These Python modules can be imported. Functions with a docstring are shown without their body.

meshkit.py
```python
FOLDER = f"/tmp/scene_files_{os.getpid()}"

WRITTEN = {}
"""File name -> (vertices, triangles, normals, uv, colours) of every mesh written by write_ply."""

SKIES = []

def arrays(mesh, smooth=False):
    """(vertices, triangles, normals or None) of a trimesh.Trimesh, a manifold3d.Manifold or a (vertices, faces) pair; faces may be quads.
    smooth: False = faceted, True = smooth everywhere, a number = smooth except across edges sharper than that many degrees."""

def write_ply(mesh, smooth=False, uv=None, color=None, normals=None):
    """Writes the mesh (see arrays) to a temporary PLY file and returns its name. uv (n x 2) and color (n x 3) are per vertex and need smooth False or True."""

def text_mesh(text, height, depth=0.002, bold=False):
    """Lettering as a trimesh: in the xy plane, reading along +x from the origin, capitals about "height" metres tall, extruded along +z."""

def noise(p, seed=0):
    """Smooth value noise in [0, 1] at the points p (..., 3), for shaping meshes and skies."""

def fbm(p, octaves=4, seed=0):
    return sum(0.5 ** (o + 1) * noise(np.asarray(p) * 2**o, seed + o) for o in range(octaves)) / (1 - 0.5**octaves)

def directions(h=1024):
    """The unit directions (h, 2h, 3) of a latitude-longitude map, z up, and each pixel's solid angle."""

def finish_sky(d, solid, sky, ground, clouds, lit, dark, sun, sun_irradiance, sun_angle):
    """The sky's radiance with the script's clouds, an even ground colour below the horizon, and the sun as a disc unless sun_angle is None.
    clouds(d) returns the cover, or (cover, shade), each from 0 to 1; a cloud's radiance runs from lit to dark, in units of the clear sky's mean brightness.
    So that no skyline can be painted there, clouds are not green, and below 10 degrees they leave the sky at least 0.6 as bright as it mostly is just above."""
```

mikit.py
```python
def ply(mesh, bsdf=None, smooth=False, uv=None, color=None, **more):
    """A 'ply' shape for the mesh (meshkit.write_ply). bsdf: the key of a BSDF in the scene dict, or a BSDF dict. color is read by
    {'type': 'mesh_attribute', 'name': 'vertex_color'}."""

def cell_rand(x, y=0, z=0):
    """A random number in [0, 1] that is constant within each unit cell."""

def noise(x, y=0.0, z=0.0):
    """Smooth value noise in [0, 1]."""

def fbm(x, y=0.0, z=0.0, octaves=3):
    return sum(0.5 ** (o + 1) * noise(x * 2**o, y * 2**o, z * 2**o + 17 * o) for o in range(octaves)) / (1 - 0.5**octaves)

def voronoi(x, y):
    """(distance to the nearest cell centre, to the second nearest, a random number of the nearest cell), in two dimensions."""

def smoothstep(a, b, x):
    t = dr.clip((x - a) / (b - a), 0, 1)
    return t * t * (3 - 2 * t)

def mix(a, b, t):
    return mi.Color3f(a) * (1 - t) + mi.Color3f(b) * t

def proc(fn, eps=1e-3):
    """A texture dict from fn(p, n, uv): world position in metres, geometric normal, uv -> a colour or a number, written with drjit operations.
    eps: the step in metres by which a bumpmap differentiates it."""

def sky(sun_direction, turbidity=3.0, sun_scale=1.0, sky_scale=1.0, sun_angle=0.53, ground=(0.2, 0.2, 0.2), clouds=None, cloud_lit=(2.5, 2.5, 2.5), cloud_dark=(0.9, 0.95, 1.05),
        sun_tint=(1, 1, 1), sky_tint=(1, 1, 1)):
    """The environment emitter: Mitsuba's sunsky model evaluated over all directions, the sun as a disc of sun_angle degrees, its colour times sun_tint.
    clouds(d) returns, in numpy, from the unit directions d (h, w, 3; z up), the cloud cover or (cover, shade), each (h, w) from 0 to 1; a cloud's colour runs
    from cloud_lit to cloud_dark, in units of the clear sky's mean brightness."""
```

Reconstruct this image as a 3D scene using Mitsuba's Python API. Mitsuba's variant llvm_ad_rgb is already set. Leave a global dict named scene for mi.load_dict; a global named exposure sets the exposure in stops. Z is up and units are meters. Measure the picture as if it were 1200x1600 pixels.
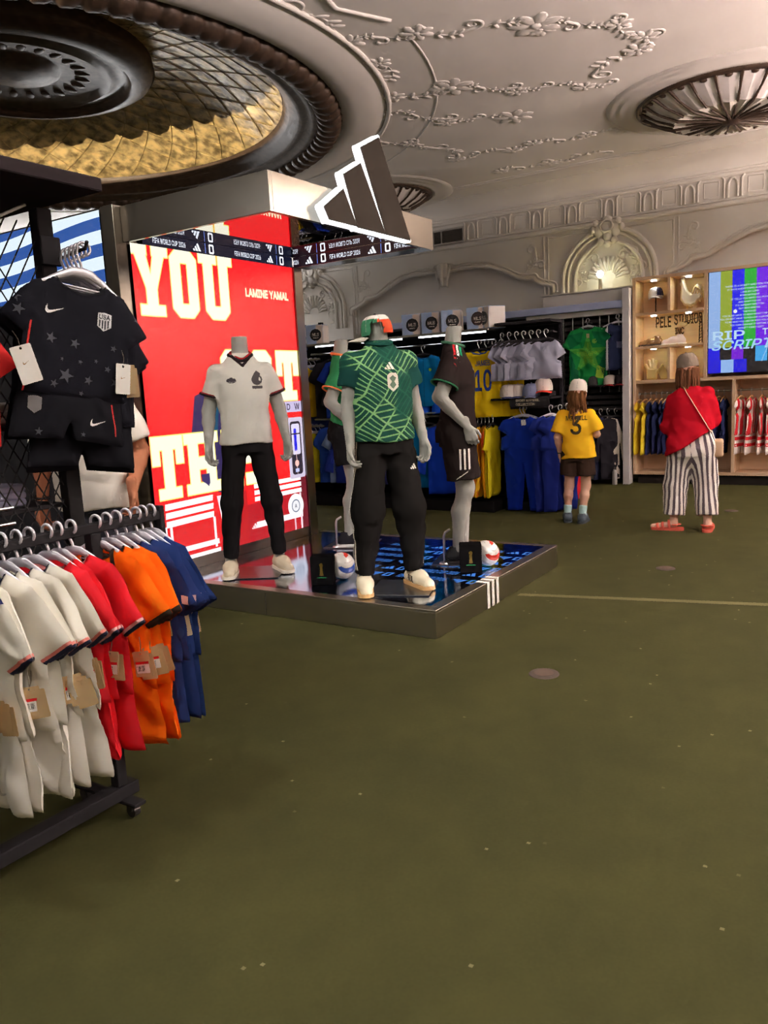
import math
import numpy as np, trimesh, mitsuba as mi, drjit as dr, mikit, meshkit
import shapely, shapely.geometry as sg, shapely.affinity as sa
from scipy.spatial import Delaunay, cKDTree
from mikit import noise, fbm, smoothstep, mix, cell_rand, voronoi

T = mi.ScalarTransform4f
PI = math.pi
rng = np.random.default_rng(7)
scene, labels = {'type': 'scene'}, {}


def lin(c):
    c = np.asarray(c, float) / 255.0
    return np.where(c <= 0.04045, c / 12.92, ((c + 0.055) / 1.055) ** 2.4)


def rgb(c):
    return {'type': 'rgb', 'value': lin(c).tolist()}


# ---------------------------------------------------------------- camera, light, exposure
EYE = np.array([0.0, 0.0, 1.4])
YAW, PITCH, ROLL = -0.573367, 0.153762, 0.0518855
FWD = np.array([math.sin(YAW) * math.cos(PITCH), math.cos(YAW) * math.cos(PITCH), -math.sin(PITCH)])
RGT = np.array([math.cos(YAW), -math.sin(YAW), 0.0])
DWN = np.cross(FWD, RGT)
UP = math.sin(ROLL) * RGT - math.cos(ROLL) * DWN
scene['camera'] = {'type': 'perspective', 'fov': 51.57, 'fov_axis': 'x', 'near_clip': 0.05, 'far_clip': 100.0,
                   'to_world': T().look_at(origin=EYE.tolist(), target=(EYE + FWD).tolist(), up=UP.tolist())}
exposure = -0.08
# hung lamps of the shop that stand outside the frame: (x, y, z, length, width, downward radiance, upward radiance, colour)
LAMPS = [(2.0, 1.6, 3.0, 2.4, 0.5, 6, 440, (255, 243, 236)),
         (-2.5, 1.1, 3.55, 0.8, 0.25, 230, 40, (255, 246, 236)),
         (2.4, 5.6, 3.0, 2.4, 0.5, 44, 440, (255, 226, 222)),
         (1.8, 9.2, 3.0, 2.0, 0.4, 34, 280, (255, 232, 218)),
         (-10.8, 9.2, 3.0, 2.4, 0.5, 44, 120, (246, 246, 248)),
         (-6.6, -2.9, 3.0, 2.4, 0.5, 24, 60, (245, 245, 248))]
DOME_SPOT = 900.0
SCREEN_GAIN, TICKER_GAIN, TV_GAIN = 1.15, 1.2, 0.9
NICHE_GAIN, SCONCE_GAIN = 58.0, 120.0


# ---------------------------------------------------------------- helpers
def unique(key):
    if key not in scene and key not in roots:
        return key
    i = 1
    while f'{key}_{i:03d}' in scene or f'{key}_{i:03d}' in roots:
        i += 1
    return f'{key}_{i:03d}'


roots = set()


def tag(key, label=None, cat=None, group=None, kind=None):
    d = labels.setdefault(key, {})
    for k, v in (('label', label), ('category', cat), ('group', group), ('kind', kind)):
        if v:
            d[k] = v


def thing(name, label, cat, group=None):
    key = unique(name)
    roots.add(key)
    tag(key, label, cat, group)
    return key


def shape(mesh, bsdf, col=None, smooth=False, emit=None, uv=None, weight=1.0):
    if isinstance(mesh, list):
        mesh = cat(mesh)
    color = None
    if col is not None:
        color = np.broadcast_to(lin(col), (len(mesh.vertices), 3)) if np.ndim(col) == 1 else lin(col)
    d = mikit.ply(mesh, bsdf, smooth=smooth, color=color, uv=uv)
    if emit is not None:
        d['emitter'] = {'type': 'area', 'sampling_weight': weight, 'radiance': emit if isinstance(emit, dict) else {'type': 'rgb', 'value': list(map(float, emit))}}
    return d


def add(name, mesh, bsdf, col=None, smooth=False, parent=None, label=None, cat=None, group=None, kind=None, emit=None, weight=1.0):
    key = unique(f'{parent}__{name}' if parent else name)
    scene[key] = shape(mesh, bsdf, col, smooth, emit, weight=weight)
    tag(key, label, cat, group, kind)
    return key


class Proto:
    """A thing's parts, written once and set down many times."""
    def __init__(self):
        self.parts = []

    def add(self, part, mesh, bsdf, col=None, smooth=False, label=None):
        if mesh is None:
            return self
        self.parts.append((part, shape(mesh, bsdf, col, smooth), label))
        return self

    def stamp(self, name, M, label, cat, group=None):
        key = thing(name, label, cat, group)
        for part, d, lab in self.parts:
            k = unique(f'{key}__{part}') if part else key
            if not part:
                roots.discard(key)
            scene[k] = {**d, 'to_world': T(np.asarray(M, float))}
            if lab and part:
                tag(k, lab)
        return key


def Mx(pos=(0, 0, 0), z=0.0, x=0.0, y=0.0, s=1.0, order='zxy'):
    m = np.eye(4)
    for ax in order:
        a, v = {'z': (z, [0, 0, 1]), 'x': (x, [1, 0, 0]), 'y': (y, [0, 1, 0])}[ax]
        if a:
            m = m @ trimesh.transformations.rotation_matrix(a, v)
    m[:3, :3] *= s
    m[:3, 3] = pos
    return m


def frame(o, u, v):
    """Matrix that maps local x, y, z to u, v, u x v at o."""
    u, v = np.asarray(u, float), np.asarray(v, float)
    u = u / np.linalg.norm(u)
    w = np.cross(u, v)
    w /= np.linalg.norm(w)
    v = np.cross(w, u)
    m = np.eye(4)
    m[:3, 0], m[:3, 1], m[:3, 2], m[:3, 3] = u, v, w, o
    return m


def mv(mesh, M):
    if mesh is None:
        return None
    m = mesh.copy()
    m.apply_transform(M)
    return m


def cat(ms):
    vs, fs, n = [], [], 0
    for m in ms:
        vs.append(np.asarray(m.vertices))
        fs.append(np.asarray(m.faces) + n)
        n += len(m.vertices)
    return trimesh.Trimesh(np.vstack(vs), np.vstack(fs), process=False)


_c = np.array([[x, y, z] for x in (-1, 1) for y in (-1, 1) for z in (-1, 1)], float)
_cham = trimesh.convex.convex_hull(np.vstack([_c * [1, .9, .9], _c * [.9, 1, .9], _c * [.9, .9, 1]]))
_cs, _cb = np.sign(_cham.vertices), (np.abs(_cham.vertices) > .95)


def box(lo, hi, b=0.0):
    lo, hi = np.minimum(lo, hi).astype(float), np.maximum(lo, hi).astype(float)
    if b <= 0:
        v = (lo + hi) / 2 + _c * (hi - lo) / 2
        f = np.array([[0, 1, 3], [0, 3, 2], [4, 6, 7], [4, 7, 5], [0, 4, 5], [0, 5, 1], [2, 3, 7], [2, 7, 6], [0, 2, 6], [0, 6, 4], [1, 5, 7], [1, 7, 3]])
        return trimesh.Trimesh(v, f, process=False)
    b = min(b, 0.45 * (hi - lo).min())
    v = (lo + hi) / 2 + _cs * ((hi - lo) / 2 - np.where(_cb, 0, b))
    return trimesh.Trimesh(v, _cham.faces, process=False)


def tube(path, r, n=8, closed=False, flat=1.0, up=None):
    """A swept round (or flattened) bar along the path, radius r (number or per point)."""
    p = np.asarray(path, float)
    r = np.broadcast_to(np.asarray(r, float), (len(p),))
    t = (np.roll(p, -1, 0) - np.roll(p, 1, 0)) if closed else np.gradient(p, axis=0)
    t /= np.linalg.norm(t, axis=1, keepdims=True) + 1e-12
    if up is not None:
        A = np.cross(np.broadcast_to(up, t.shape), t)
        A /= np.linalg.norm(A, axis=1, keepdims=True) + 1e-12
    else:
        a = np.cross(t[0], [0, 0, 1.0] if abs(t[0][2]) < .9 else [1.0, 0, 0])
        A = []
        for k in range(len(p)):
            a = a - t[k] * (a @ t[k])
            a /= np.linalg.norm(a) + 1e-12
            A.append(a)
        A = np.array(A)
    B = np.cross(t, A)
    ang = np.arange(n) * 2 * PI / n
    v = p[:, None] + r[:, None, None] * (np.cos(ang)[None, :, None] * A[:, None] + flat * np.sin(ang)[None, :, None] * B[:, None])
    m = len(p)
    i, j = np.meshgrid(np.arange(m if closed else m - 1), np.arange(n), indexing='ij')
    i2, j2 = (i + 1) % m, (j + 1) % n
    q = np.stack([i * n + j, i * n + j2, i2 * n + j2, i2 * n + j], -1).reshape(-1, 4)
    f = np.vstack([q[:, [0, 1, 2]], q[:, [0, 2, 3]]])
    v = v.reshape(-1, 3)
    if not closed:
        v = np.vstack([v, p[0], p[-1]])
        k = np.arange(n)
        f = np.vstack([f, np.stack([np.full(n, len(v) - 2), (k + 1) % n, k], 1), np.stack([np.full(n, len(v) - 1), (m - 1) * n + k, (m - 1) * n + (k + 1) % n], 1)])
    return trimesh.Trimesh(v, f, process=False)


def cyl(a, b, r, r2=None, n=16):
    return tube([a, b], [r, r if r2 is None else r2], n)


def lathe(prof, n=48, a0=0.0, a1=2 * PI):
    """Revolve (r, z) points about the z axis."""
    p = np.asarray(prof, float)
    full = abs(a1 - a0 - 2 * PI) < 1e-6
    ang = np.linspace(a0, a1, n, endpoint=not full)
    v = np.stack([p[:, None, 0] * np.cos(ang), p[:, None, 0] * np.sin(ang), np.broadcast_to(p[:, None, 1], (len(p), n))], -1).reshape(-1, 3)
    i, j = np.meshgrid(np.arange(len(p) - 1), np.arange(n if full else n - 1), indexing='ij')
    j2 = (j + 1) % n
    q = np.stack([i * n + j, i * n + j2, (i + 1) * n + j2, (i + 1) * n + j], -1).reshape(-1, 4)
    return trimesh.Trimesh(v, np.vstack([q[:, [0, 1, 2]], q[:, [0, 2, 3]]]), process=False)


def polys(g):
    return [p for p in (g.geoms if hasattr(g, 'geoms') else [g]) if p.geom_type == 'Polygon' and p.area > 1e-9]


def extr(g, h):
    return cat([trimesh.creation.extrude_polygon(p, h, engine='earcut') for p in polys(g)])


def flat(g):
    ms = []
    for p in polys(g):
        v, f = trimesh.creation.triangulate_polygon(p, engine='earcut')
        ms.append(trimesh.Trimesh(np.c_[v, np.zeros(len(v))], f, process=False))
    m = cat(ms)
    n = np.cross(m.vertices[m.faces[:, 1]] - m.vertices[m.faces[:, 0]], m.vertices[m.faces[:, 2]] - m.vertices[m.faces[:, 0]])[:, 2]
    m.faces[n < 0] = m.faces[n < 0][:, ::-1]
    return m


_tp = {}


def text(s, h, w=None, bold=True):
    """Lettering as a shapely shape: left bottom at the origin, capitals h high, stretched to width w."""
    if (s, bold) not in _tp:
        m = meshkit.text_mesh(s, 0.7, 0.01, bold)
        v, f = m.vertices[:, :2], m.faces[m.face_normals[:, 2] < -.5]
        _tp[s, bold] = shapely.union_all([sg.Polygon(v[t]).buffer(1e-4) for t in f]).simplify(0.004)
    g = _tp[s, bold]
    x0, y0, x1, y1 = g.bounds
    k = h / 0.7
    return sa.affine_transform(g, [(w / (x1 - x0)) if w else k, 0, 0, k, -x0 * ((w / (x1 - x0)) if w else k), 0])


def P(*pts):
    return sg.Polygon(pts)


def rect(x0, y0, x1, y1, r=0.0):
    g = sg.box(min(x0, x1), min(y0, y1), max(x0, x1), max(y0, y1))
    return g.buffer(-r).buffer(r) if r else g


def disc(x, y, r, n=12):
    return sg.Point(x, y).buffer(r, n)


def three_bars(w, h):
    """Three rising slanted bars, within w x h."""
    b = [P((0, .0), (.23, 0), (.12, .22), (0, .13)), P((.29, 0), (.58, 0), (.33, .56), (.17, .42)), P((.64, 0), (1, 0), (.56, 1.), (.38, .88))]
    b = [P((.0, .2), (.17, .33), (.30, .0), (.06, .0)), P((.22, .52), (.40, .66), (.65, 0), (.36, 0)), P((.45, .84), (.65, 1.), (1.0, 0), (.71, 0))]
    return shapely.union_all([sa.scale(x, w, h, origin=(0, 0)) for x in b])


def swoosh(w):
    a = [(0.0, .13), (.04, .30), (.10, .46)]
    t = np.linspace(0, 1, 12)
    low = np.c_[.02 + .98 * t, .05 - .16 * np.sin(PI * t * .5) * (1 - t) * 2.2 + .41 * t ** 1.6]
    up = np.c_[1 - .86 * t, .46 - .30 * np.sin(PI * .5 * t) + .04 * t]
    g = P(*([(.12, .47), (.03, .3), (0, .14), (.05, .03)] + [(.15, 0), (.27, .02), (1, .40), (.34, .17), (.2, .15), (.12, .2), (.1, .3)]))
    return sa.scale(g.buffer(.01), w, w, origin=(0, 0))


def star(x, y, r, a=0.0):
    return P(*[(x + (r if k % 2 == 0 else r * .4) * math.sin(a + k * PI / 5), y + (r if k % 2 == 0 else r * .4) * math.cos(a + k * PI / 5)) for k in range(10)])


def crest(w):
    g = P((0, 1.25), (.5, 1.33), (1, 1.25), (1, .35), (.5, 0), (0, .35))
    bars = shapely.union_all([rect(.12 + .2 * i, .1, .22 + .2 * i, .78) for i in range(4)] + [sa.translate(text('USA', .3, .8), .1, .87)])
    return sa.scale(g, w, w, origin=(0, 0)), sa.scale(g.buffer(-.07).intersection(bars), w, w, origin=(0, 0))


def paint(layers):
    """Coloured flat shapes, later ones over earlier ones, as one flat mesh with vertex colours: (mesh, colours)."""
    above, out = None, []
    for g, c in reversed(layers):
        g = g.buffer(0)
        vis = g if above is None else g.difference(above)
        above = g if above is None else above.union(g)
        if vis.area > 1e-8:
            m = flat(vis)
            out.append((m, np.broadcast_to(np.asarray(c, float), (len(m.vertices), 3))))
    return cat([m for m, _ in out]), np.vstack([c for _, c in out])


def panel_screen(name, layers, M, gain, parent=None, weight=1.0, **kw):
    """A lit display: its picture as flat coloured pieces that give off light."""
    m, c = paint(layers)
    m = mv(m, M)
    d = mikit.ply(m, 'screen_glass', color=lin(c) * gain)
    d['emitter'] = {'type': 'area', 'sampling_weight': weight, 'radiance': {'type': 'mesh_attribute', 'name': 'vertex_color'}}
    key = unique(f'{parent}__{name}' if parent else name)
    scene[key] = d
    tag(key, **kw)
    return key


def nets(fn, lo, hi, h):
    """Surface nets of fn < 0 on a grid of step h."""
    lo, hi = np.asarray(lo, float), np.asarray(hi, float)
    n = np.maximum(np.ceil((hi - lo) / h).astype(int) + 1, 3)
    ax = [lo[k] + h * np.arange(n[k]) for k in range(3)]
    g = np.stack(np.meshgrid(*ax, indexing='ij'), -1)
    d = fn(g.reshape(-1, 3)).reshape(n)
    ins = d < 0
    acc, cnt = np.zeros((*(n - 1), 3)), np.zeros(n - 1)
    sl = lambda o: tuple(slice(o[k], n[k] - 1 + o[k]) for k in range(3))
    cs = [(a, b, c) for a in (0, 1) for b in (0, 1) for c in (0, 1)]
    for a in cs:
        for k in range(3):
            if a[k] == 0:
                b = tuple(a[i] + (i == k) for i in range(3))
                da, db = d[sl(a)], d[sl(b)]
                x = (da < 0) != (db < 0)
                t = np.where(x, da / np.where(x, da - db, 1), 0)
                for i in range(3):
                    acc[..., i] += np.where(x, a[i] + (t if i == k else 0), 0)
                cnt += x
    on = cnt > 0
    idx = np.full(on.shape, -1)
    idx[on] = np.arange(on.sum())
    v = (acc[on] / cnt[on][:, None] + np.argwhere(on)) * h + lo
    F = []
    for k in range(3):
        i, j = (k + 1) % 3, (k + 2) % 3
        s0 = [slice(None)] * 3
        s1 = [slice(None)] * 3
        s0[k], s1[k] = slice(0, n[k] - 1), slice(1, n[k])
        c = ins[tuple(s0)] != ins[tuple(s1)]
        e = np.argwhere(c)
        e = e[(e[:, i] > 0) & (e[:, j] > 0) & (e[:, i] < n[i] - 1) & (e[:, j] < n[j] - 1)]
        out = ins[tuple(s0)][tuple(e.T)]
        def at(di, dj):
            q = e.copy()
            q[:, i] -= di
            q[:, j] -= dj
            return idx[tuple(q.T)]
        q = np.stack([at(1, 1), at(0, 1), at(0, 0), at(1, 0)], 1)
        q[~out] = q[~out][:, ::-1]
        F.append(q)
    q = np.vstack(F)
    q = q[(q >= 0).all(1)]
    m = trimesh.Trimesh(v, np.vstack([q[:, [0, 1, 2]], q[:, [0, 2, 3]]]), process=False)
    return m


# ---------------------------------------------------------------- materials
VC = {'type': 'mesh_attribute', 'name': 'vertex_color'}


def mat(name, color, rough=.6, metal=0.0, spec=.4, bump=None, scale=1.0, **kw):
    b = {'type': 'principled', 'base_color': color if isinstance(color, dict) else rgb(color), 'roughness': rough, 'metallic': metal, 'specular': spec, **kw}
    if bump is not None:
        b = {'type': 'bumpmap', 'arbitrary': bump, 'scale': scale, 'bsdf': b}
    scene[name] = {'type': 'twosided', 'bsdf': b}


for nm_ in ('cloth', 'matte'):
    scene[nm_] = {'type': 'twosided', 'bsdf': {'type': 'diffuse', 'reflectance': VC}}
mat('gloss', VC, .22, spec=.5)
mat('metal', VC, .28, metal=1.0)
mat('screen_glass', (12, 12, 14), .3, spec=.4)
scene['mirror'] = {'type': 'twosided', 'bsdf': {'type': 'conductor', 'specular_reflectance': {'type': 'rgb', 'value': [.80, .80, .82]}}}
scene['dark_mirror'] = {'type': 'twosided', 'bsdf': {'type': 'roughconductor', 'alpha': .012, 'specular_reflectance': {'type': 'rgb', 'value': [.50, .55, .66]}}}
mat('stage_metal', (168, 163, 153), .34, metal=1.0)
mat('brushed', (122, 118, 111), mikit.proc(lambda p, n, uv: .13 + .10 * noise(p.x * 3 + p.y * 3, 0.0, p.z * 160)), metal=1.0)


def floor_col(p, n, uv):
    f = fbm(p.x * 140, p.y * 140, 0.0, octaves=2)
    w = fbm(p.x * 2.1, p.y * 2.1, 3.0, octaves=2)
    d = fbm(p.x * 9, p.y * 9, 7.0, octaves=2)
    col = mix(lin((27, 29, 16)).tolist(), lin((48, 49, 27)).tolist(), .25 * f + .45 * w + .3 * d)
    fleck = smoothstep(.9992, .9996, cell_rand(dr.floor(p.x * 90), dr.floor(p.y * 90), 5)) * .22
    return mix(col, lin((170, 165, 130)).tolist(), fleck)


mat('floor_turf', mikit.proc(floor_col), .95, spec=.05)


def plaster_col(p, n, uv):
    w = fbm(p.x * 1.7, p.y * 1.7, p.z * 1.7, octaves=2)
    return mix(lin((196, 190, 184)).tolist(), lin((216, 211, 204)).tolist(), w)


mat('plaster', mikit.proc(plaster_col), .7, spec=.15)


def wood_col(p, n, uv):
    g = noise(p.x * 2 + p.z * 3, p.y * 40, 5.0) * .5 + .5 * fbm(p.x * 6 + p.y * 6, p.z * 60, p.y * 3, octaves=3)
    return mix(lin((186, 152, 122)).tolist(), lin((216, 184, 152)).tolist(), g)


mat('wood', mikit.proc(wood_col), .5, spec=.3)


def gold_h(p, n, uv):
    a = dr.atan2(p.y - 4.95, p.x + 7.0) * 26
    r = dr.sqrt(dr.square(p.x + 7.0) + dr.square(p.y - 4.95)) * 9
    lat = dr.abs(dr.sin(a * .5 + r)) * dr.abs(dr.sin(a * .5 - r))
    return lat * .6 + .5 * fbm(p.x * 24, p.y * 24, p.z * 24, octaves=3)


def gold_col(p, n, uv):
    w = fbm(p.x * 14, p.y * 14, p.z * 14, octaves=4)
    return mix(lin((92, 74, 44)).tolist(), lin((204, 176, 120)).tolist(), smoothstep(.2, .8, w))


mat('gilded', mikit.proc(gold_col), .5, metal=.2, spec=.5, bump=mikit.proc(gold_h, eps=4e-3), scale=.02)
mat('bronze', mikit.proc(lambda p, n, uv: mix(lin((40, 30, 24)).tolist(), lin((70, 54, 42)).tolist(), fbm(p.x * 20, p.y * 20, p.z * 20, octaves=3))), .5, metal=.3)

# ---------------------------------------------------------------- lamps outside the frame
for i, (x, y, z, L, W, dn, up, c) in enumerate(LAMPS):
    k = thing('pendant_lamp', 'long white pendant lamp ' + ['right of the near turf', 'right above the near clothes rail', 'right of the faded line', 'right of the wooden unit', 'far left beyond the screen wall', 'behind the camera to the left'][i], 'lamp')
    ring = [box((x - L / 2 - .02, y - W / 2 - .02, z), (x + L / 2 + .02, y - W / 2, z + .08)), box((x - L / 2 - .02, y + W / 2, z), (x + L / 2 + .02, y + W / 2 + .02, z + .08)),
            box((x - L / 2 - .02, y - W / 2, z), (x - L / 2, y + W / 2, z + .08)), box((x + L / 2, y - W / 2, z), (x + L / 2 + .02, y + W / 2, z + .08))]
    add('housing', ring, 'matte', (230, 230, 228), parent=k)
    for sx in (-.8, .8):
        add('cable', cyl((x + sx * L / 2, y, z + .06), (x + sx * L / 2, y, 4.0), .004, n=6), 'matte', (30, 30, 30), parent=k)
    q = np.array([[x - L / 2, y - W / 2, z + .02], [x + L / 2, y - W / 2, z + .02], [x + L / 2, y + W / 2, z + .02], [x - L / 2, y + W / 2, z + .02]])
    add('lower_diffuser', trimesh.Trimesh(q, [[0, 2, 1], [0, 3, 2]], process=False), 'matte', (240, 240, 240), parent=k, emit=lin(c) * dn, weight=5.0)
    add('upper_diffuser', trimesh.Trimesh(q + [0, 0, .04], [[0, 1, 2], [0, 2, 3]], process=False), 'matte', (240, 240, 240), parent=k, emit=lin(c) * up, weight=9.0)
# ================================================================ the room
WY, CZ = 10.95, 4.0
floor = add('floor', box((-14, -4, -.1), (4, 11.2, 0)), 'floor_turf', kind='structure', label='worn olive green turf floor of the shop')
add('field_line', flat(P((-2.06, 4.76), (-1.0, 4.99), (1.5, 5.54), (1.5, 5.61), (-1.0, 5.055), (-2.06, 4.82))).apply_translation([0, 0, .0015]), 'matte', (80, 79, 56), parent=floor, label='faded pale painted line on the turf')
for i, (x, y, r, lab) in enumerate([(-1.376, 3.48, .07, 'nearest round grey floor cap in the open turf'), (-1.36, 5.85, .065, 'round grey floor cap beyond the faded line'), (-1.35, 8.56, .065, 'dark round floor cap right of the woman')]):
    k = thing('floor_cap', lab, 'floor cap')
    add('rim', lathe([(0, .004), (r * .8, .006), (r, .004), (r + .004, 0)], 28), 'matte', (66, 60, 56), parent=k)
    add('lid', lathe([(0, .008), (r * .66, .008), (r * .7, .0)], 24), 'matte', (74, 64, 58), parent=k)
    for kk in [q for q in scene if q.startswith(k + '__')]:
        scene[kk]['to_world'] = T().translate([x, y, 0])

# ceiling with the round openings
D1, D2, D3 = (-7.0, 4.95), (-1.43, 8.73), (-6.05, 9.6)
hole = sg.Point(*D1).buffer(2.62, 48)
slab = rect(-14, -4, 4, 10.55).difference(hole)
ceil = add('ceiling', mv(extr(slab, .08), Mx((0, 0, CZ))), 'plaster', kind='structure', label='white ornamented plaster ceiling')
cove = [(10.55 + .4 * math.sin(a), 3.78 + .22 * math.cos(a)) for a in np.linspace(0, PI / 2, 10)]
v = np.array([[x, y, z] for y, z in cove for x in (-14, 4)])
f = np.array([[2 * i, 2 * i + 1, 2 * i + 3, 2 * i + 2] for i in range(9)])
add('cove', trimesh.Trimesh(v, np.vstack([f[:, [0, 1, 2]], f[:, [0, 2, 3]]]), process=False), 'plaster', smooth=True, parent=ceil)
for nm, lo, hi in (('wall_left', (-14.1, -4, 0), (-14, 11.2, 4)), ('wall_right', (4, -4, 0), (4.1, 11.2, 4)), ('wall_front', (-14, -4.1, 0), (4, -4, 4))):
    add(nm, box(lo, hi), 'plaster', kind='structure')


def ring(r, z, rad, n=96, m=10, c=D1, fl=1.0):
    a = np.linspace(0, 2 * PI, n, endpoint=False)
    return tube(np.c_[c[0] + r * np.cos(a), c[1] + r * np.sin(a), np.full(n, z)], rad, m, closed=True, up=[0, 0, 1], flat=fl)


# big gilded dome
dome = thing('ceiling_dome', 'large round gilded ceiling dome with dark carved rim, upper left', 'ceiling dome')
dt = lambda m: mv(m, Mx((*D1, 0)))
add('white_collar', dt(lathe([(3.42, 4.0), (3.36, 3.975), (3.27, 3.95), (3.15, 3.935), (3.05, 3.94), (2.99, 3.97), (2.97, 4.02)], 120)), 'plaster', smooth=True, parent=dome, label='smooth white plaster collar')
add('outer_bead', ring(3.44, 3.995, .022), 'plaster', smooth=True, parent=dome)
a = np.linspace(0, 2 * PI, 900, endpoint=False)
rr = .115 + .014 * np.sin(a * 110) + .006 * np.sin(a * 220 + 1)
rope = tube(np.c_[D1[0] + 2.87 * np.cos(a), D1[1] + 2.87 * np.sin(a), np.full(900, 3.965)], rr, 12, closed=True, up=[0, 0, 1], flat=.75)
add('carved_rim', rope, 'bronze', smooth=True, parent=dome, label='dark carved leaf rim')
add('inner_rim', dt(lathe([(2.80, 3.97), (2.74, 3.95), (2.70, 3.965), (2.66, 4.0), (2.62, 3.985), (2.57, 4.0), (2.53, 4.05), (2.50, 4.06), (2.46, 4.10), (2.43, 4.16), (2.47, 4.18)], 120)), 'bronze', smooth=True, parent=dome)
prof = [(2.44 - 1.24 * t, 4.15 + .42 * math.sin(t * PI / 2) + .05 * t) for t in np.linspace(0, 1, 14)]
add('gilded_bowl', dt(lathe([(2.5, 4.14)] + prof + [(.6, 4.66), (0, 4.66)], 160)), 'gilded', smooth=True, parent=dome, label='gold leaf bowl with raised lattice')
for kx in range(34):
    for sg_ in (-1, 1):
        pts = []
        for t in np.linspace(.03, .97, 12):
            rr_, zz = 2.44 - 1.24 * t, 4.15 + .42 * math.sin(t * PI / 2) + .05 * t
            an = kx * 2 * PI / 34 + sg_ * t * .62
            pts.append([D1[0] + rr_ * math.cos(an), D1[1] + rr_ * math.sin(an), zz - .006])
        add('lattice_strap', tube(pts, .0042, 5), 'gilded', smooth=True, parent=dome)
med = add('medallion', dt(lathe([(1.22, 4.64), (1.24, 4.52), (1.20, 4.46), (1.12, 4.42), (1.02, 4.40), (1.0, 4.43), (.96, 4.47), (.86, 4.45), (.80, 4.42), (.74, 4.46), (.4, 4.50), (.34, 4.46), (.22, 4.42), (.0, 4.40)], 96)), 'bronze', smooth=True, parent=dome, label='round bronze medallion with stepped rings')
a = np.linspace(0, 2 * PI, 90, endpoint=False)
for kx in range(24):
    an = kx * 2 * PI / 24
    s = trimesh.creation.icosphere(2, 1.0)
    s.apply_scale([.075, .04, .02])
    add('boss', mv(s, Mx((D1[0] + .58 * math.cos(an), D1[1] + .58 * math.sin(an), 4.48), z=an)), 'bronze', smooth=True, parent=med)


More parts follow.
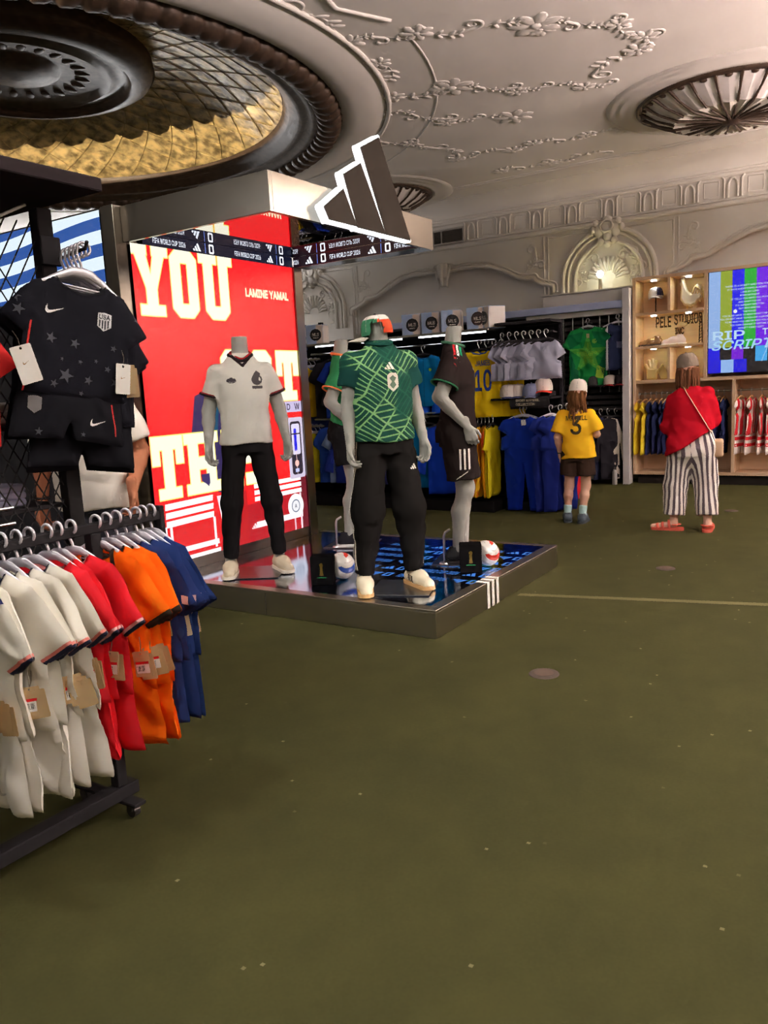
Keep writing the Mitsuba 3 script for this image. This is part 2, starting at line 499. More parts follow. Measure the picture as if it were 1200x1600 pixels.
def rosette(c, r, label, z0=CZ):
    k = thing('ceiling_rosette', label, 'ceiling rosette')
    tr = lambda m: mv(m, Mx((*c, z0)))
    add('collar', tr(lathe([(r + .30, 0), (r + .26, -.02), (r + .2, -.012), (r + .17, -.026), (r + .11, -.018), (r + .08, -.03), (r + .01, -.03), (r, 0)], 80)), 'plaster', smooth=True, parent=k)
    add('rim', tr(lathe([(r + .02, -.01), (r + .015, -.05), (r - .03, -.06), (r - .05, -.03)], 72)), 'bronze', smooth=True, parent=k)
    N, ri, zd = 24, r * .60, -.19
    for i in range(N):
        a0, a1 = 2 * PI * i / N, 2 * PI * (i + 1) / N
        am = (a0 + a1) / 2
        pt = lambda rr, an, z: (rr * math.cos(an), rr * math.sin(an), z)
        q = np.array([pt(r - .04, a0, -.04), pt(r - .04, am, -.055), pt(r - .04, a1, -.04), pt(ri, a1, zd), pt(ri, am, zd - .015), pt(ri, a0, zd)])
        add('pane', tr(trimesh.Trimesh(q, [[0, 1, 4], [0, 4, 5], [1, 2, 3], [1, 3, 4]], process=False)), 'matte', (222, 216, 212), parent=k)
        add('rib', tr(tube([pt(r - .02, a0, -.045), pt((r + ri) / 2, a0, (zd - .04) / 2 - .02), pt(ri, a0, zd - .012)], [.018, .011, .013], 6)), 'bronze', parent=k)
        q = np.array([pt(ri, a0, zd), pt(ri + .015, am, zd - .02), pt(ri, a1, zd), (0, 0, zd - .03)])
        add('petal', tr(trimesh.Trimesh(q, [[0, 1, 3], [1, 2, 3]], process=False)), 'matte', (226, 220, 210), parent=k)
        if i % 2 == 0:
            add('spoke', tr(tube([pt(ri, a0, zd - .012), pt(ri * .5, a0, zd - .03), pt(.05, a0, zd - .035)], [.016, .012, .02], 6)), 'bronze', parent=k)
        else:
            add('spoke', tr(tube([pt(ri * .8, a0, zd - .02), pt(.05, a0, zd - .035)], [.008, .012], 6)), 'bronze', parent=k)
        s = trimesh.creation.icosphere(1, .035)
        s.apply_scale([1, 1, .6])
        add('bead', tr(mv(s, Mx(pt(r - .06, am, -.055)))), 'bronze', smooth=True, parent=k)
    add('boss', tr(lathe([(0, zd - .075), (.06, zd - .065), (.10, zd - .04), (.12, zd - .02)], 24)), 'bronze', smooth=True, parent=k)


rosette(D2, .86, 'round fan-ribbed bronze ceiling rosette at the upper right')
rosette(D3, .74, 'small distant ribbed ceiling rosette behind the three bars sign')


# plaster scrolls in low relief on the ceiling
def scroll(p, q, s=1.0, turns=1.6, flip=1, r0=.019):
    """A C-scroll from p to q (in the plane z = CZ): a sweeping stem that ends in a spiral, with leaflets."""
    p, q = np.array(p, float), np.array(q, float)
    d = q - p
    L = np.linalg.norm(d)
    d /= L
    n = np.array([-d[1], d[0]]) * flip
    t = np.linspace(0, 1, 12)
    stem = p + d * (t * L)[:, None] + n * (L * .22 * np.sin(PI * t))[:, None]
    a = np.linspace(0, turns * 2 * PI, 26)[1:]
    R = L * .24 * (1 - a / (turns * 2 * PI) * .85)
    c = stem[-1] - n * L * .24
    spi = c + n * (R * np.cos(a))[:, None] + d * (R * np.sin(a))[:, None]
    path = np.vstack([stem, spi])
    rad = np.concatenate([np.linspace(.35, 1, 12), np.linspace(1, .45, 25)]) * r0 * s
    ms = [tube(np.c_[path, np.full(len(path), CZ + .003)], rad, 6, flat=.8, up=[0, 0, 1])]
    for u in (.3, .55, .8):
        b = stem[int(u * 11)]
        for sd in (-1, 1):
            e = b + (d * .5 + n * sd * .8) * L * .22
            m_ = trimesh.creation.icosphere(1, 1.0)
            m_.apply_scale([L * .13, L * .05, .012])
            ms.append(mv(m_, Mx((*((b + e) / 2), CZ), z=math.atan2(*(e - b)[::-1]))))
    return cat(ms)


def flower(c, r):
    ms = []
    for i in range(7):
        m_ = trimesh.creation.icosphere(1, 1.0)
        m_.apply_scale([r * .5, r * .26, .014])
        ms.append(mv(m_, Mx((c[0] + r * .55 * math.cos(i * 2 * PI / 7), c[1] + r * .55 * math.sin(i * 2 * PI / 7), CZ), z=i * 2 * PI / 7)))
    m_ = trimesh.creation.icosphere(1, r * .25)
    m_.apply_scale([1, 1, .5])
    return cat(ms + [mv(m_, Mx((*c, CZ)))])


GARLANDS = [[(-3.59, 5.39), (-3.05, 5.62), (-2.35, 6.05), (-1.81, 6.4), (-1.75, 6.85), (-1.9, 7.09), (-2.35, 7.28)], [(-4.0, 5.6), (-3.6, 5.95), (-3.9, 6.3)],
            [(-4.29, 6.39), (-3.9, 6.6), (-3.41, 6.74), (-2.95, 7.15), (-2.23, 7.63)], [(-4.67, 6.79), (-4.2, 6.9), (-3.8, 7.5), (-3.3, 7.86)], [(-4.9, 7.5), (-4.45, 7.9), (-4.31, 8.7)],
            [(-4.41, 8.75), (-3.5, 8.85), (-2.52, 9.05)], [(-4.31, 9.6), (-3.6, 9.7), (-2.9, 9.75)], [(-0.3, 6.9), (.1, 7.6), (-.2, 8.2)], [(-3.2, 4.2), (-2.6, 4.6), (-2.2, 5.0)], [(-3.9, 4.4), (-3.6, 4.8), (-3.6, 5.3)]]
for gi, gl in enumerate(GARLANDS):
    g = np.array(gl)
    for i in range(len(g) - 1):
        L = np.linalg.norm(g[i + 1] - g[i])
        k = max(1, int(round(L / .34)))
        for j in range(k):
            a_, b_ = g[i] + (g[i + 1] - g[i]) * j / k, g[i] + (g[i + 1] - g[i]) * (j + .85) / k
            add('plaster_scroll', scroll(a_, b_, 1.0, 1.4, 1 if (i + j + gi) % 2 else -1), 'plaster', smooth=True, parent=ceil)
            if j % 2 == 0:
                add('plaster_leaf', flower(a_ + rng.normal(0, .06, 2), .10 + .04 * rng.random()), 'plaster', smooth=True, parent=ceil)
for c in ((-2.35, 6.05), (-3.41, 6.74), (-3.3, 7.86)):
    add('plaster_flower', flower(c, .2), 'plaster', smooth=True, parent=ceil)


def line(pts, r=.022, z=CZ):
    g = sg.LineString(pts).buffer(0.0001)
    s = np.array(pts, float)
    return tube(np.c_[s, np.full(len(s), z)], r, 6, up=[0, 0, 1], flat=.7)


a = np.linspace(.15, 1.25, 30)
for r in (3.88,):
    add('plaster_moulding', line(np.c_[D1[0] + r * np.cos(a), D1[1] + r * np.sin(a)], .010), 'plaster', smooth=True, parent=ceil)
add('plaster_moulding', line([(-3.3, 3.6), (-3.2, 4.3), (-3.35, 4.9), (-3.15, 5.3)]), 'plaster', smooth=True, parent=ceil)
for dy in (0, .09):
    add('plaster_moulding', line([(-6.6, 10.0 + dy), (3, 10.0 + dy)], .016), 'plaster', smooth=True, parent=ceil)

# back wall: carved plaster slab with scalloped recesses over a plain back
half = [(0, 3.08), (.17, 3.09), (.51, 3.10), (.745, 3.065), (.99, 2.965), (1.19, 2.855), (1.30, 2.835), (1.42, 2.83), (1.445, 2.78), (1.55, 2.735), (1.70, 2.69), (1.71, 2.60), (1.71, 2.2)]
back = add('wall_back', box((-14, 11.03, 0), (4, 11.15, 4.05)), 'plaster', kind='structure', label='carved white plaster back wall')
front = rect(-14, 2.2, 4, 3.80)
for k in (-2, -1, 0, 1):
    cx = -5.775 + 4.95 * k
    hp = [(cx + x, z) for x, z in half]
    front = front.difference(P(*(hp + [(cx - x, z) for x, z in half[::-1]])).buffer(.02).buffer(-.02))
W3 = np.eye(4)
W3[:3, :3] = [[1, 0, 0], [0, 0, -1], [0, 1, 0]]
W3[:3, 3] = [0, 11.03, 0]
add('scalloped_face', mv(extr(front, .08), W3), 'plaster', parent=back)
for k in (-1, 0, 1):
    cx = -5.775 + 4.95 * k
    pts = [(cx - x, z) for x, z in half[::-1][1:]] + [(cx + x, z) for x, z in half[1:-1]]
    ln = sg.LineString(pts)
    q = np.array([ln.interpolate(t, normalized=True).coords[0] for t in np.linspace(0, 1, 120)])
    for off, r in ((0, .03), (.055, .014)):
        o = np.array(ln.parallel_offset(off, 'left').coords) if off else q
        add('arch_moulding', tube(np.c_[o[:, 0], np.full(len(o), WY), o[:, 1]], r, 8, up=[0, 1, 0]), 'plaster', smooth=True, parent=back)
    # bracket with scrolled sides at the crown of the recess
    b = [box((cx - .085, WY - .09, 2.98), (cx + .085, WY + .02, 3.20), .02), box((cx - .06, WY - .07, 2.86), (cx + .06, WY + .02, 3.0), .02)]
    for sx in (-1, 1):
        an = np.linspace(0, 3.2 * PI, 30)
        rr = .055 * (1 - an / (3.6 * PI))
        b.append(tube(np.c_[cx + sx * (.1 + rr * np.cos(an)), np.full(30, WY - .05), 3.14 + rr * np.sin(an)], .014, 6))
        b.append(tube([(cx + sx * .11, WY - .04, 3.1), (cx + sx * .09, WY - .06, 3.0), (cx + sx * .05, WY - .05, 2.88), (cx + sx * .075, WY - .04, 2.84)], [.02, .022, .018, .012], 7))
    b.append(tube([(cx, WY - .1, 3.18), (cx, WY - .1, 3.0), (cx, WY - .07, 2.87)], [.022, .03, .015], 8))
    add('bracket', cat(b), 'plaster', smooth=True, parent=back)
    for sx in (-1, 1):
        m_ = [scroll((0, 0), (.22, .1), 1.0, 1.4, 1), scroll((.06, .02), (.2, .26), 1.0, 1.3, -1)]
        m_ = mv(cat(m_), Mx((0, 0, -CZ)))
        M_ = frame((cx + sx * 1.30, WY, 2.90), (sx, 0, .2), (0, 0, 1))
        add('corner_scroll', mv(m_, M_), 'plaster', smooth=True, parent=back)


def lunette(cx):
    cz, R = 2.72, .625
    for r, t in ((R, .032), (R - .065, .018), (R - .17, .026)):
        an = np.linspace(0, PI, 40)
        pts = np.vstack([[cx + r, WY - .01, 2.42], np.c_[cx + r * np.cos(an), np.full(40, WY - .01), cz + r * np.sin(an)], [cx - r, WY - .01, 2.42]])
        add('lunette_moulding', tube(pts, t, 8, up=[0, 1, 0]), 'plaster', smooth=True, parent=back)
    for i in range(13):
        an = PI * (i + .5) / 13
        add('shell_flute', tube([(cx + .10 * math.cos(an), WY, cz - .02 + .10 * math.sin(an)), (cx + .2 * math.cos(an), WY - .015, cz + .2 * math.sin(an)), (cx + .27 * math.cos(an), WY, cz + .27 * math.sin(an))], [.012, .024, .03], 7), 'plaster', smooth=True, parent=back)
    for sx in (-1, 1):
        for (x0, z0, x1, z1, fl) in ((.30, -.1, .40, .12, 1), (.38, .02, .26, .3, -1), (.15, .33, .34, .34, 1), (.32, -.22, .44, -.06, -1)):
            m_ = mv(scroll((0, 0), (math.hypot(x1 - x0, z1 - z0), 0), 1.0, 1.5, fl), Mx((0, 0, -CZ)))
            add('lunette_scroll', mv(m_, frame((cx + sx * x0, WY, cz + z0), (sx * (x1 - x0), 0, z1 - z0), (-(z1 - z0) * sx, 0, (x1 - x0)) if sx > 0 else ((z1 - z0), 0, (x1 - x0)))), 'plaster', smooth=True, parent=back)
    ms = []
    for (dx, dz, rx, rz) in ((0, .64, .10, .12), (0, .74, .07, .05), (-.11, .60, .06, .09), (.11, .60, .06, .09), (-.15, .70, .05, .05), (.15, .70, .05, .05), (0, .52, .06, .07), (-.09, .47, .045, .05), (.09, .47, .045, .05), (-.19, .62, .035, .06), (.19, .62, .035, .06), (0, .43, .05, .05)):
        s = trimesh.creation.icosphere(2, 1.0)
        s.apply_scale([rx, .06, rz])
        ms.append(mv(s, Mx((cx + dx, WY - .02, cz + dz))))
    an = np.linspace(0, 2 * PI, 40, endpoint=False)
    ms.append(tube(np.c_[cx + .085 * np.cos(an), np.full(40, WY - .08), cz + .65 + .07 * np.sin(an)], .014, 6, closed=True))
    add('cartouche', cat(ms), 'plaster', smooth=True, parent=back)
    for sx in (-1, 1):
        for off in (.84, .9):
            add('panel_moulding', tube([(cx + sx * off, WY, 2.3), (cx + sx * off, WY, 3.36)], .012, 6), 'plaster', smooth=True, parent=back)
    add('panel_moulding', tube([(cx - .84, WY, 3.34), (cx - .25, WY, 3.34)], .012, 6), 'plaster', smooth=True, parent=back)
    add('panel_moulding', tube([(cx + .25, WY, 3.34), (cx + .84, WY, 3.34)], .012, 6), 'plaster', smooth=True, parent=back)


lunette(-3.3)
lunette(-8.25)
# frieze of little arched niches
add('frieze', box((-14, WY - .02, 3.44), (4, 11.0, 3.80)), 'plaster', parent=back)
for z, r in ((3.42, .035), (3.47, .014), (3.76, .03), (3.80, .02)):
    add('frieze_moulding', tube([(-14, WY - .02, z), (4, WY - .02, z)], r, 8), 'plaster', smooth=True, parent=back)
for i in range(-18, 9):
    x = -3.274 + .505 * i
    if -5.95 < x < -5.38:
        continue
    an = np.linspace(0, PI, 9)
    arch = [(x - .055, WY - .03, 3.49)] + [(x - .055 * math.cos(t), WY - .03, 3.62 + .09 * math.sin(t)) for t in an] + [(x + .055, WY - .03, 3.49)]
    add('niche', [tube(arch, .016, 6), tube([(x - .10, WY - .03, 3.49), (x - .10, WY - .03, 3.70), (x - .13, WY - .03, 3.74)], .014, 6), tube([(x + .10, WY - .03, 3.49), (x + .10, WY - .03, 3.70), (x + .13, WY - .03, 3.74)], .014, 6),
                  tube([(x + .17, WY - .02, 3.52), (x + .17, WY - .02, 3.70), (x + .34, WY - .02, 3.70), (x + .34, WY - .02, 3.52), (x + .17, WY - .02, 3.52)], .009, 6)], 'plaster', smooth=True, parent=back)
k = thing('vent_grille', 'dark ventilation grille set in the frieze of the back wall', 'vent')
add('frame', [box((-5.92, WY - .06, 3.46), (-5.40, WY - .02, 3.485)), box((-5.92, WY - .06, 3.655), (-5.40, WY - .02, 3.68)), box((-5.92, WY - .06, 3.46), (-5.90, WY - .02, 3.68)), box((-5.78, WY - .06, 3.46), (-5.765, WY - .02, 3.68)), box((-5.42, WY - .06, 3.46), (-5.40, WY - .02, 3.68))], 'matte', (150, 146, 142), parent=k)
add('backing', box((-5.90, WY - .035, 3.47), (-5.42, WY - .021, 3.67)), 'matte', (22, 22, 22), parent=k)
for i in range(24):
    x = -5.89 + .47 * i / 24
    add('slat', box((x, WY - .055, 3.485), (x + .006, WY - .035, 3.655)), 'matte', (80, 76, 72), parent=k)
# sconce that stands on the portal and lights the lunette
k = thing('sconce', 'small glowing wall lamp in front of the shell lunette', 'lamp')
add('holder', lathe([(0, 0), (.05, 0), (.055, .02), (.03, .035), (.02, .33), (.0, .34)], 20).apply_transform(Mx((-3.34, 10.72, 2.36))), 'matte', (170, 165, 150), parent=k)
s = trimesh.creation.icosphere(2, .045)
add('bulb', mv(s, Mx((-3.34, 10.72, 2.745))), 'matte', (255, 255, 255), smooth=True, parent=k, emit=lin((255, 226, 150)) * SCONCE_GAIN, weight=2.0)

# ================================================================ display stage with lit screens
stage = thing('display_stage', 'low metal display stage with a dark mirror top', 'stage')
X0, X1, Y0, Y1, ZT = -4.28, -2.105, 3.735, 5.64, .166
add('plinth', box((X0 - .02, Y0, 0), (X1, Y1, ZT - .012), .004), 'stage_metal', parent=stage, label='brushed metal sides')
add('mirror_top', box((X0, Y0 + .075, ZT - .012), (X1 - .075, Y1 - .06, ZT)), 'dark_mirror', parent=stage, label='dark mirror floor')
add('edge_trim', [box((X0 - .02, Y0 - .003, ZT - .014), (X1 + .003, Y0 + .075, ZT + .002), .003), box((X1 - .075, Y0 + .074, ZT - .014), (X1 + .003, Y1 - .061, ZT + .002), .003), box((X0 - .02, Y1 - .06, ZT - .014), (X1 + .003, Y1 + .003, ZT + .002), .003)], 'stage_metal', parent=stage, label='metal edge strip')
yb = 3.735 + .66
for i in range(3):
    y = yb + i * .068
    add('painted_stripe', [box((X1 + .0035, y, 0.001), (X1 + .005, y + .036, ZT + .003)), box((X1 - .075, y, ZT + .002), (X1 + .005, y + .036, ZT + .0035))], 'matte', (235, 235, 225), parent=stage, label='white stripe')
for x in (-3.35, -3.95):
    add('seam', box((x, Y0 - .001, .002), (x + .004, Y0 + .001, ZT - .016)), 'matte', (60, 58, 54), parent=stage)

tower = thing('screen_tower', 'metal clad display wall that carries the big red screen', 'display wall')
add('body', box((-7.4, 3.64, 0), (-4.312, 5.42, 2.665), .004), 'brushed', parent=tower)
add('corner_post', box((-4.42, 3.62, 0), (-4.30, 3.72, 2.665), .003), 'brushed', parent=tower)
add('end_trim', box((-4.33, 5.415, 0), (-4.265, 5.52, 2.44), .003), 'brushed', parent=tower, label='silver end strip')
add('reveal', box((-4.312, 3.72, ZT), (-4.285, 5.415, .245)), 'brushed', parent=tower)
add('side_panel', box((-7.4, 3.63, 0), (-4.42, 3.64, 2.1)), 'matte', (30, 31, 34), parent=tower)

WH, RD = (255, 252, 225), (252, 26, 32)
SW, SH = 1.69, 2.19    # picture size; z = .245 + v
z0 = .245


def slab_T(x0, x1, zt, zb, s=.095):
    m = (x0 + x1) / 2
    return shapely.union_all([rect(x0, zt - s, x1, zt), rect(x0, zt - .20, x0 + .07, zt), rect(x1 - .07, zt - .20, x1, zt), rect(m - s / 2, zb, m + s / 2, zt), rect(m - .105, zb, m + .105, zb + .075)])


def slab_H(x0, x1, zt, zb, s=.095):
    a_, b_ = x0 + .085, x1 - .085
    zm = (zt + zb) / 2
    return shapely.union_all([rect(a_ - s / 2, zb, a_ + s / 2, zt), rect(b_ - s / 2, zb, b_ + s / 2, zt), rect(a_, zm - .045, b_, zm + .045)] + [rect(c - .085, e, c + .085, e + .075) for c in (a_, b_) for e in (zb, zt - .075)])


def slab_O(x0, x1, zt, zb, s=.092, cut=.06):
    o = P((x0 + cut, zb), (x1 - cut, zb), (x1, zb + cut), (x1, zt - cut), (x1 - cut, zt), (x0 + cut, zt), (x0, zt - cut), (x0, zb + cut))
    return o.difference(o.buffer(-s, join_style=2))


yt, yb_ = 2.44 - z0, 1.972 - z0
m = .153
Yl = shapely.union_all([P((.0, yt), (.105, yt), (.153, yt - .2), (.153, yt - .2), (.2, yt), (.306, yt), (.2, yb_ + .18), (.2, yb_), (.106, yb_), (.106, yb_ + .18)), rect(-.01, yt - .07, .13, yt), rect(.176, yt - .07, .316, yt), rect(.045, yb_, .262, yb_ + .07)])
Ol = slab_O(.335, .585, yt, yb_)
Ul = slab_O(.655, .905, yt + .3, yb_).intersection(rect(.6, yb_, 1, yt)).union(rect(.612, yt - .07, .79, yt)).union(rect(.81, yt - .07, .955, yt))
r2t, r2b = 1.75 - z0, 1.345 - z0
r3t, r3b = 1.15 - z0, .708 - z0
words = [Yl, Ol, Ul, slab_T(1.40, 1.685, r2t, r2b), slab_O(1.08, 1.34, r2t, r2b), slab_O(.76, 1.02, r2t, r2b).difference(rect(.95, 1.32, 1.05, 1.42)).union(rect(.90, 1.25, 1.02, 1.31)),
         slab_T(.012, .302, r3t, r3b), slab_H(.315, .655, r3t, r3b),
         shapely.union_all([rect(.755, r3b, .85, r3t), rect(.70, r3b, .905, r3b + .075), rect(.70, r3t - .075, .905, r3t)]),
         shapely.union_all([rect(.94, r3t - .09, 1.18, r3t), rect(.94, r3b + .18, 1.03, r3t), rect(.94, r3b + .17, 1.18, r3b + .26), rect(1.09, r3b, 1.18, r3b + .26), rect(.94, r3b, 1.18, r3b + .09)])]
full = rect(0, 0, SW, SH)
red_line = shapely.union_all(words).intersection(full)
LY = (255, 244, 200)
bench = []
for i in range(3):
    b_ = .27 + .062 * i
    bench.append((P((.085, b_ - .01), (.555, b_), (.56, b_ + .044), (.09, b_ + .036)), (255, 250, 250)))
for i in range(3):
    bench.append((rect(1.02, .315 + .052 * i, 1.62, .352 + .052 * i), (252, 244, 246)))
L = [(full, RD)]
L += [(rect(0, 0, SW, .30), (226, 14, 22)), (P((.60, 0), (.72, .42), (.93, .42), (.93, 0)), (196, 20, 28)), (P((.93, 0), (.93, .3), (1.69, .34), (1.69, 0)), (188, 20, 34)), (P((1.60, .0), (1.60, .45), (1.69, .45), (1.69, 0)), (110, 16, 34))]
L += [(P((.40, .9), (.46, 1.17), (.60, 1.22), (.78, 1.2), (.80, .4), (.62, .45), (.54, .8)), (44, 34, 84)), (P((.55, .95), (.62, 1.25), (.72, 1.22), (.66, .85)), (16, 74, 104))]
L += [(red_line.buffer(.008).intersection(full), (255, 238, 120)), (red_line, WH)]
L += [(P((.46, .60), (.545, .60), (.545, .53), (.53, .505), (.50, .53), (.465, .55)), (54, 42, 100))]
L += bench
L += [(shapely.union_all([rect(.065, .03, .09, .27), rect(.115, .06, .14, .26), rect(.06, .0, .60, .03), rect(.11, .06, .59, .10), rect(.545, .04, .57, .27)]), (255, 244, 246)), (P((.60, .42), (.65, .42), (.69, .15), (.65, .14)), (250, 226, 232)),
      (rect(1.02, .10, 1.62, .15), (255, 240, 244)), (rect(1.585, .0, 1.61, .31), (250, 220, 228)), (rect(1.50, .0, 1.52, .10), (240, 190, 204)),
      (disc(1.53, .205, .105, 20), (250, 246, 248)), (disc(1.53, .205, .056, 16), (120, 130, 150)), (disc(1.53, .205, .046, 16), (236, 236, 240)), (sa.translate(text('A', .03), 1.515, .19), (70, 80, 100)),
      (sa.translate(three_bars(.07, .045), .96, .10), (255, 236, 240)),
      (rect(1.48, .44, 1.69, .955, .02), (206, 196, 220)), (rect(1.52, .47, 1.66, .92, .03), (40, 36, 52)), (rect(1.535, .64, 1.645, .90, .02), (220, 214, 240)), (rect(1.565, .67, 1.60, .86, .015), (24, 30, 220)), (disc(1.585, .565, .028), (250, 190, 180)), (rect(1.56, .49, 1.61, .52), (180, 196, 250)), (rect(1.582, .47, 1.588, .68), (250, 214, 214)), (rect(1.53, .81, 1.655, .82), (40, 36, 52)),
      (rect(1.47, 1.0, 1.69, 1.09), (196, 186, 222)), (sa.translate(text('D', .05), 1.50, 1.02), (40, 36, 60)), (sa.translate(text('W', .05), 1.60, 1.02), (40, 36, 60))]
ln = [sa.translate(text('LAMINE YAMAL', .058, .52).buffer(.003), 1.095, 2.165 - z0)]
L += [(ln[0], LY)]
L = [(g.intersection(full), c) for g, c in L if g.intersection(full).area > 1e-7]
SCR = frame((-4.283, 3.722, z0), (0, 1, 0), (0, 0, 1))
panel_screen('lit_screen', L, SCR, SCREEN_GAIN, parent=tower, weight=5.0, label='tall red lit screen with big cream letters')


def ticker(offs, W, back, y0=0):
    Hh = .080
    L = [(rect(0, 0, W, Hh), back)]
    for o in offs:
        fit = lambda g: g
        L += [(sa.translate(text('FIFA WORLD CUP 2026', .034, .30), o, .022), (235, 242, 255)), (sa.translate(three_bars(.08, .056), o + .37, .012), (240, 246, 255)),
              (rect(o + .492, .004, o + .497, .076), (120, 150, 255)), (sa.translate(slab_O(.0, .052, .068, 0, .014, .008), o + .53, .006), (245, 248, 255))]
    return [(g.intersection(rect(0, 0, W, Hh)), c) for g, c in L if g.intersection(rect(0, 0, W, Hh)).area > 1e-8]


NAVY = (10, 15, 36)
panel_screen('ticker', ticker([.09, .80 + .095], 1.585, NAVY), frame((-4.281, 3.83, 2.436), (0, 1, 0), (0, 0, 1)), TICKER_GAIN, parent=tower, label='dark lit ticker strip with white lettering')
flagL = [(rect(0, 0, 2.4, .5), (44, 84, 158))]
for i in range(4):
    x = np.linspace(0, 2.4, 30)
    zc = .03 + .165 * i - .15 + .10 * x / 2.4 + .025 * np.sin(x * 3.2 + .5)
    flagL.append((P(*(list(zip(x, zc + .042)) + list(zip(x[::-1], zc[::-1] - .042)))).intersection(rect(0, 0, 2.4, .5)), (226, 242, 255)))
panel_screen('banner_screen', flagL, frame((-6.84, 3.628, 2.15), (1, 0, 0), (0, 0, 1)), 1.1, parent=tower, label='blue and white striped lit banner screen')

can = thing('stage_canopy', 'metal fascia canopy with mirror underside over the stage', 'canopy')
add('fascia', [box((-4.298, 3.68, 2.432), (-3.04, 3.71, 2.658), .002)], 'brushed', parent=can)
add('fascia', box((-3.07, 3.711, 2.432), (-3.04, 5.60, 2.658), .002), 'brushed', parent=can)
add('rear_beam', box((-4.26, 5.43, 2.432), (-3.071, 5.60, 2.658), .002), 'brushed', parent=can)
add('top_sheet', box((-4.30, 3.711, 2.64), (-3.071, 5.43, 2.656)), 'matte', (60, 60, 60), parent=can)
add('mirror_soffit', box((-4.28, 3.711, 2.518), (-3.071, 5.43, 2.524)), 'mirror', parent=can, label='mirror underside')
panel_screen('ticker', ticker([-.245 + .0, .375, .99], 1.2, (22, 10, 18)), frame((-4.276, 5.428, 2.436), (1, 0, 0), (0, 0, 1)), TICKER_GAIN, parent=can, label='dark lit ticker strip with white lettering')

# three slanted bars sign on the fascia, edge lit
sign = thing('three_bars_sign', 'black three bars sign with white lit edges on the canopy', 'sign')
bars = [[(4.115, 2.515), (4.335, 2.655), (4.470, 2.445), (4.165, 2.445)], [(4.345, 2.745), (4.548, 2.850), (4.815, 2.440), (4.475, 2.440)], [(4.557, 2.950), (4.785, 3.06), (5.150, 2.440), (4.822, 2.440)]]
for b in bars:
    b3 = np.array(b)
    g = P(*b)
    c_ = frame((-3.036, 0, 0), (0, 1, 0), (0, 0, 1))
    bk = add('bar', mv(extr(g, .06), c_), 'matte', (58, 55, 52), parent=sign)


    lit = shapely.union_all([sg.LineString([b[0], b[1]]).buffer(.017), sg.LineString([b[0], b[3]]).buffer(.02), sg.LineString([b[3], b[2]]).buffer(.014)])
    add('lit_edge', mv(extr(lit, .05), frame((-3.032, 0, 0), (0, 1, 0), (0, 0, 1))), 'matte', (255, 255, 255), parent=bk, emit=lin((244, 250, 255)) * 2.2)

# the spotlight, hung out of view, that shines up into the dome under its near rim
k = thing('track_spot', 'small black ceiling spotlight behind the camera that shines into the dome', 'spotlight')
add('can', mv(lathe([(0, 0), (.05, 0), (.055, .03), (.055, .12), (.05, .12), (.047, .04), (0, .04)], 24), Mx((-4.9, -1.5, 3.42), x=-1.35)), 'matte', (24, 24, 24), parent=k)
add('stem', cyl((-4.9, -1.53, 3.44), (-4.9, -1.53, 4.0), .012), 'matte', (24, 24, 24), parent=k)
add('barn_door', box((-5.5, -1.20, 3.30), (-4.3, -1.19, 3.4525)), 'matte', (20, 20, 20), parent=k)
add('barn_door_arm', box((-4.93, -1.52, 3.33), (-4.87, -1.19, 3.35)), 'matte', (20, 20, 20), parent=k)
scene['dome_spot_light'] = {'type': 'spot', 'to_world': T().look_at(origin=[-4.9, -1.36, 3.44], target=[-7.0, 7.0, 4.25], up=[0, 0, 1]), 'sampling_weight': 6.0, 'intensity': {'type': 'rgb', 'value': (lin((255, 238, 208)) * DOME_SPOT).tolist()}, 'cutoff_angle': 20.0, 'beam_width': 16.0}
# ================================================================ figures
def rc(p, a, b, ra, rb, sy=1.0):
    a, b = np.asarray(a, float), np.asarray(b, float)
    ab = b - a
    t = np.clip(((p - a) @ ab) / (ab @ ab + 1e-12), 0, 1)
    return np.linalg.norm(p - a - t[:, None] * ab, axis=1) - (ra + (rb - ra) * t)


def smin(a, b, k):
    h = np.clip(.5 + .5 * (b - a) / k, 0, 1)
    return b + (a - b) * h - k * h * (1 - h)


def loft(p, rows, e=2.3):
    """Upright trunk through rows of (z, half width, half depth, centre y, centre x)."""
    r = np.array([list(q) + [0.0] * (5 - len(q)) for q in rows])
    z = np.clip(p[:, 2], r[0, 0], r[-1, 0])
    w, d, cy, cx = (np.interp(z, r[:, 0], r[:, k]) for k in (1, 2, 3, 4))
    q = (np.abs((p[:, 0] - cx) / w) ** e + np.abs((p[:, 1] - cy) / d) ** e) ** (1 / e)
    return np.maximum((q - 1) * np.minimum(w, d), np.maximum(r[0, 0] - p[:, 2], p[:, 2] - r[-1, 0]))


def chain(p, pts, rad, k=.03):
    d = None
    for i in range(len(pts) - 1):
        e = rc(p, pts[i], pts[i + 1], rad[i], rad[i + 1])
        d = e if d is None else smin(d, e, k)
    return d


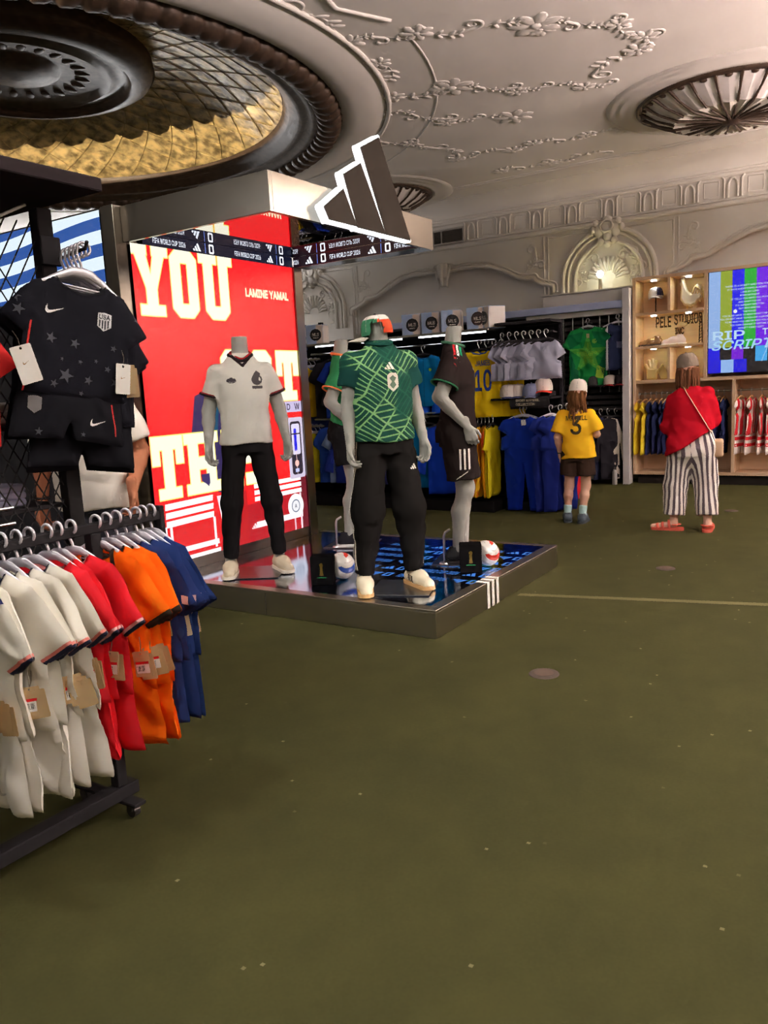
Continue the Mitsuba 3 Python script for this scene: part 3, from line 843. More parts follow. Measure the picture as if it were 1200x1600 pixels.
def hand_mesh(wr, d, n, s, size=1.0, curl=(22, 34, 24), h=.0045):
    """A hand from the wrist along d; the palm faces n, the thumb is on side s."""
    d = np.asarray(d, float) / np.linalg.norm(d)
    n = np.asarray(n, float) - d * (np.asarray(n, float) @ d)
    n /= np.linalg.norm(n)
    s_ = np.cross(d, n)
    s = s_ if s_ @ np.asarray(s, float) > 0 else -s_
    wr = np.asarray(wr, float)
    segs = [(wr - d * .05, wr + d * .02, .027, .024)]
    for i, (o, L) in enumerate(((.030, .070), (.010, .080), (-.011, .074), (-.030, .058))):
        b = wr + d * (.092 - .006 * abs(i - 1)) * size + s * o * size
        segs.append((wr + s * o * .55 * size + d * .01, b, .017 * size, .0135 * size))
        q, a = b, math.radians(8)
        for j, f in enumerate((.45, .32, .25)):
            a += math.radians(curl[j] * (1 + .12 * i))
            e = q + (d * math.cos(a) + n * math.sin(a)) * L * f * size
            segs.append((q, e, (.0094 - .0008 * j) * size, (.0086 - .0008 * j) * size))
            q = e
    t0 = wr + s * .022 * size + d * .02 * size
    t1 = t0 + (d * .62 + s * .62 + n * .35) * .045 * size
    t2 = t1 + (d * .86 + s * .2 + n * .42) * .035 * size
    segs += [(t0, t1, .0165 * size, .0115 * size), (t1, t2, .0115 * size, .0088 * size), (t2, t2 + (d * .85 - s * .1 + n * .5) * .022 * size, .0092 * size, .0075 * size)]
    allp = np.array([q for a, b, _, _ in segs for q in (a, b)])

    def fn(p):
        dd = None
        for k, (a, b, ra, rb) in enumerate(segs):
            e = rc(p, a, b, ra, rb)
            dd = e if dd is None else smin(dd, e, .006)
        return dd
    return nets(fn, allp.min(0) - .035, allp.max(0) + .035, h)


def head_sdf(p, c, yaw=0.0, tilt=0.0, s=1.0):
    """Skull, jaw, nose, ears about the head centre c, facing +y turned by yaw, leaning sideways by tilt."""
    R = (Mx(z=yaw, y=tilt))[:3, :3]
    q = (p - np.asarray(c)) @ R / s
    el = lambda o, r: (np.linalg.norm((q - o) / r, axis=1) - 1) * min(r)
    d = el(np.array([0, -.015, .03]), np.array([.077, .098, .088]))
    d = smin(d, el(np.array([0, .03, -.06]), np.array([.056, .062, .062])), .04)
    d = smin(d, rc(q, (0, .088, .0), (0, .108, -.032), .009, .014), .014)
    d = smin(d, rc(q, (-.02, .083, -.066), (.02, .083, -.066), .009, .009), .012)
    for sx in (-1, 1):
        d = smin(d, el(np.array([sx * .078, -.008, -.012]), np.array([.012, .022, .034])), .008)
        d = np.maximum(d, -(np.linalg.norm(q - [sx * .031, .092, .006], axis=1) - .013))
    return d * s


def eyes(c, yaw, tilt, s=1.0, sx=1):
    M = Mx(c, z=yaw, y=tilt, order='zy')
    return mv(trimesh.creation.icosphere(1, .011 * s), M @ Mx((sx * .031 * s, .081 * s, .006 * s)))


MALE = [(.86, .135, .09, -.01), (.92, .155, .112, -.012), (1.0, .148, .105, 0), (1.10, .140, .096, .005), (1.20, .155, .108, .01), (1.30, .170, .112, .008), (1.38, .165, .098, -.005), (1.43, .12, .07, -.012), (1.48, .06, .05, -.015)]


class Fig:
    """A standing body (facing +y, its right hand at +x) with joints J; clothes are grown over the same joints."""
    def __init__(self, J, trunk=MALE, r=1.0, neck=(1.47, 1.62), nr=.053, head=None, hands=None, leg=(.085, .058, .052, .036), arm=(.055, .045, .042, .027)):
        self.J, self.trunk, self.r, self.neck, self.nr, self.head, self.hands, self.leg, self.arm = J, trunk, r, neck, nr, head, hands, leg, arm

    def sdf(self, p):
        J, r, lg, ar = self.J, self.r, self.leg, self.arm
        d = loft(p, self.trunk)
        for s in 'LR':
            h, k, a = (np.array(J[q + s], float) for q in ('hip', 'kn', 'an'))
            d = smin(d, rc(p, h, k, lg[0] * r, lg[1] * r), .05 * r)
            calf = k + (a - k) * .33 + np.array(J.get('back', (0, -.022, 0))) * r
            d = smin(d, smin(rc(p, k, calf, lg[1] * r * .96, lg[2] * r * 1.04), rc(p, calf, a, lg[2] * r * 1.04, lg[3] * r), .03), .03)
            t = np.array(J['toe' + s], float)
            d = smin(d, rc(p, a - [0, 0, .035 * r], t, .036 * r, .026 * r), .03)
            sh, e, w = (np.array(J[q + s], float) for q in ('sh', 'el', 'wr'))
            d = smin(d, rc(p, sh, e, ar[0] * r, ar[1] * r), .05 * r)
            m = e + (w - e) * .3
            d = smin(d, smin(rc(p, e, m, ar[1] * r * .95, ar[2] * r), rc(p, m, w, ar[2] * r, ar[3] * r), .02), .02)
        nb, nt = self.neck if np.ndim(self.neck[0]) else ((0, -.02, self.neck[0]), (0, 0.0, self.neck[1]))
        nd = rc(p, nb, nt, self.nr * 1.1, self.nr)
        if self.head is None:
            nd = np.maximum(nd, p[:, 2] - nt[2])
        d = smin(d, nd, .03)
        if self.head is not None:
            d = smin(d, head_sdf(p, *self.head), .02)
        return d

    def body(self, h=.011):
        q = np.array([v for k, v in self.J.items() if k != 'back'])
        lo, hi = q.min(0) - .2, q.max(0) + .2
        lo[2] = -.02
        hi[2] = max(hi[2], (self.head[0][2] if self.head is not None else (self.neck[1] if not np.ndim(self.neck[1]) else self.neck[1][2])) + .16)
        ms = [nets(self.sdf, lo, hi, h)]
        for s in 'LR':
            if s in (self.hands or {}):
                ms.append(hand_mesh(self.J['wr' + s], *self.hands[s]))
        return cat(ms)

    def shirt(self, trunk, hem, sleeve=.62, sr=(.078, .088), fold=.008, neck=.066, hemtilt=0.0, h=.009, e=2.4, seed=1, elbow=False):
        J = self.J

        def fn(p):
            d = loft(p, trunk, e)
            for s in 'LR':
                sh, el, wr = (np.array(J[q + s], float) for q in ('sh', 'el', 'wr'))
                a = (el - sh) / np.linalg.norm(el - sh)
                if sleeve > 1:
                    E = el + (wr - el) * (sleeve - 1)
                    b = (wr - el) / np.linalg.norm(wr - el)
                    arm = smin(rc(p, sh - [0, 0, .012], el, sr[0], sr[1]), np.maximum(rc(p, el, E + b * .05, sr[1], sr[1] * .85), (p - E) @ b), .03)
                else:
                    E = sh + (el - sh) * sleeve
                    arm = np.maximum(rc(p, sh - [0, 0, .012], E + a * .06, sr[0], sr[1]), (p - E) @ a)
                d = smin(d, arm, .035)
            w = p * [7, 7, 3.2] + [[0, 0, 0]]
            fo = meshkit.fbm(w + seed * 11.3, 2, seed) - .5
            dg = np.sin((p[:, 0] * 1.2 + p[:, 2]) * 34 + 6 * meshkit.noise(p * 5, seed)) * .35
            cr_ = 1 - np.abs(meshkit.fbm(p * [5, 5, 5.5] + [p[0, 0] * 0 + seed, 0, 0], 2, seed + 5) * 2 - 1) * 3
            d = d + fold * (fo * 2 + .9 * np.clip(cr_, 0, 1) + dg * np.clip((trunk[-1][0] - p[:, 2]) * 1.5, .15, 1)) * np.clip(1.4 - np.abs(d) * 8, 0, 1)
            return np.maximum(d, hem - p[:, 2] - hemtilt * p[:, 0] + .006 * np.sin(p[:, 0] * 21 + seed))
        q = np.array([J[k + s] for k in ('sh', 'el', 'wr', 'hip') for s in 'LR'], float)
        lo, hi = q.min(0) - .22, q.max(0) + .2
        lo[2], hi[2] = hem - .1 - abs(hemtilt) * .25, max(J['shL'][2], J['shR'][2]) + .16
        return nets(fn, lo, hi, h)

    def pants(self, waist, cuff, lr, fold=.007, hw=(.175, .13), h=.0095, seed=3, hipz=None, wy=0.0, wx=0.0, low=0.0, blend=.028):
        """lr: radii at hip, knee, cuff; cuff: fraction of the way from the hip (0) over the knee (1) to the ankle (2)."""
        J = self.J
        hz = hipz or J['hipL'][2]
        def fn(p):
            d = loft(p, ([(hz - low, hw[0] * .62, hw[1] * .45, wy - .005, wx)] if low else []) + [(hz - .06, hw[0] * .94, hw[1] * .97, wy - .012, wx), (hz + .02, hw[0], hw[1], wy - .012, wx), (waist, hw[0] * .93, hw[1] * .9, wy, wx)], 2.4)
            for s in 'LR':
                hp, k, a = (np.array(J[q + s], float) for q in ('hip', 'kn', 'an'))
                if cuff <= 1:
                    E = hp + (k - hp) * cuff
                    v = (k - hp) / np.linalg.norm(k - hp)
                    L = np.maximum(rc(p, hp, E + v * .05, lr[0], lr[1]), (p - E) @ v)
                else:
                    E = k + (a - k) * (cuff - 1)
                    v = (a - k) / np.linalg.norm(a - k)
                    L = np.maximum(smin(rc(p, hp, k, lr[0], lr[1]), rc(p, k, E + v * .04, lr[1], lr[2]), .03), np.where((p - k) @ v > 0, (p - E) @ v, -1))
                d = smin(d, L, blend)
            fo = meshkit.fbm(p * [8, 8, 3.6] + seed, 2, seed) - .5
            dg = np.sin((p[:, 2] + p[:, 0] * .8 + p[:, 1]) * 40 + 6 * meshkit.noise(p * 4, seed)) * .3
            cr_ = 1 - np.abs(meshkit.fbm(p * [5, 5, 5.5] + seed, 2, seed + 5) * 2 - 1) * 3
            return d + fold * (fo * 2 + dg + .8 * np.clip(cr_, 0, 1))
        q = np.array([J[k + s] for k in ('kn', 'an', 'hip') for s in 'LR'], float)
        lo, hi = q.min(0) - .17, q.max(0) + .17
        hi[2] = waist + .03
        return nets(fn, lo, hi, h)


def gridtri(poly, s):
    """Points and triangles that fill the polygon at spacing s."""
    poly = poly.buffer(0)
    pts = []
    for g in polys(poly):
        for r in [g.exterior, *g.interiors]:
            n = max(int(r.length / s), 4)
            base = np.array(r.segmentize(s).coords[:-1])
            pts.append(base)
    nb = sum(map(len, pts))
    x0, y0, x1, y1 = poly.bounds
    gx, gy = np.meshgrid(np.arange(x0, x1, s), np.arange(y0, y1, s * .866))
    gx = gx + (np.arange(gx.shape[0]) % 2)[:, None] * s / 2
    c = np.c_[gx.ravel(), gy.ravel()]
    ins = poly.buffer(-s * .55)
    if not ins.is_empty:
        pts.append(c[shapely.contains_xy(ins, c[:, 0], c[:, 1])])
    p = np.unique(np.round(np.vstack(pts), 6), axis=0)
    t = Delaunay(p).simplices
    cc = p[t].mean(1)
    t = t[shapely.contains_xy(poly, cc[:, 0], cc[:, 1])]
    a = p[t]
    ar = (a[:, 1, 0] - a[:, 0, 0]) * (a[:, 2, 1] - a[:, 0, 1]) - (a[:, 2, 0] - a[:, 0, 0]) * (a[:, 1, 1] - a[:, 0, 1])
    t = t[np.abs(ar) > 1e-10]
    ar = ar[np.abs(ar) > 1e-10]
    t[ar < 0] = t[ar < 0][:, ::-1]
    return p, t


def decal(mesh, poly, M, s=.012, off=.0016, depth=.6):
    """A printed or sewn shape laid on the mesh's surface, projected along -z of the frame M."""
    p, t = gridtri(poly, s)
    o = np.c_[p, np.full(len(p), depth), np.ones(len(p))] @ M.T
    d = np.broadcast_to(-M[:3, 2], (len(p), 3))
    loc, ri, ti = mesh.ray.intersects_location(o[:, :3], d, multiple_hits=False)
    out = np.full((len(p), 3), np.nan)
    nn = np.zeros((len(p), 3))
    out[ri], nn[ri] = loc, mesh.face_normals[ti]
    ok = ~np.isnan(out[:, 0])
    if ok.sum() < 3:
        raise ValueError('decal misses its surface')
    keep = ok[t].all(1)
    out = np.where(ok[:, None], out, 0) + M[:3, 2] * off
    return trimesh.Trimesh(out, t[keep], process=False)


def shoe(L=.29, w=.092, up=(215, 205, 185), sole=(235, 230, 218), stripe=None, high=.115, lace=(240, 238, 230), h=.006):
    """A low shoe pointing to +y, ankle over the origin: (part, mesh, colour) list."""
    k, kw = L / .29, w / .092

    def fn(p):
        q = p / [kw, k, 1]
        d = rc(q, (0, -.055, .045), (0, .05, .055), .040, .043)
        d = smin(d, rc(q, (0, .05, .052), (.0, .155, .030), .042, .036), .04)
        d = smin(d, rc(q, (0, -.035, .06), (0, -.025, high), .038, .036), .03)
        d = np.maximum(d, p[:, 2] - high)
        return np.maximum(d, .016 - p[:, 2])
    u = nets(fn, (-.075 * kw, -.12 * k, .0), (.075 * kw, .22 * k, high + .02), h)
    out = sg.LineString([(0, -.055 * k), (0, .05 * k), (.004, .148 * k)]).buffer(.046 * kw)
    out = out.intersection(rect(-.046 * kw, -.2, .05 * kw, .3))
    so = extr(out, .021)
    parts = [('upper', u, up, True), ('sole', so, sole, False)]
    ls = []
    for i in range(4):
        y, z = (.03 + .022 * i) * k, .094 - .0085 * i
        ls.append(tube([(-.022, y, z - .006), (0, y + .002, z + .002), (.022, y, z - .006)], .0042, 6))
    parts.append(('laces', cat(ls), lace, True))
    if stripe is not None:
        st = []
        for sx in (-1, 1):
            for i in range(3):
                M = frame((0, (.012 + .026 * i) * k, .052), (-.45 * sx * 0, .45, 1), (0, 1, 0)) if False else frame((0, (.0 + .026 * i) * k, .045), (0, sx * 1, 0), (0, .5, 1))
                st.append(decal(u, rect(-.007, -.016, .006, .026), M, .008, .0012, .2))
        parts.append(('stripe', cat(st), stripe, False))
    return parts


def put_shoes(P_, J, parts_fn, toe_out=12, names='shoe'):
    for s, sg_ in (('R', 1), ('L', -1)):
        a, t = np.array(J['an' + s], float), np.array(J['toe' + s], float)
        v = t - a
        M = Mx((a[0], a[1], a[2] - .085), z=-math.atan2(v[0], v[1]))
        for part, m, c, sm in parts_fn:
            yield s, part, mv(m, M), c, sm


def facing(x, y):
    return math.atan2(-x, y)


GREY = (142, 144, 139)


def mannequin_joints(spread=.17, armout=(.275, .275), twist=0.0):
    J = {}
    for s, g in (('R', 1), ('L', -1)):
        J['hip' + s] = (g * .088, -.01, .90)
        J['kn' + s] = (g * (.092 + spread) / 2 * 1.02, .025, .50)
        J['an' + s] = (g * spread, -.02, .085)
        J['toe' + s] = (g * (spread + .03), .13, .03)
        J['sh' + s] = (g * .166, -.02, 1.392)
        o = armout[0] if s == 'R' else armout[1]
        J['el' + s] = (g * (o - .025), -.045, 1.135)
        J['wr' + s] = (g * o, .045, .905)
    return J


def stamp_fig(name, label, cat_, M, parts):
    """parts: (key, mesh, bsdf, colour, smooth, label, parent part)."""
    root = thing(name, label, cat_, 'mannequins on the stage' if cat_ == 'mannequin' else None)
    ids = {}
    for key, mesh, bs, col, sm, lab, par in parts:
        k = unique(f'{ids[par] if par else root}__{key}')
        ids[key] = k
        scene[k] = {**shape(mesh, bs, col, sm), 'to_world': T(M)}
        if lab:
            tag(k, lab)
    return root


def z_axis_front(x, z, sgn=1):
    """Decal frame that looks at the figure's front (sgn 1) or back (-1), centred at x, z."""
    return frame((x, 0, z), (-sgn, 0, 0), (0, 0, 1))


def collar(fig, z, r=(.072, .066), t=.011, vee=0.0, y=-.012):
    a = np.linspace(0, 2 * PI, 40, endpoint=False)
    return tube(np.c_[r[0] * np.cos(a), y + r[1] * np.sin(a) + .02 * vee * np.clip(np.sin(a), 0, 1) ** 4, z + .018 * -np.sin(a) - vee * .07 * np.clip(np.sin(a), 0, 1) ** 5], t, 7, closed=True)


TEE = [(.80, .205, .145, -.005), (.95, .20, .142, 0), (1.10, .192, .132, .006), (1.22, .196, .134, .01), (1.32, .198, .132, .006), (1.37, .194, .12, -.002), (1.42, .168, .10, -.01), (1.46, .128, .084, -.014), (1.49, .098, .074, -.015), (1.515, .072, .066, -.012)]
TEE_A = [(z, w * .89, d * .93, c) for z, w, d, c in TEE]
TEE_B = [(z, w * .94, d * .97, c) for z, w, d, c in TEE]
SLIM = [(z, w * .88, d * .9, c) for z, w, d, c in MALE]
HANDS = {'R': ((.05, .10, -1), (-.75, .5, 0), (-.2, 1, 0)), 'L': ((-.05, .10, -1), (.75, .5, 0), (.2, 1, 0))}


def cuffs(fig, sleeve, r, t=.008, sides='LR'):
    ms = []
    for s in sides:
        sh, el = np.array(fig.J['sh' + s], float), np.array(fig.J['el' + s], float)
        E, a = sh + (el - sh) * sleeve, (el - sh) / np.linalg.norm(el - sh)
        u = np.cross(a, [0, 1, 0])
        u /= np.linalg.norm(u)
        v = np.cross(a, u)
        an = np.linspace(0, 2 * PI, 28, endpoint=False)
        ms.append(tube(E + r * (np.cos(an)[:, None] * u + np.sin(an)[:, None] * v), t, 6, closed=True))
    return cat(ms)


def base_plate(x, y, rot, label):
    k = thing('base_plate', label, 'base plate')
    add('plate', mv(box((-.19, -.19, 0), (.19, .19, .008), .002), Mx((x, y, ZT + .0006), z=rot)), 'metal', (120, 122, 128), parent=k)
    return k


# --- mannequin in the white jersey
th = facing(.75, -.66)
FA = Fig(mannequin_joints(.175, (.262, .268)), SLIM, hands=HANDS, leg=(.068, .050, .044, .033))
sh = FA.shirt(TEE_A, .905, .60, (.070, .079), .009, seed=2)
pn = FA.pants(1.0, 1.93, (.087, .072, .05), .006, seed=4, hw=(.156, .118))
sp = shoe(.285, .095, (196, 184, 160), (214, 208, 192))
parts = [('body', FA.body(), 'matte', GREY, True, 'matte grey headless body', None), ('jersey', sh, 'cloth', (188, 186, 178), True, 'off-white football jersey with black trim', None), ('trousers', pn, 'cloth', (14, 14, 15), True, 'slim black trousers', None),
         ('collar', collar(FA, 1.500, (.079, .073), .010, vee=.35), 'cloth', (24, 20, 22), True, 'black vee collar', 'jersey'), ('inner_collar', collar(FA, 1.512, (.068, .064), .008, .35), 'cloth', (140, 32, 36), True, None, 'jersey'),
         ]
for ss in 'LR':
    parts += [('cuff', cuffs(FA, .60, .077, .008, ss), 'cloth', (26, 20, 22), True, 'dark sleeve cuff', 'jersey'), ('cuff_edge', cuffs(FA, .57, .075, .006, ss), 'cloth', (120, 40, 44), True, None, 'jersey')]
vee = sg.LineString([(-.074, .075), (-.05, .045), (0, -.005), (.05, .045), (.074, .075)]).buffer(.009)
parts.append(('collar_band', decal(sh, vee, z_axis_front(0, 1.43), .010, .002), 'cloth', (24, 20, 22), False, 'black vee neckline', 'jersey'))
tre = shapely.union_all([sa.rotate(sg.Point(0, .026).buffer(.014, 8), a_, origin=(0, 0)) for a_ in (-42, 0, 42)] + [sa.rotate(sa.scale(sg.Point(0, .02).buffer(.012, 8), .7, 1.6), a_, origin=(0, 0)) for a_ in (-42, 0, 42)]).difference(shapely.union_all([rect(-.05, .0 + .009 * i, .05, .003 + .009 * i) for i in range(2)]))
parts.append(('trefoil', decal(sh, tre, z_axis_front(.085, 1.31)), 'cloth', (50, 48, 52), False, 'small dark leaf badge', 'jersey'))
cr = shapely.union_all([disc(0, .03, .036).difference(disc(0, .03, .026)), P((-.03, .05), (.0, .09), (.03, .07), (.01, .03), (.03, .01), (-.02, .0)), rect(-.035, -.03, .035, -.012)])
parts.append(('crest', decal(sh, cr, z_axis_front(-.085, 1.30)), 'cloth', (66, 64, 66), False, 'dark national crest', 'jersey'))
for sgn in (-1, 1):
    for i in range(3):
        parts.append(('shoulder_stripe', decal(sh, rect(.085, -.007, .215, .0), frame((0, -.035 + .016 * i, 0), (sgn, 0, 0), (0, sgn * 1.0, 0)), .012, .0016, 1.7), 'cloth', (88, 78, 80), False, None, 'jersey'))
for s, part, m, c, sm in put_shoes(None, FA.J, sp):
    parts.append((f'{part}' if part != 'upper' else 'shoe', m, 'matte' if part != 'laces' else 'cloth', c, sm, 'beige suede trainer' if part == 'upper' else None, None if part == 'upper' else 'shoe'))
stamp_fig('mannequin', 'headless grey mannequin in a white jersey and slim black trousers before the red screen', 'mannequin', Mx((-3.735, 4.10, ZT + .008), z=th), parts)
base_plate(-3.735, 4.10, .5, 'square metal base plate under the mannequin in the white jersey')

# --- mannequin in the green maze jersey
BO = np.array([-2.595, 4.06, ZT + .008])
bu = np.array([math.cos(th), math.sin(th), 0])


def maze(p, n, uv):
    u = ((p.x - BO[0]) * bu[0] + (p.y - BO[1]) * bu[1]) + .022 * noise(p.z * 11, p.x * 7)
    v = p.z
    a, b = (u * .80 + v * .60) / .105, (-u * .60 + v * .80) / .105
    ca, cb = dr.floor(a), dr.floor(b)
    fa, fb = a - ca, b - cb
    r = cell_rand(ca, cb, 3)
    t = dr.select(r < .4, fa, dr.select(r < .75, fb, (fa + fb) * .5))
    ln = smoothstep(.33, .43, dr.abs(dr.abs((t * 4.0) - dr.floor(t * 4.0) - .5) - .0) * 1.0)
    edge = smoothstep(.035, .06, dr.minimum(dr.minimum(fa, 1 - fa), dr.minimum(fb, 1 - fb)))
    ln = dr.maximum(ln * .95, 1 - edge)
    patch = smoothstep(.38, .62, fbm(u * 7 + 3, v * 7 + 1, 0.0, octaves=3))
    hi = mix(lin((34, 92, 68)).tolist(), lin((116, 160, 106)).tolist(), patch)
    return mix(lin((17, 56, 48)).tolist(), hi, ln * (.35 + .65 * patch))


mat('maze_cloth', mikit.proc(maze), .85, spec=.08)
JB = mannequin_joints(.165, (.222, .238))
FB = Fig(JB, SLIM, hands=HANDS, leg=(.068, .050, .044, .033))
sh = FB.shirt(TEE_B, .915, .58, (.074, .083), .010, seed=5, e=2.5)
pn = FB.pants(1.0, 1.95, (.096, .104, .058), .010, seed=7, hw=(.165, .125))
sp = shoe(.30, .098, (222, 212, 184), (196, 160, 112), stripe=(44, 34, 34))
vx = sh.vertices
side = lambda sgn: sh.submesh([np.where((sh.triangles_center[:, 0] * sgn > .185))[0]], append=True, repair=False)
parts = [('body', FB.body(), 'matte', GREY, True, 'matte grey headless body', None), ('jersey', sh, 'maze_cloth', None, True, 'green training jersey with a maze print', None), ('trousers', pn, 'cloth', (16, 16, 16), True, 'loose black track trousers', None),
         ('collar', collar(FB, 1.500, (.078, .073)), 'cloth', (20, 54, 48), True, 'dark green collar', 'jersey')]
for sgn in (-1, 1):
    ss = 'R' if sgn > 0 else 'L'
    A, E = np.array(JB['sh' + ss]), np.array(JB['el' + ss])
    a = (E - A) / np.linalg.norm(E - A)
    m = trimesh.intersections.slice_mesh_plane(sh, a, A + a * .045)
    m = trimesh.intersections.slice_mesh_plane(m, np.array([sgn, 0, .28]) / math.hypot(1, .28), A - [sgn * .008, 0, .10])
    nv = m.vertex_normals
    m = trimesh.Trimesh(m.vertices + nv * .0018, m.faces, process=False)
    parts.append(('sleeve', m, 'cloth', (20, 50, 48), True, 'plain dark green sleeve', 'jersey'))
    for i in range(3):
        g = rect(-.47 + .004, -.028 + .0215 * i, -.01, -.016 + .0215 * i)
        M = frame((0, -.0, .90), (0, 0, 1), (0, sgn * 1.0, 0))
        M[:3, 2] = [sgn, 0, 0]
        M[:3, 1] = [0, 1, 0]
        for (z0_, z1_, tilt) in ((.52, .93, 0), (.14, .52, 0)):
            parts.append(('side_stripe', decal(pn, rect(z0_, -.03 + .0215 * i, z1_, -.019 + .0215 * i), np.array([[0, 0, sgn, 0], [0, 1, 0, .0], [1, 0, 0, 0], [0, 0, 0, 1.0]]), .02, .002, .6), 'cloth', (226, 222, 208), False, 'white side stripe', 'trousers'))
parts.append(('three_bars', decal(sh, sa.translate(three_bars(.062, .046), -.031, 0), z_axis_front(-.02, 1.335)), 'cloth', (222, 206, 190), False, 'pale three bars badge', 'jersey'))
cr = P((-.034, .065), (-.02, .08), (.02, .08), (.034, .065), (.034, .0), (.0, -.03), (-.034, .0))
parts.append(('crest', decal(sh, cr, z_axis_front(-.035, 1.235)), 'cloth', (206, 200, 184), False, 'pale national crest', 'jersey'))
parts.append(('crest_emblem', decal(sh, P((-.02, .05), (.0, .066), (.022, .05), (.008, .03), (.02, .01), (0, -.012), (-.02, .01), (-.006, .03)), z_axis_front(-.035, 1.235), .012, .0026), 'cloth', (88, 110, 92), False, None, 'crest'))
parts.append(('three_bars', decal(pn, sa.translate(three_bars(.045, .034), -.02, 0), z_axis_front(-.15, .74)), 'cloth', (226, 222, 208), False, 'small white three bars badge', 'trousers'))
for s, part, m, c, sm in put_shoes(None, FB.J, sp):
    parts.append((f'{part}' if part != 'upper' else 'shoe', m, 'matte' if part != 'laces' else 'cloth', c, sm, 'cream trainer with dark side stripes and gum sole' if part == 'upper' else None, None if part == 'upper' else 'shoe'))
stamp_fig('mannequin', 'headless grey mannequin in a green maze print jersey and black track trousers', 'mannequin', Mx(BO, z=th), parts)
base_plate(-2.53, 4.10, .35, 'square metal base plate under the mannequin in the green jersey')


# --- mannequins behind, in profile, with shorts
def profile_joints():
    J = mannequin_joints(.10, (.25, .25))
    for s, g in (('R', 1), ('L', -1)):
        J['kn' + s] = (g * .10, .03 + (.02 if s == 'L' else 0), .50)
        J['an' + s] = (g * .105, -.035 + (.05 if s == 'L' else 0), .085)
        J['toe' + s] = (g * .12, .115 + (.05 if s == 'L' else 0), .03)
        J['el' + s] = (g * .235, -.12, 1.145)
        J['wr' + s] = (g * .225, .055, .945)
    return J


PH = {'R': ((-.02, .32, -1), (-1, .1, 0), (.0, 1, .3)), 'L': ((.02, .32, -1), (1, .1, 0), (0, 1, .3))}
JC = profile_joints()
FC = Fig(JC, hands=PH)
for who in (0, 1):
    loc, d_ = ((-2.545, 4.94), (.87, .50)) if who == 0 else ((-3.665, 5.19), (.80, .60))
    if who:
        FC = Fig(JC, hands=PH, leg=(.080, .052, .046, .033))
    sh = FC.shirt([(z, w, d * .9, c) for z, w, d, c in TEE], .80 if who == 0 else .87, .66, (.080, .090), .007, seed=9 + who)
    pn = FC.pants(1.0, .80 if who == 0 else .62, (.125, .118, .05), .008, hw=(.19, .145), seed=12 + who)
    sp = shoe(.285, .095, (30, 32, 34) if who == 0 else (26, 26, 30), (60, 60, 62) if who == 0 else (225, 225, 225), lace=(230, 230, 230))
    parts = [('body', FC.body(), 'matte', GREY, True, 'matte grey headless body', None), ('jersey', sh, 'cloth', (25, 21, 21) if who == 0 else (44, 112, 72), True, 'black jersey with coloured shoulder stripes' if who == 0 else 'green jersey with orange cuffs', None),
             ('shorts', pn, 'cloth', (22, 19, 19) if who == 0 else (18, 18, 19), True, 'long black shorts', None), ('collar', collar(FC, 1.500, (.078, .073)), 'cloth', (60, 100, 80) if who == 0 else (230, 130, 80), True, None, 'jersey')]
    parts += [('cuff', cuffs(FC, .66, .089, .007, ss), 'cloth', (40, 92, 66) if who == 0 else (238, 140, 92), True, None, 'jersey') for ss in 'LR']
    for sgn in (-1, 1):
        for i, c in enumerate(((196, 42, 48), (236, 232, 226), (30, 120, 84)) if who == 0 else ((236, 236, 230),) * 3):
            y = -.013 + .0215 * i
            parts.append(('shoulder_stripe', decal(sh, rect(.085, -.0075, .25, .0075), np.array([[sgn, 0, 0, 0], [0, sgn, 0, y], [0, 0, 1, 0], [0, 0, 0, 1.0]]), .014, .0018, 1.8), 'cloth', c, False, None, 'jersey'))
        if who == 0:
            for i in range(3):
                parts.append(('side_stripe', decal(pn, rect(.66, -.008 + .03 * i, .80, .006 + .03 * i), np.array([[0, 0, sgn, 0], [0, 1, 0, .0], [1, 0, 0, 0], [0, 0, 0, 1.0]]), .02, .002, .6), 'cloth', (232, 230, 224), False, 'white side stripe', 'shorts'))
            parts.append(('piping', decal(pn, P((.645, .05), (.652, .05), (.60, -.03), (.592, -.03)), np.array([[0, 0, sgn, 0], [0, 1, 0, .0], [1, 0, 0, 0], [0, 0, 0, 1.0]]), .02, .002, .6), 'cloth', (220, 218, 212), False, None, 'shorts'))
    if who == 0:
        parts.append(('three_bars', decal(sh, sa.translate(three_bars(.055, .042), -.027, 0), z_axis_front(.075, 1.32)), 'cloth', (226, 210, 196), False, None, 'jersey'))
    for s, part, m, c, sm in put_shoes(None, FC.J, sp):
        parts.append((f'{part}' if part != 'upper' else 'shoe', m, 'matte' if part != 'laces' else 'cloth', c, sm, 'dark trainer' if part == 'upper' else None, None if part == 'upper' else 'shoe'))
    stamp_fig('mannequin', 'headless grey mannequin seen from the side in a black jersey and black shorts' if who == 0 else 'headless grey mannequin in a green jersey and black shorts half hidden at the back', 'mannequin', Mx((*loc, ZT + .008), z=facing(*d_)), parts)
    base_plate(*loc, .3, 'square metal base plate under the mannequin in ' + ('the black jersey' if who == 0 else 'shorts at the back of the stage'))
    # chrome calf rod that holds the mannequin up
    k = thing('support_rod', 'chrome support rod at the calf of the mannequin in ' + ('the black jersey' if who == 0 else 'the green jersey at the back'), 'support rod')
    M = Mx((*loc, ZT + .008), z=facing(*d_))
    add('rod', mv(tube([(.11, -.13, 0), (.11, -.13, .19), (.11, -.12, .22), (.11, -.085, .24)], .009, 10), M), 'metal', (210, 212, 216), smooth=True, parent=k)
    add('foot', mv(lathe([(0, .012), (.035, .01), (.04, 0)], 20), M @ Mx((.11, -.13, 0))), 'metal', (210, 212, 216), parent=k)
# ================================================================ people
SKIN = (206, 160, 138)


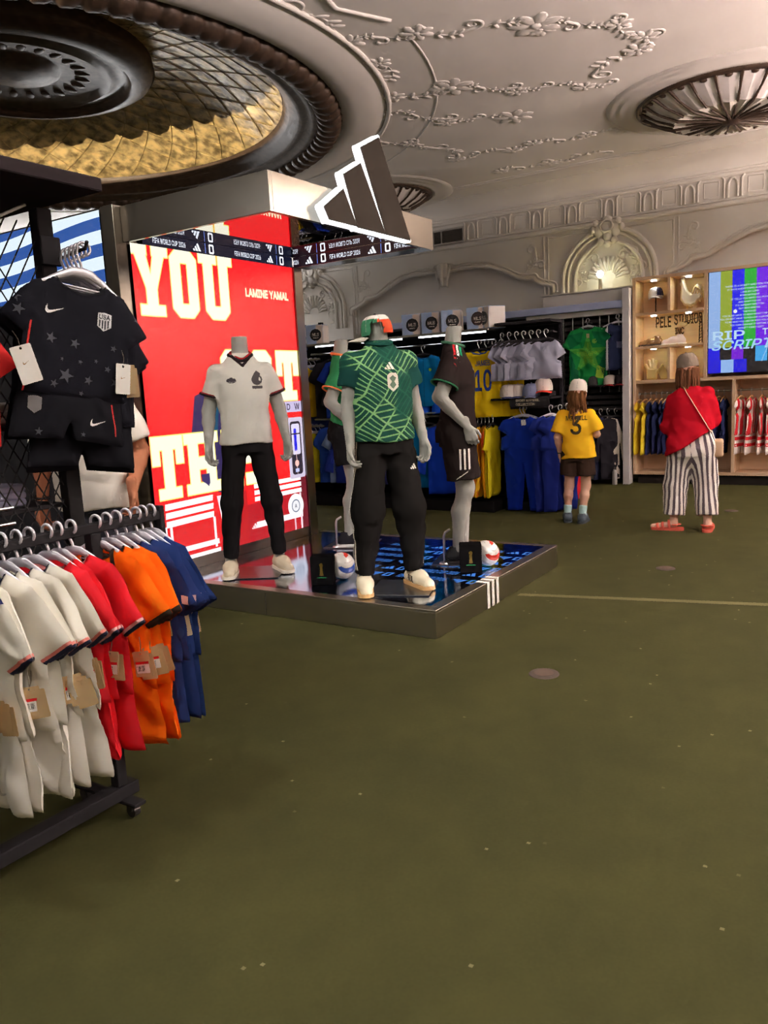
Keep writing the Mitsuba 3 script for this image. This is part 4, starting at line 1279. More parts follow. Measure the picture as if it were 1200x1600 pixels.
def cap_parts(crown, brim, M, r=.098, back_strap=None, brim_dir=1, button=None, panel=None, brimw=.085):
    """A baseball cap with its sweatband at the origin, peak towards +y."""
    a = np.linspace(0, PI / 2, 12)
    prof = [(r * 1.0 * math.cos(t) ** .72 if t < PI / 2 - 1e-6 else 0, r * 1.06 * math.sin(t) + .012 * math.sin(2 * t)) for t in a]
    d = lathe([(r * .985, -.018)] + prof, 40)
    d.apply_scale([.93, 1.12, 1.0])
    ms = [('', d, crown, True)]
    if panel is not None:
        sel = (d.triangles_center[:, 1] > .25 * r) & (np.abs(d.triangles_center[:, 0]) < .55 * r)
        ms.append(('front_panel', trimesh.Trimesh(d.vertices + d.vertex_normals * .0015, d.faces[sel], process=False), panel, True))
    t = np.linspace(-1, 1, 15)
    rows = []
    for u in np.linspace(0, 1, 5):
        y0_ = 1.12 * r * np.sqrt(np.clip(1 - (t * .93) ** 2, 0, 1))
        rows.append(np.c_[t * r * .86 * (1 - .12 * u ** 2), y0_ * (1 - u * .0) + u * brimw * np.sqrt(np.clip(1 - t ** 2 * .85, 0, 1)), -.014 - .012 * u - .018 * t ** 2 + 0 * t])
    g = np.array(rows)
    nr_, nc = g.shape[:2]
    i, j = np.meshgrid(np.arange(nr_ - 1), np.arange(nc - 1), indexing='ij')
    q = np.stack([i * nc + j, i * nc + j + 1, (i + 1) * nc + j + 1, (i + 1) * nc + j], -1).reshape(-1, 4)
    v = np.vstack([g.reshape(-1, 3), g.reshape(-1, 3) - [0, 0, .004]])
    n0 = nr_ * nc
    F = [q[:, [0, 1, 2]], q[:, [0, 2, 3]], q[:, [2, 1, 0]] + n0, q[:, [3, 2, 0]] + n0]
    e = [(nr_ - 1) * nc + k for k in range(nc)]
    F.append(np.array([[e[k], e[k] + n0, e[k + 1]] for k in range(nc - 1)] + [[e[k + 1], e[k] + n0, e[k + 1] + n0] for k in range(nc - 1)]))
    ms.append(('peak', trimesh.Trimesh(v, np.vstack(F), process=False), brim, False))
    ms.append(('button', lathe([(0, r * 1.06 + .016), (.008, r * 1.06 + .013), (.009, r * 1.06 + .006)], 10), button or crown, True))
    for k in range(6):
        an = k * PI / 3 + PI / 6
        pts = np.array([[pr_ * math.cos(an) * .93 * 1.004, pr_ * math.sin(an) * 1.12 * 1.004, z_ + .001] for pr_, z_ in prof])
        ms.append(('seam', tube(pts, .0012, 4), tuple(np.clip(np.array(crown) * .8, 0, 255)), True))
    return [(n, mv(m, M), c, s) for n, m, c, s in ms]


def put_cap(name, label, M, crown, brim, group=None, cat_='cap', **kw):
    k = thing(name, label, cat_, group)
    roots.discard(k)
    for n, m, c, s in cap_parts(crown, brim, np.asarray(M, float), **kw):
        if n:
            add(n, m, 'cloth', c, s, parent=k)
        else:
            scene[k] = shape(m, 'cloth', c, s)
            tag(k, label, cat_, group)
    return k


def person(label, M, parts):
    """One figure: the body is the person's own mesh, clothes and hair are its parts."""
    root = unique('person')
    ids = {'': root}
    for key, mesh, bs, col, sm, lab, par in parts:
        k = root if key == '' else unique(f'{ids[par]}__{key}')
        ids.setdefault(key, k)
        ids[key] = k
        scene[k] = {**shape(mesh, bs, col, sm), 'to_world': T(M)}
        tag(k, lab)
    tag(root, label, 'person')
    return root


def strands(c, n, r, z0, z1, a0, a1, spread=.02, out=.018, col=(70, 48, 34), seed=1, wave=.012):
    """Hair that hangs round the head from z0 to z1 over the angles a0..a1 (0 = front)."""
    g = np.random.default_rng(seed)
    ms = []
    for i in range(n):
        an = a0 + (a1 - a0) * (i + .5) / n + g.normal(0, .05)
        L = z1 + g.normal(0, spread)
        t = np.linspace(0, 1, 8)
        rr = r * (1 + .12 * np.sin(t * PI * .6)) + g.normal(0, .006) + out * t + wave * np.sin(t * 7 + g.random() * 6) * t
        ms.append(tube(np.c_[c[0] + rr * np.sin(an) * .88, c[1] + rr * np.cos(an), c[2] + z0 + (L - z0) * t], .017 * (1 - .75 * t ** 2) + .002, 6))
    return cat(ms)


# ---- child in the yellow number 3 shirt, seen from behind
KJ = {'hipL': (-.07, 0, .66), 'hipR': (.07, 0, .66), 'knL': (-.088, .015, .36), 'knR': (.075, .02, .36), 'anL': (-.10, -.02, .07), 'anR': (.055, -.06, .07), 'toeL': (-.135, .09, .025), 'toeR': (.06, .09, .025),
      'shL': (-.135, 0, 1.055), 'shR': (.128, 0, 1.06), 'elL': (-.185, -.03, .84), 'elR': (.185, .02, .86), 'wrL': (-.175, .03, .66), 'wrR': (.10, .19, .90)}
KT = [(.64, .09, .07, 0), (.69, .105, .08, 0), (.80, .108, .08, 0), (.92, .122, .085, 0), (1.0, .132, .085, 0), (1.06, .105, .07, -.005), (1.10, .055, .05, -.01)]
KH = (0.012, .01, 1.255)
FK = Fig(KJ, KT, .78, (1.07, 1.17), .042, head=(KH, .12, .10, .93), hands={'L': ((-.0, .12, -1), (.8, .2, 0), (.2, 1, 0), .82), 'R': ((-.55, .55, .55), (-.3, .5, -.5), (0, 0, 1), .82)})
KTEE = [(.58, .178, .135, -.005, .02), (.70, .165, .125, 0, .01), (.85, .150, .112, 0), (.97, .150, .105, 0), (1.04, .142, .094, -.002), (1.085, .105, .075, -.008), (1.115, .062, .055, -.01)]
ksh = FK.shirt(KTEE, .635, .82, (.066, .090), .010, hemtilt=-.06, h=.008, seed=21)
kpn = FK.pants(.76, .66, (.092, .098, .05), .006, hw=(.122, .094), seed=22)
num = [('3', sa.translate(text('3', .155), 0, 0))]
g3 = text('3', .165, .105)
nm = text('MCNEILL', .042, .20)
kM = Mx((-2.60, 7.57, 0), z=.10)
parts = [('', FK.body(.009), 'matte', SKIN, True, None, None), ('shirt', ksh, 'cloth', (240, 178, 40), True, 'golden yellow shirt with a number on its back', ''), ('shorts', kpn, 'cloth', (34, 26, 22), True, 'dark shorts', ''),
         ('number', decal(ksh, sa.translate(g3, -.052, -.08), z_axis_front(.012, .955, -1)), 'cloth', (44, 36, 26), False, 'dark number 3', 'shirt'),
         ('name_lettering', decal(ksh, sa.translate(nm, -.10, 0), z_axis_front(.012, 1.005, -1), .008), 'cloth', (52, 42, 28), False, 'dark name lettering', 'shirt'),
         ('hair', cat([strands(KH, 26, .080, .03, -.17, 1.9, 4.5, .05, .01, seed=3, wave=.02), strands(KH, 18, .066, .03, -.14, 2.0, 4.4, .04, .01, seed=5, wave=.02)]), 'cloth', (92, 62, 40), True, 'long brown hair', ''),
         *[('eye', eyes(KH, .12, .10, .93, g_), 'gloss', (40, 30, 26), True, None, '') for g_ in (-1, 1)]]
for s in 'LR':
    kn_, an_ = np.array(KJ['kn' + s]), np.array(KJ['an' + s])
    b_ = np.array([0, -.006, 0])
    parts.append(('sock', tube([an_ + (kn_ - an_) * .34 + b_ * 2, an_ + (kn_ - an_) * .3 + b_ * 2, an_ + (kn_ - an_) * .1 + b_, an_ - [0, 0, .02]], [.037, .041, .036, .04], 14), 'cloth', (176, 214, 212), True, 'pale blue sock', ''))
for s, part, m, c, sm in put_shoes(None, {**KJ, 'anL': (-.10, -.02, .085), 'anR': (.055, -.06, .085)}, shoe(.225, .085, (76, 88, 98), (58, 66, 74), lace=(120, 130, 136), high=.095)):
    parts.append(('shoe' if part == 'upper' else part, m, 'matte', c, sm, 'slate blue trainer' if part == 'upper' else None, '' if part == 'upper' else 'shoe'))
w_ = np.array(KJ['wrL']) + [0, -.005, .02]
a = np.linspace(0, 2 * PI, 20, endpoint=False)
parts.append(('bracelet', tube(np.c_[w_[0] + .027 * np.cos(a), w_[1] + .025 * np.sin(a), np.full(20, w_[2])], .006, 6, closed=True), 'matte', (50, 46, 44), True, None, ''))
kid = person('child seen from behind in a yellow number 3 shirt, dark shorts and white cap', kM, parts)
for n, m, c, s in cap_parts((226, 216, 206), (222, 208, 198), Mx((KH[0], KH[1] + .0, KH[2] + .035), z=.12, y=.10, x=-.15), r=.094, button=(200, 190, 180)):
    d = {**shape(m, 'cloth', c, s), 'to_world': T(kM)}
    scene[unique(f'{kid}__cap' + (f'__{n}' if n else ''))] = d

# ---- woman in red sweater and striped trousers, seen from behind
WJ = {'hipL': (-.098, -.01, .735), 'hipR': (.092, -.01, .755), 'knL': (-.135, .02, .42), 'knR': (.115, .02, .43), 'anL': (-.150, -.03, .085), 'anR': (.135, -.05, .085), 'toeL': (-.33, -.02, .03), 'toeR': (.145, .10, .03),
      'shL': (-.155, .045, 1.165), 'shR': (.12, .035, 1.225), 'elL': (-.195, .06, .93), 'elR': (.165, .05, .985), 'wrL': (-.10, .25, 1.0), 'wrR': (.05, .26, 1.03)}
WT = [(.72, .10, .08, -.03), (.76, .125, .095, -.03), (.84, .14, .105, -.02), (.95, .135, .10, -.005), (1.08, .15, .108, .015, -.015), (1.18, .148, .095, .03, -.02), (1.24, .11, .075, .035, -.025), (1.28, .055, .05, .04, -.03)]
WHD = (-.045, .075, 1.415)
FW = Fig(WJ, WT, .95, ((-.025, .03, 1.24), (-.04, .06, 1.35)), .046, head=(WHD, .15, -.14, .97), hands={'L': ((.5, .6, .35), (.3, .1, 1), (0, .3, 1), .9), 'R': ((-.5, .6, .35), (-.3, .1, 1), (0, .3, 1), .9)})
WSW = [(.56, .232, .19, -.025), (.78, .232, .185, -.02), (.90, .205, .16, -.01), (1.02, .176, .135, .005, -.01), (1.12, .172, .125, .02, -.015), (1.20, .165, .105, .03, -.02), (1.26, .105, .08, .038, -.026), (1.30, .062, .058, .045, -.03)]
wsh = FW.shirt(WSW, .80, 1.86, (.068, .074), .012, hemtilt=-.62, h=.009, seed=31)
wpn = FW.pants(.90, 1.84, (.110, .108, .094), .007, hw=(.178, .128), seed=33, wy=-.015, low=.15, blend=.05)
wpn2 = wpn
v = wpn.vertices
ax = np.array([np.interp(v[:, 2], [.1, .42, .74, .9], [-.15, -.135, -.105, -.105]), np.interp(v[:, 2], [.1, .42, .74, .9], [.135, .115, .095, .095])])
leg_ = np.where(v[:, 0] < np.interp(v[:, 2], [.1, .9], [-.005, -.005]), 0, 1)
STRIPE_W = .052
wM = Mx((-1.50, 7.42, 0), z=.16)
iM = np.linalg.inv(wM).tolist()


def striped(p, n, uv):
    x = iM[0][0] * p.x + iM[0][1] * p.y + iM[0][3]
    y = iM[1][0] * p.x + iM[1][1] * p.y + iM[1][3]
    c = dr.select(x < -.005, -.105 - .05 * (.74 - p.z), .095 + .045 * (.74 - p.z))
    ang = dr.atan2(x - c, -(y + .01)) * .105 + .012 * noise(p.z * 5, x * 4, 2.0) + dr.select(p.z > .70, (p.z - .70) * .12, 0.0)
    f = ang / STRIPE_W
    f = f - dr.floor(f)
    s = smoothstep(.50, .54, f) * (1 - smoothstep(.96, 1.0, f))
    return mix(lin((228, 222, 214)).tolist(), lin((84, 76, 82)).tolist(), s)


mat('striped_cloth', mikit.proc(striped), .9, spec=.05)
strap = [(-.08, .10, 1.20), (-.075, .02, 1.285), (-.045, -.06, 1.235), (.02, -.115, 1.12), (.10, -.135, .98), (.165, -.12, .87), (.20, -.05, .80)]
sp_ = np.array(strap)
t_ = np.linspace(0, len(strap) - 1, 40)
sp_ = np.c_[[np.interp(t_, np.arange(len(strap)), sp_[:, k]) for k in range(3)]].T
# lay the strap on the sweater's back
near = trimesh.proximity.ProximityQuery(wsh).on_surface(sp_)[0]
sp_ = near + (near - [-.01, .02, 0]) * [1, 1, 0] / np.linalg.norm((near - [-.01, .02, 0]) * [1, 1, 0], axis=1, keepdims=True) * .006
parts = [('', FW.body(.010), 'matte', (212, 168, 148), True, None, None), ('sweater', wsh, 'cloth', (158, 20, 34), True, 'loose red knitted sweater', ''), ('trousers', wpn, 'striped_cloth', None, True, 'wide white trousers with dark grey stripes', ''),
         ('hair', cat([strands(WHD, 46, .088, .03, -.145, 1.0, 5.2, .02, .004, seed=8, wave=.006), strands(WHD, 30, .07, .03, -.13, 1.6, 4.7, .02, .004, seed=9, wave=.006)]), 'cloth', (84, 56, 40), True, 'chin length brown hair', ''),
         *[('eye', eyes(WHD, .15, -.14, .97, g_), 'gloss', (40, 30, 26), True, None, '') for g_ in (-1, 1)],
         ('bag_strap', tube(sp_, .013, 8, flat=.25), 'cloth', (190, 160, 138), True, 'tan shoulder strap', '')]
SAND = (204, 92, 78)
for s in 'LR':
    a_, t_ = np.array(WJ['an' + s], float), np.array(WJ['toe' + s], float)
    v_ = (t_ - a_)[:2]
    M_ = Mx((a_[0], a_[1], 0), z=-math.atan2(*v_))
    so = sg.LineString([(0, -.045), (0, .05), (.004, .155)]).buffer(.043)
    parts.append(('sandal', mv(extr(so, .026), M_), 'matte', SAND, False, 'coral red sandal', ''))
    for y0_, zt in ((.03, .088), (.085, .068), (.13, .056)):
        a = np.linspace(0, PI, 14)
        parts.append(('strap', mv(tube(np.c_[.046 * np.cos(a), np.full(14, y0_) + .012 * np.sin(a), .018 + (zt - .014) * np.sin(a)], .012, 8, flat=.35), M_), 'matte', SAND, True, None, 'sandal'))
    a = np.linspace(PI * .95, PI * 2.05, 14)
    parts.append(('strap', mv(tube(np.c_[.046 * np.cos(a), .0 + .052 * np.sin(a), np.full(14, .055)], .013, 8, flat=.4), M_), 'matte', SAND, True, None, 'sandal'))
woman = person('woman seen from behind in a red sweater, striped trousers and grey cap', wM, parts)
for n, m, c, s in cap_parts((112, 102, 92), (104, 94, 86), Mx((WHD[0], WHD[1] + .0, WHD[2] + .045), z=.15, y=-.14, x=-.1), r=.102):
    scene[unique(f'{woman}__cap' + (f'__{n}' if n else ''))] = {**shape(m, 'cloth', c, s), 'to_world': T(wM)}
bag = nets(lambda p: np.linalg.norm(np.maximum(np.abs(p) - [.03, .07, .055], 0), axis=1) - .022, (-.07, -.11, -.1), (.07, .11, .1), .008)
k = f'{woman}__shoulder_bag'
scene[k] = {**shape(mv(bag, Mx((.205, .03, .735))), 'cloth', (182, 150, 122), True), 'to_world': T(wM)}
tag(k, 'small tan bag at the hip')

# ---- shopper in a white tee behind the near rack
HJ = {'hipL': (-.09, 0, .90), 'hipR': (.09, 0, .90), 'knL': (-.10, .02, .50), 'knR': (.10, .02, .50), 'anL': (-.11, -.02, .085), 'anR': (.11, -.02, .085), 'toeL': (-.13, .13, .03), 'toeR': (.13, .13, .03),
      'shL': (-.175, -.02, 1.395), 'shR': (.175, -.02, 1.395), 'elL': (-.25, -.05, 1.14), 'elR': (.25, -.03, 1.14), 'wrL': (-.22, .10, .95), 'wrR': (.245, .05, .905)}
HH = (0, .02, 1.66)
FH = Fig(HJ, MALE, 1.0, (1.47, 1.58), .054, head=(HH, 0, 0, 1.0), hands=HANDS)
hsh = FH.shirt(TEE, .86, .80, (.082, .098), .012, seed=41)
hpn = FH.pants(1.0, 1.95, (.100, .092, .08), .008, seed=42, hw=(.165, .12))
hM = Mx((-3.52, 2.66, 0), z=facing(.62, -.78))
parts = [('', FH.body(.012), 'matte', (146, 94, 72), True, None, None), ('shirt', hsh, 'cloth', (214, 206, 196), True, 'plain white tee shirt', ''), ('trousers', hpn, 'cloth', (40, 42, 50), True, None, ''),
         ('hair', nets(lambda p: np.maximum((np.linalg.norm((p - [0, -.012, 1.695]) / [.086, .108, .098], axis=1) - 1) * .086, np.where(p[:, 1] > .06, 1, -1) * .02 * (p[:, 2] < 1.73) + np.where(p[:, 2] < 1.63, .02, -.02)), (-.12, -.15, 1.6), (.12, .12, 1.82), .009), 'cloth', (40, 30, 26), True, 'short dark hair', ''),
         *[('eye', eyes(HH, 0, 0, 1.0, g_), 'gloss', (40, 30, 26), True, None, '') for g_ in (-1, 1)]]
w_ = np.array(HJ['wrR']) + [0, -.012, .028]
a = np.linspace(0, 2 * PI, 24, endpoint=False)
parts.append(('watch', cat([tube(np.c_[w_[0] + .031 * np.cos(a), w_[1] + .030 * np.sin(a), np.full(24, w_[2])], .008, 6, closed=True), mv(lathe([(0, .008), (.017, .008), (.018, 0)], 18), frame(w_ + [.032, .0, 0], (0, 1, 0), (0, 0, 1)))]), 'matte', (26, 24, 24), True, 'dark wrist watch', ''))
for s, part, m, c, sm in put_shoes(None, HJ, shoe(.29, .095, (60, 60, 64), (220, 220, 220))):
    parts.append(('shoe' if part == 'upper' else part, m, 'matte', c, sm, None, '' if part == 'upper' else 'shoe'))
person('shopper in a white tee with a dark wrist watch, mostly hidden behind the near rack', hM, parts)
# ================================================================ garments
def shirt_poly(bw=.36, L=.42, nk=.07, sl=.12, sw=.13, drop=.03, neck=.035, flare=1.04, ang=.9):
    b = bw / 2
    sx, sy = math.cos(ang), math.sin(ang)
    tip = (b - .015 + sl * sx, -drop - .01 - sl * sy)
    inn = (tip[0] - sw * .62 * sy, tip[1] - sw * .62 * sx)
    r = [(nk, 0), (b - .02, -drop), tip, inn, (b, -sw - drop), (b * flare, -L)]
    nkc = [(nk * math.cos(t), -neck * math.sin(t)) for t in np.linspace(PI - .2, .2, 7)]
    g = P(*(nkc + r + [(-x, y) for x, y in r[::-1]]))
    return g.buffer(-.006).buffer(.012).buffer(-.006)


def shorts_poly(w=.33, L=.26, gap=.03, flare=1.12):
    b = w / 2
    return P((-b, 0), (b, 0), (b * flare, -L), (gap * .5, -L + .01), (0, -L * .55), (-gap * .5, -L + .01), (-b * flare, -L)).buffer(-.005).buffer(.01).buffer(-.005)


def trouser_poly(w=.36, L=.85):
    b = w / 2
    return P((-b, 0), (b, 0), (b * 1.08, -L * .3), (b * .95, -L), (b * .3, -L), (.004, -L * .3), (-.004, -L * .3), (-b * .3, -L), (-b * .95, -L), (-b * 1.08, -L * .3)).buffer(-.005).buffer(.01).buffer(-.005)


class Puff:
    """Cloth of a flat outline, in local x (across), y (up), z (towards the viewer): soft edges, shared folds; clip gives trims and prints that follow it."""
    def __init__(self, poly, T=.012, w=.035, amp=.008, fx=26, seed=0, s=.014, droop=0.0):
        self.poly, self.T, self.w, self.amp, self.fx, self.seed, self.s, self.droop = poly, T, w, amp, fx, seed, s, droop

    def fold(self, p):
        x, y = p[:, 0], p[:, 1]
        depth = np.clip(-y / .5, 0, 1)
        k = self.seed * 1.7
        q = meshkit.fbm(np.c_[x * 7 + k, y * 4, np.full(len(x), k)], 3, int(self.seed)) - .5
        cr = np.clip(1 - np.abs(meshkit.fbm(np.c_[x * 6 + y * 4 + k, y * 3 - x * 3, np.full(len(x), k + 3)], 2, int(self.seed) + 3) * 2 - 1) * 4, 0, 1)
        return self.amp * (np.sin(x * self.fx + k + 2 * q * 3) * (.25 + .9 * depth) + 2.2 * q + .9 * cr) + self.droop * x * x

    def mesh(self, clip=None, off=0.0, side=None, s=None):
        g = self.poly if clip is None else clip.intersection(self.poly)
        if g.is_empty or g.area < 2e-6:
            return None
        p, t = gridtri(g, s or self.s)
        d = shapely.distance(shapely.points(p), self.poly.boundary)
        h = self.T * np.sqrt(np.clip(1 - (1 - np.clip(d / self.w, 0, 1)) ** 2, 0, 1)) + off
        f = self.fold(p)
        a, b = np.c_[p, f + h], np.c_[p, f - h]
        if side == 'front':
            return trimesh.Trimesh(a, t, process=False)
        if side == 'back':
            return trimesh.Trimesh(b, t[:, ::-1], process=False)
        return trimesh.Trimesh(np.vstack([a, b]), np.vstack([t, t[:, ::-1] + len(p)]), process=False)


def hanger_mesh(w=.30, hook=.075):
    """Hook over the rail at the origin (rail runs along z), shoulders below."""
    a = np.linspace(-.35 * PI, PI, 16)
    hk = np.c_[.021 * np.cos(a), .021 * np.sin(a) + .0, np.zeros(16)]
    path = np.vstack([hk[::-1][::-1], [[-.021, -.02, 0], [-.004, -hook * .7, 0], [0, -hook, 0]]])
    sh = [(-w / 2, -hook - .055, 0), (-w * .28, -hook - .022, 0), (-.03, -hook - .002, 0), (0, -hook, 0), (.03, -hook - .002, 0), (w * .28, -hook - .022, 0), (w / 2, -hook - .055, 0)]
    return tube(path, .0048, 8), tube(sh, [.008, .011, .014, .016, .014, .011, .008], 8, flat=.45, up=[0, 0, 1]), tube([(-w * .3, -hook - .05, 0), (w * .3, -hook - .05, 0)], .004, 6)


mat('clear_plastic', (206, 206, 218), .2, spec=.6)


def hanger_proto(w, bs='clear_plastic', col=None, hook=.075):
    h, s, b = hanger_mesh(w, hook)
    pr = Proto()
    steel = bs in ('wood_hanger', 'steel')
    pr.add('hook', h, 'metal' if steel else bs, (200, 200, 200) if steel else col, True)
    pr.add('shoulders', s, 'matte' if steel else bs, col, True)
    if not steel:
        pr.add('bar', b, bs, col, True)
    return pr


KRAFT = (186, 156, 116)


def tag_parts(pr, x, y, z, rot, col=KRAFT, sticker=True, w=.056, h=.085, yaw=.0, seed=0, red=True, n=1, parent='swing_tag'):
    """Swing tags that hang on their string from (x, y, z) of a garment; the card's face looks along +z turned by yaw."""
    for i in range(n):
        M = Mx((x + .012 * i, y - .010 * i, z - .007 * i), z=rot + .06 * i, y=yaw - .10 * i, order='yz')
        card = rect(-w / 2, -h, w / 2, 0, .004).difference(disc(0, -.009, .004, 6))
        pr.add(parent, mv(extr(card, .0012), M), 'matte', col)
        if i == 0:
            pr.add(parent + '__string', mv(tube([(0, -.009, .001), (.004, .02, -.004), (0, .045, -.012)], .0012, 4), M), 'matte', (90, 84, 76))
            if sticker:
                pr.add(parent + '__sticker', mv(extr(rect(-w * .40, -h * .86, w * .40, -h * .42), .0005), M @ Mx((0, 0, .0012))), 'matte', (232, 230, 226))
                if red:
                    pr.add(parent + '__sticker_band', mv(extr(rect(-w * .40, -h * .50, w * .40, -h * .40), .0005), M @ Mx((0, 0, .0015))), 'matte', (198, 40, 44))
                bars = shapely.union_all([rect(-w * .34 + .0042 * j, -h * .78, -w * .34 + .0042 * j + (.0022 if j % 3 else .001), -h * .56) for j in range(7)])
                pr.add(parent + '__barcode', mv(flat(bars), M @ Mx((0, 0, .0019))), 'matte', (40, 40, 42))
            else:
                pr.add(parent + '__print', mv(flat(sa.translate(swoosh(w * .3), -w * .15, -h * .5)), M @ Mx((0, 0, .0014))), 'matte', (140, 112, 80))


# ================================================================ near clothes rail
RX, RZ = -2.2, 1.018
rk = thing('clothes_rail', 'black metal clothes rail at the left with jerseys hung along it', 'clothes rail')
BLK = (22, 22, 24)
add('rail', box((RX - .016, .86, RZ - .036), (RX + .016, 1.93, RZ - .004), .003), 'matte', BLK, parent=rk)
add('end_stop', box((RX - .02, 1.915, RZ - .15), (RX + .02, 1.935, RZ + .012), .003), 'matte', BLK, parent=rk)
for y in (.88, 1.64):
    add('upright', box((RX - .02, y - .02, .10), (RX + .02, y + .02, RZ - .036), .003), 'matte', BLK, parent=rk)
add('base_bar', box((RX - .03, .80, .055), (RX + .03, 1.70, .10), .004), 'matte', BLK, parent=rk)
for y in (.88, 1.64):
    f_ = add('foot', box((RX - .22, y - .025, .045), (RX + .10, y + .025, .058), .003), 'matte', BLK, parent=rk)
    for x in (RX - .19, RX + .06):
        add('caster', [cyl((x, y - .012, .0225), (x, y + .012, .0225), .0225, n=20), box((x - .012, y - .016, .022), (x + .012, y + .016, .048), .003)], 'gloss', (30, 30, 32), parent=rk)


def rail_M(y, dx=0.0, yaw=0.0, roll=0.0):
    """Garment frame on the near rail: local x -> world +x, local y -> up, local z -> towards -y (the viewer)."""
    m = frame((RX + dx, y, RZ), (1, 0, 0), (0, 0, 1))
    return m @ Mx(y=yaw, z=roll, order='yz')


hang_clear = hanger_proto(.27, 'clear_plastic', None)
SET = []


def kit(shirt_col, trim, short_col, seed, accents=(), tagcfg=None, L=.46, bw=.37, short_L=.30, cuffcols=None, sl=.20):
    """A hung child's football set: shirt, shorts behind it, swing tags."""
    pr = Proto()
    sp_ = shirt_poly(bw, L, .062, sl, .16, .03, ang=1.02)
    pf = Puff(sp_, .016, .05, .013, 26, seed)
    D = Mx((0, -.085, 0))
    pr.add('shirt', mv(pf.mesh(), D), 'cloth', shirt_col, True)
    nk = sg.LineString([(-.066, .004), (-.05, -.022), (0, -.036), (.05, -.022), (.066, .004)]).buffer(.009)
    if trim is not None:
        pr.add('shirt__collar', mv(pf.mesh(nk, .0015, s=.006), D), 'cloth', trim, True)
        c = cuffcols or [trim]
        bnd = np.array(sp_.exterior.coords)
        a_ = 1.02
        tip = np.array([bw / 2 - .015 + sl * math.cos(a_), -.04 - sl * math.sin(a_)])
        inn = tip - .16 * .62 * np.array([math.sin(a_), math.cos(a_)])
        dirv = np.array([math.cos(a_), -math.sin(a_)])
        for k_, cc in enumerate(c):
            for sx in (-1, 1):
                q0, q1 = tip + (tip - inn) * .1, inn - (tip - inn) * .03
                lo_, hi_ = -.001 - .0095 * k_, -.0105 - .0095 * k_
                g = P(*[((q + dirv * o)[0] * sx, (q + dirv * o)[1]) for q, o in ((q0, lo_ + (.02 if k_ == 0 else 0)), (q1, lo_ + (.02 if k_ == 0 else 0)), (q1, hi_), (q0, hi_))])
                pr.add('shirt__cuff', mv(pf.mesh(g, .0016, s=.006), D), 'cloth', cc, True)
    for g, c in accents:
        pr.add('shirt__print', mv(pf.mesh(g, .0016, 'front', s=.006), D), 'cloth', c, True)
    sh = Puff(shorts_poly(bw * .92, short_L), .018, .05, .016, 34, seed + 5)
    pr.add('shorts', mv(sh.mesh(), Mx((0, -.085 - L + .075, -.012))), 'cloth', short_col, True)
    lg = sa.translate(swoosh(.045), .07, -short_L + .05)
    pr.add('shorts__swoosh', mv(sh.mesh(lg, .0015, 'front', s=.005), Mx((0, -.085 - L + .075, -.012))), 'cloth', tuple(np.clip(np.array(short_col) * .82 if sum(short_col) > 400 else np.array([220, 220, 220]), 0, 255)), True)
    if tagcfg:
        for t in tagcfg:
            tag_parts(pr, **t)
    return pr


WHT = (212, 208, 196)
ORD = ['first', 'second', 'third', 'fourth', 'fifth', 'sixth', 'seventh', 'eighth', 'ninth', 'tenth', 'eleventh', 'twelfth']
kits = []
ys = [1.175, 1.225, 1.275, 1.325, 1.372, 1.416]
for i, y in enumerate(ys):
    t = [dict(x=.13 + .012 * (i % 3), y=-.40 - .012 * (i % 2), z=.062, rot=-.15 + .1 * (i % 3), yaw=.35 + .1 * i, sticker=(i % 3 == 2), n=2 + (i % 2))]
    pr = kit(WHT, (28, 30, 44), (210, 206, 196), i, tagcfg=t, cuffcols=[(30, 32, 48), (206, 120, 112)], accents=[(rect(.155, -.06, .185, -.03), (34, 40, 74))] if i == 0 else ())
    kits.append((pr, y, f'white kids football kit, {ORD[i]} from the left on the near rail', 'white kits on the near rail'))
for i, y in enumerate((1.475, 1.515, 1.555)):
    t = [dict(x=.16, y=-.38, z=.055, rot=.1 - .1 * i, yaw=.3, sticker=True, n=2, red=True)]
    pr = kit((206, 38, 48), (188, 120, 120), (200, 34, 42), 10 + i, tagcfg=t, cuffcols=[(24, 26, 38), (206, 150, 150)], L=.45, short_L=.27)
    kits.append((pr, y, f'red kids football kit, {["nearest", "middle", "farthest"][i]} of three reds on the near rail', 'red kits on the near rail'))
for i, y in enumerate((1.655, 1.70, 1.742)):
    t = [dict(x=.18, y=-.41, z=.055, rot=.1 + .05 * i, yaw=.25 + .1 * i, sticker=i != 2, n=2)]
    tp = np.linspace(0, 1, 8)
    rag = [(sg.LineString([(.066, .0), (.07, -.06), (.058, -.10)]).buffer(.006), (26, 20, 18)), (sg.LineString([(-.066, .0), (-.07, -.06), (-.058, -.10)]).buffer(.006), (26, 20, 18)), (sg.Point(.03, -.12).buffer(.011), (40, 26, 18))]
    pr = kit((238, 96, 22), (28, 22, 20), (232, 90, 20), 20 + i, tagcfg=t, cuffcols=[(26, 22, 20), (30, 24, 20)], accents=rag, L=.47, bw=.38, short_L=.28)
    kits.append((pr, y, f'orange kids football kit, {["nearest", "middle", "farthest"][i]} of three oranges on the near rail', 'orange kits on the near rail'))
for i, y in enumerate((1.785, 1.82, 1.855, 1.888)):
    t = [dict(x=.15, y=-.33, z=.02, rot=.05, yaw=.9, sticker=False, n=2)] if i > 0 else None
    acc = [(rect(.212, -.212, .246, -.182), (216, 176, 170))]
    bl = rng.random((16, 2)) * [.36, .4] - [.18, .42]
    acc = [(sg.Point(*q).buffer(.022, 4), (34, 52, 92)) for q in bl] + acc
    pr = kit((28, 42, 84), (22, 30, 60), (22, 34, 70), 30 + i, accents=acc, tagcfg=t, L=.42)
    kits.append((pr, y, f'navy blue kids kit, {ORD[i]} of the blues at the far rail end', 'blue kits on the near rail'))
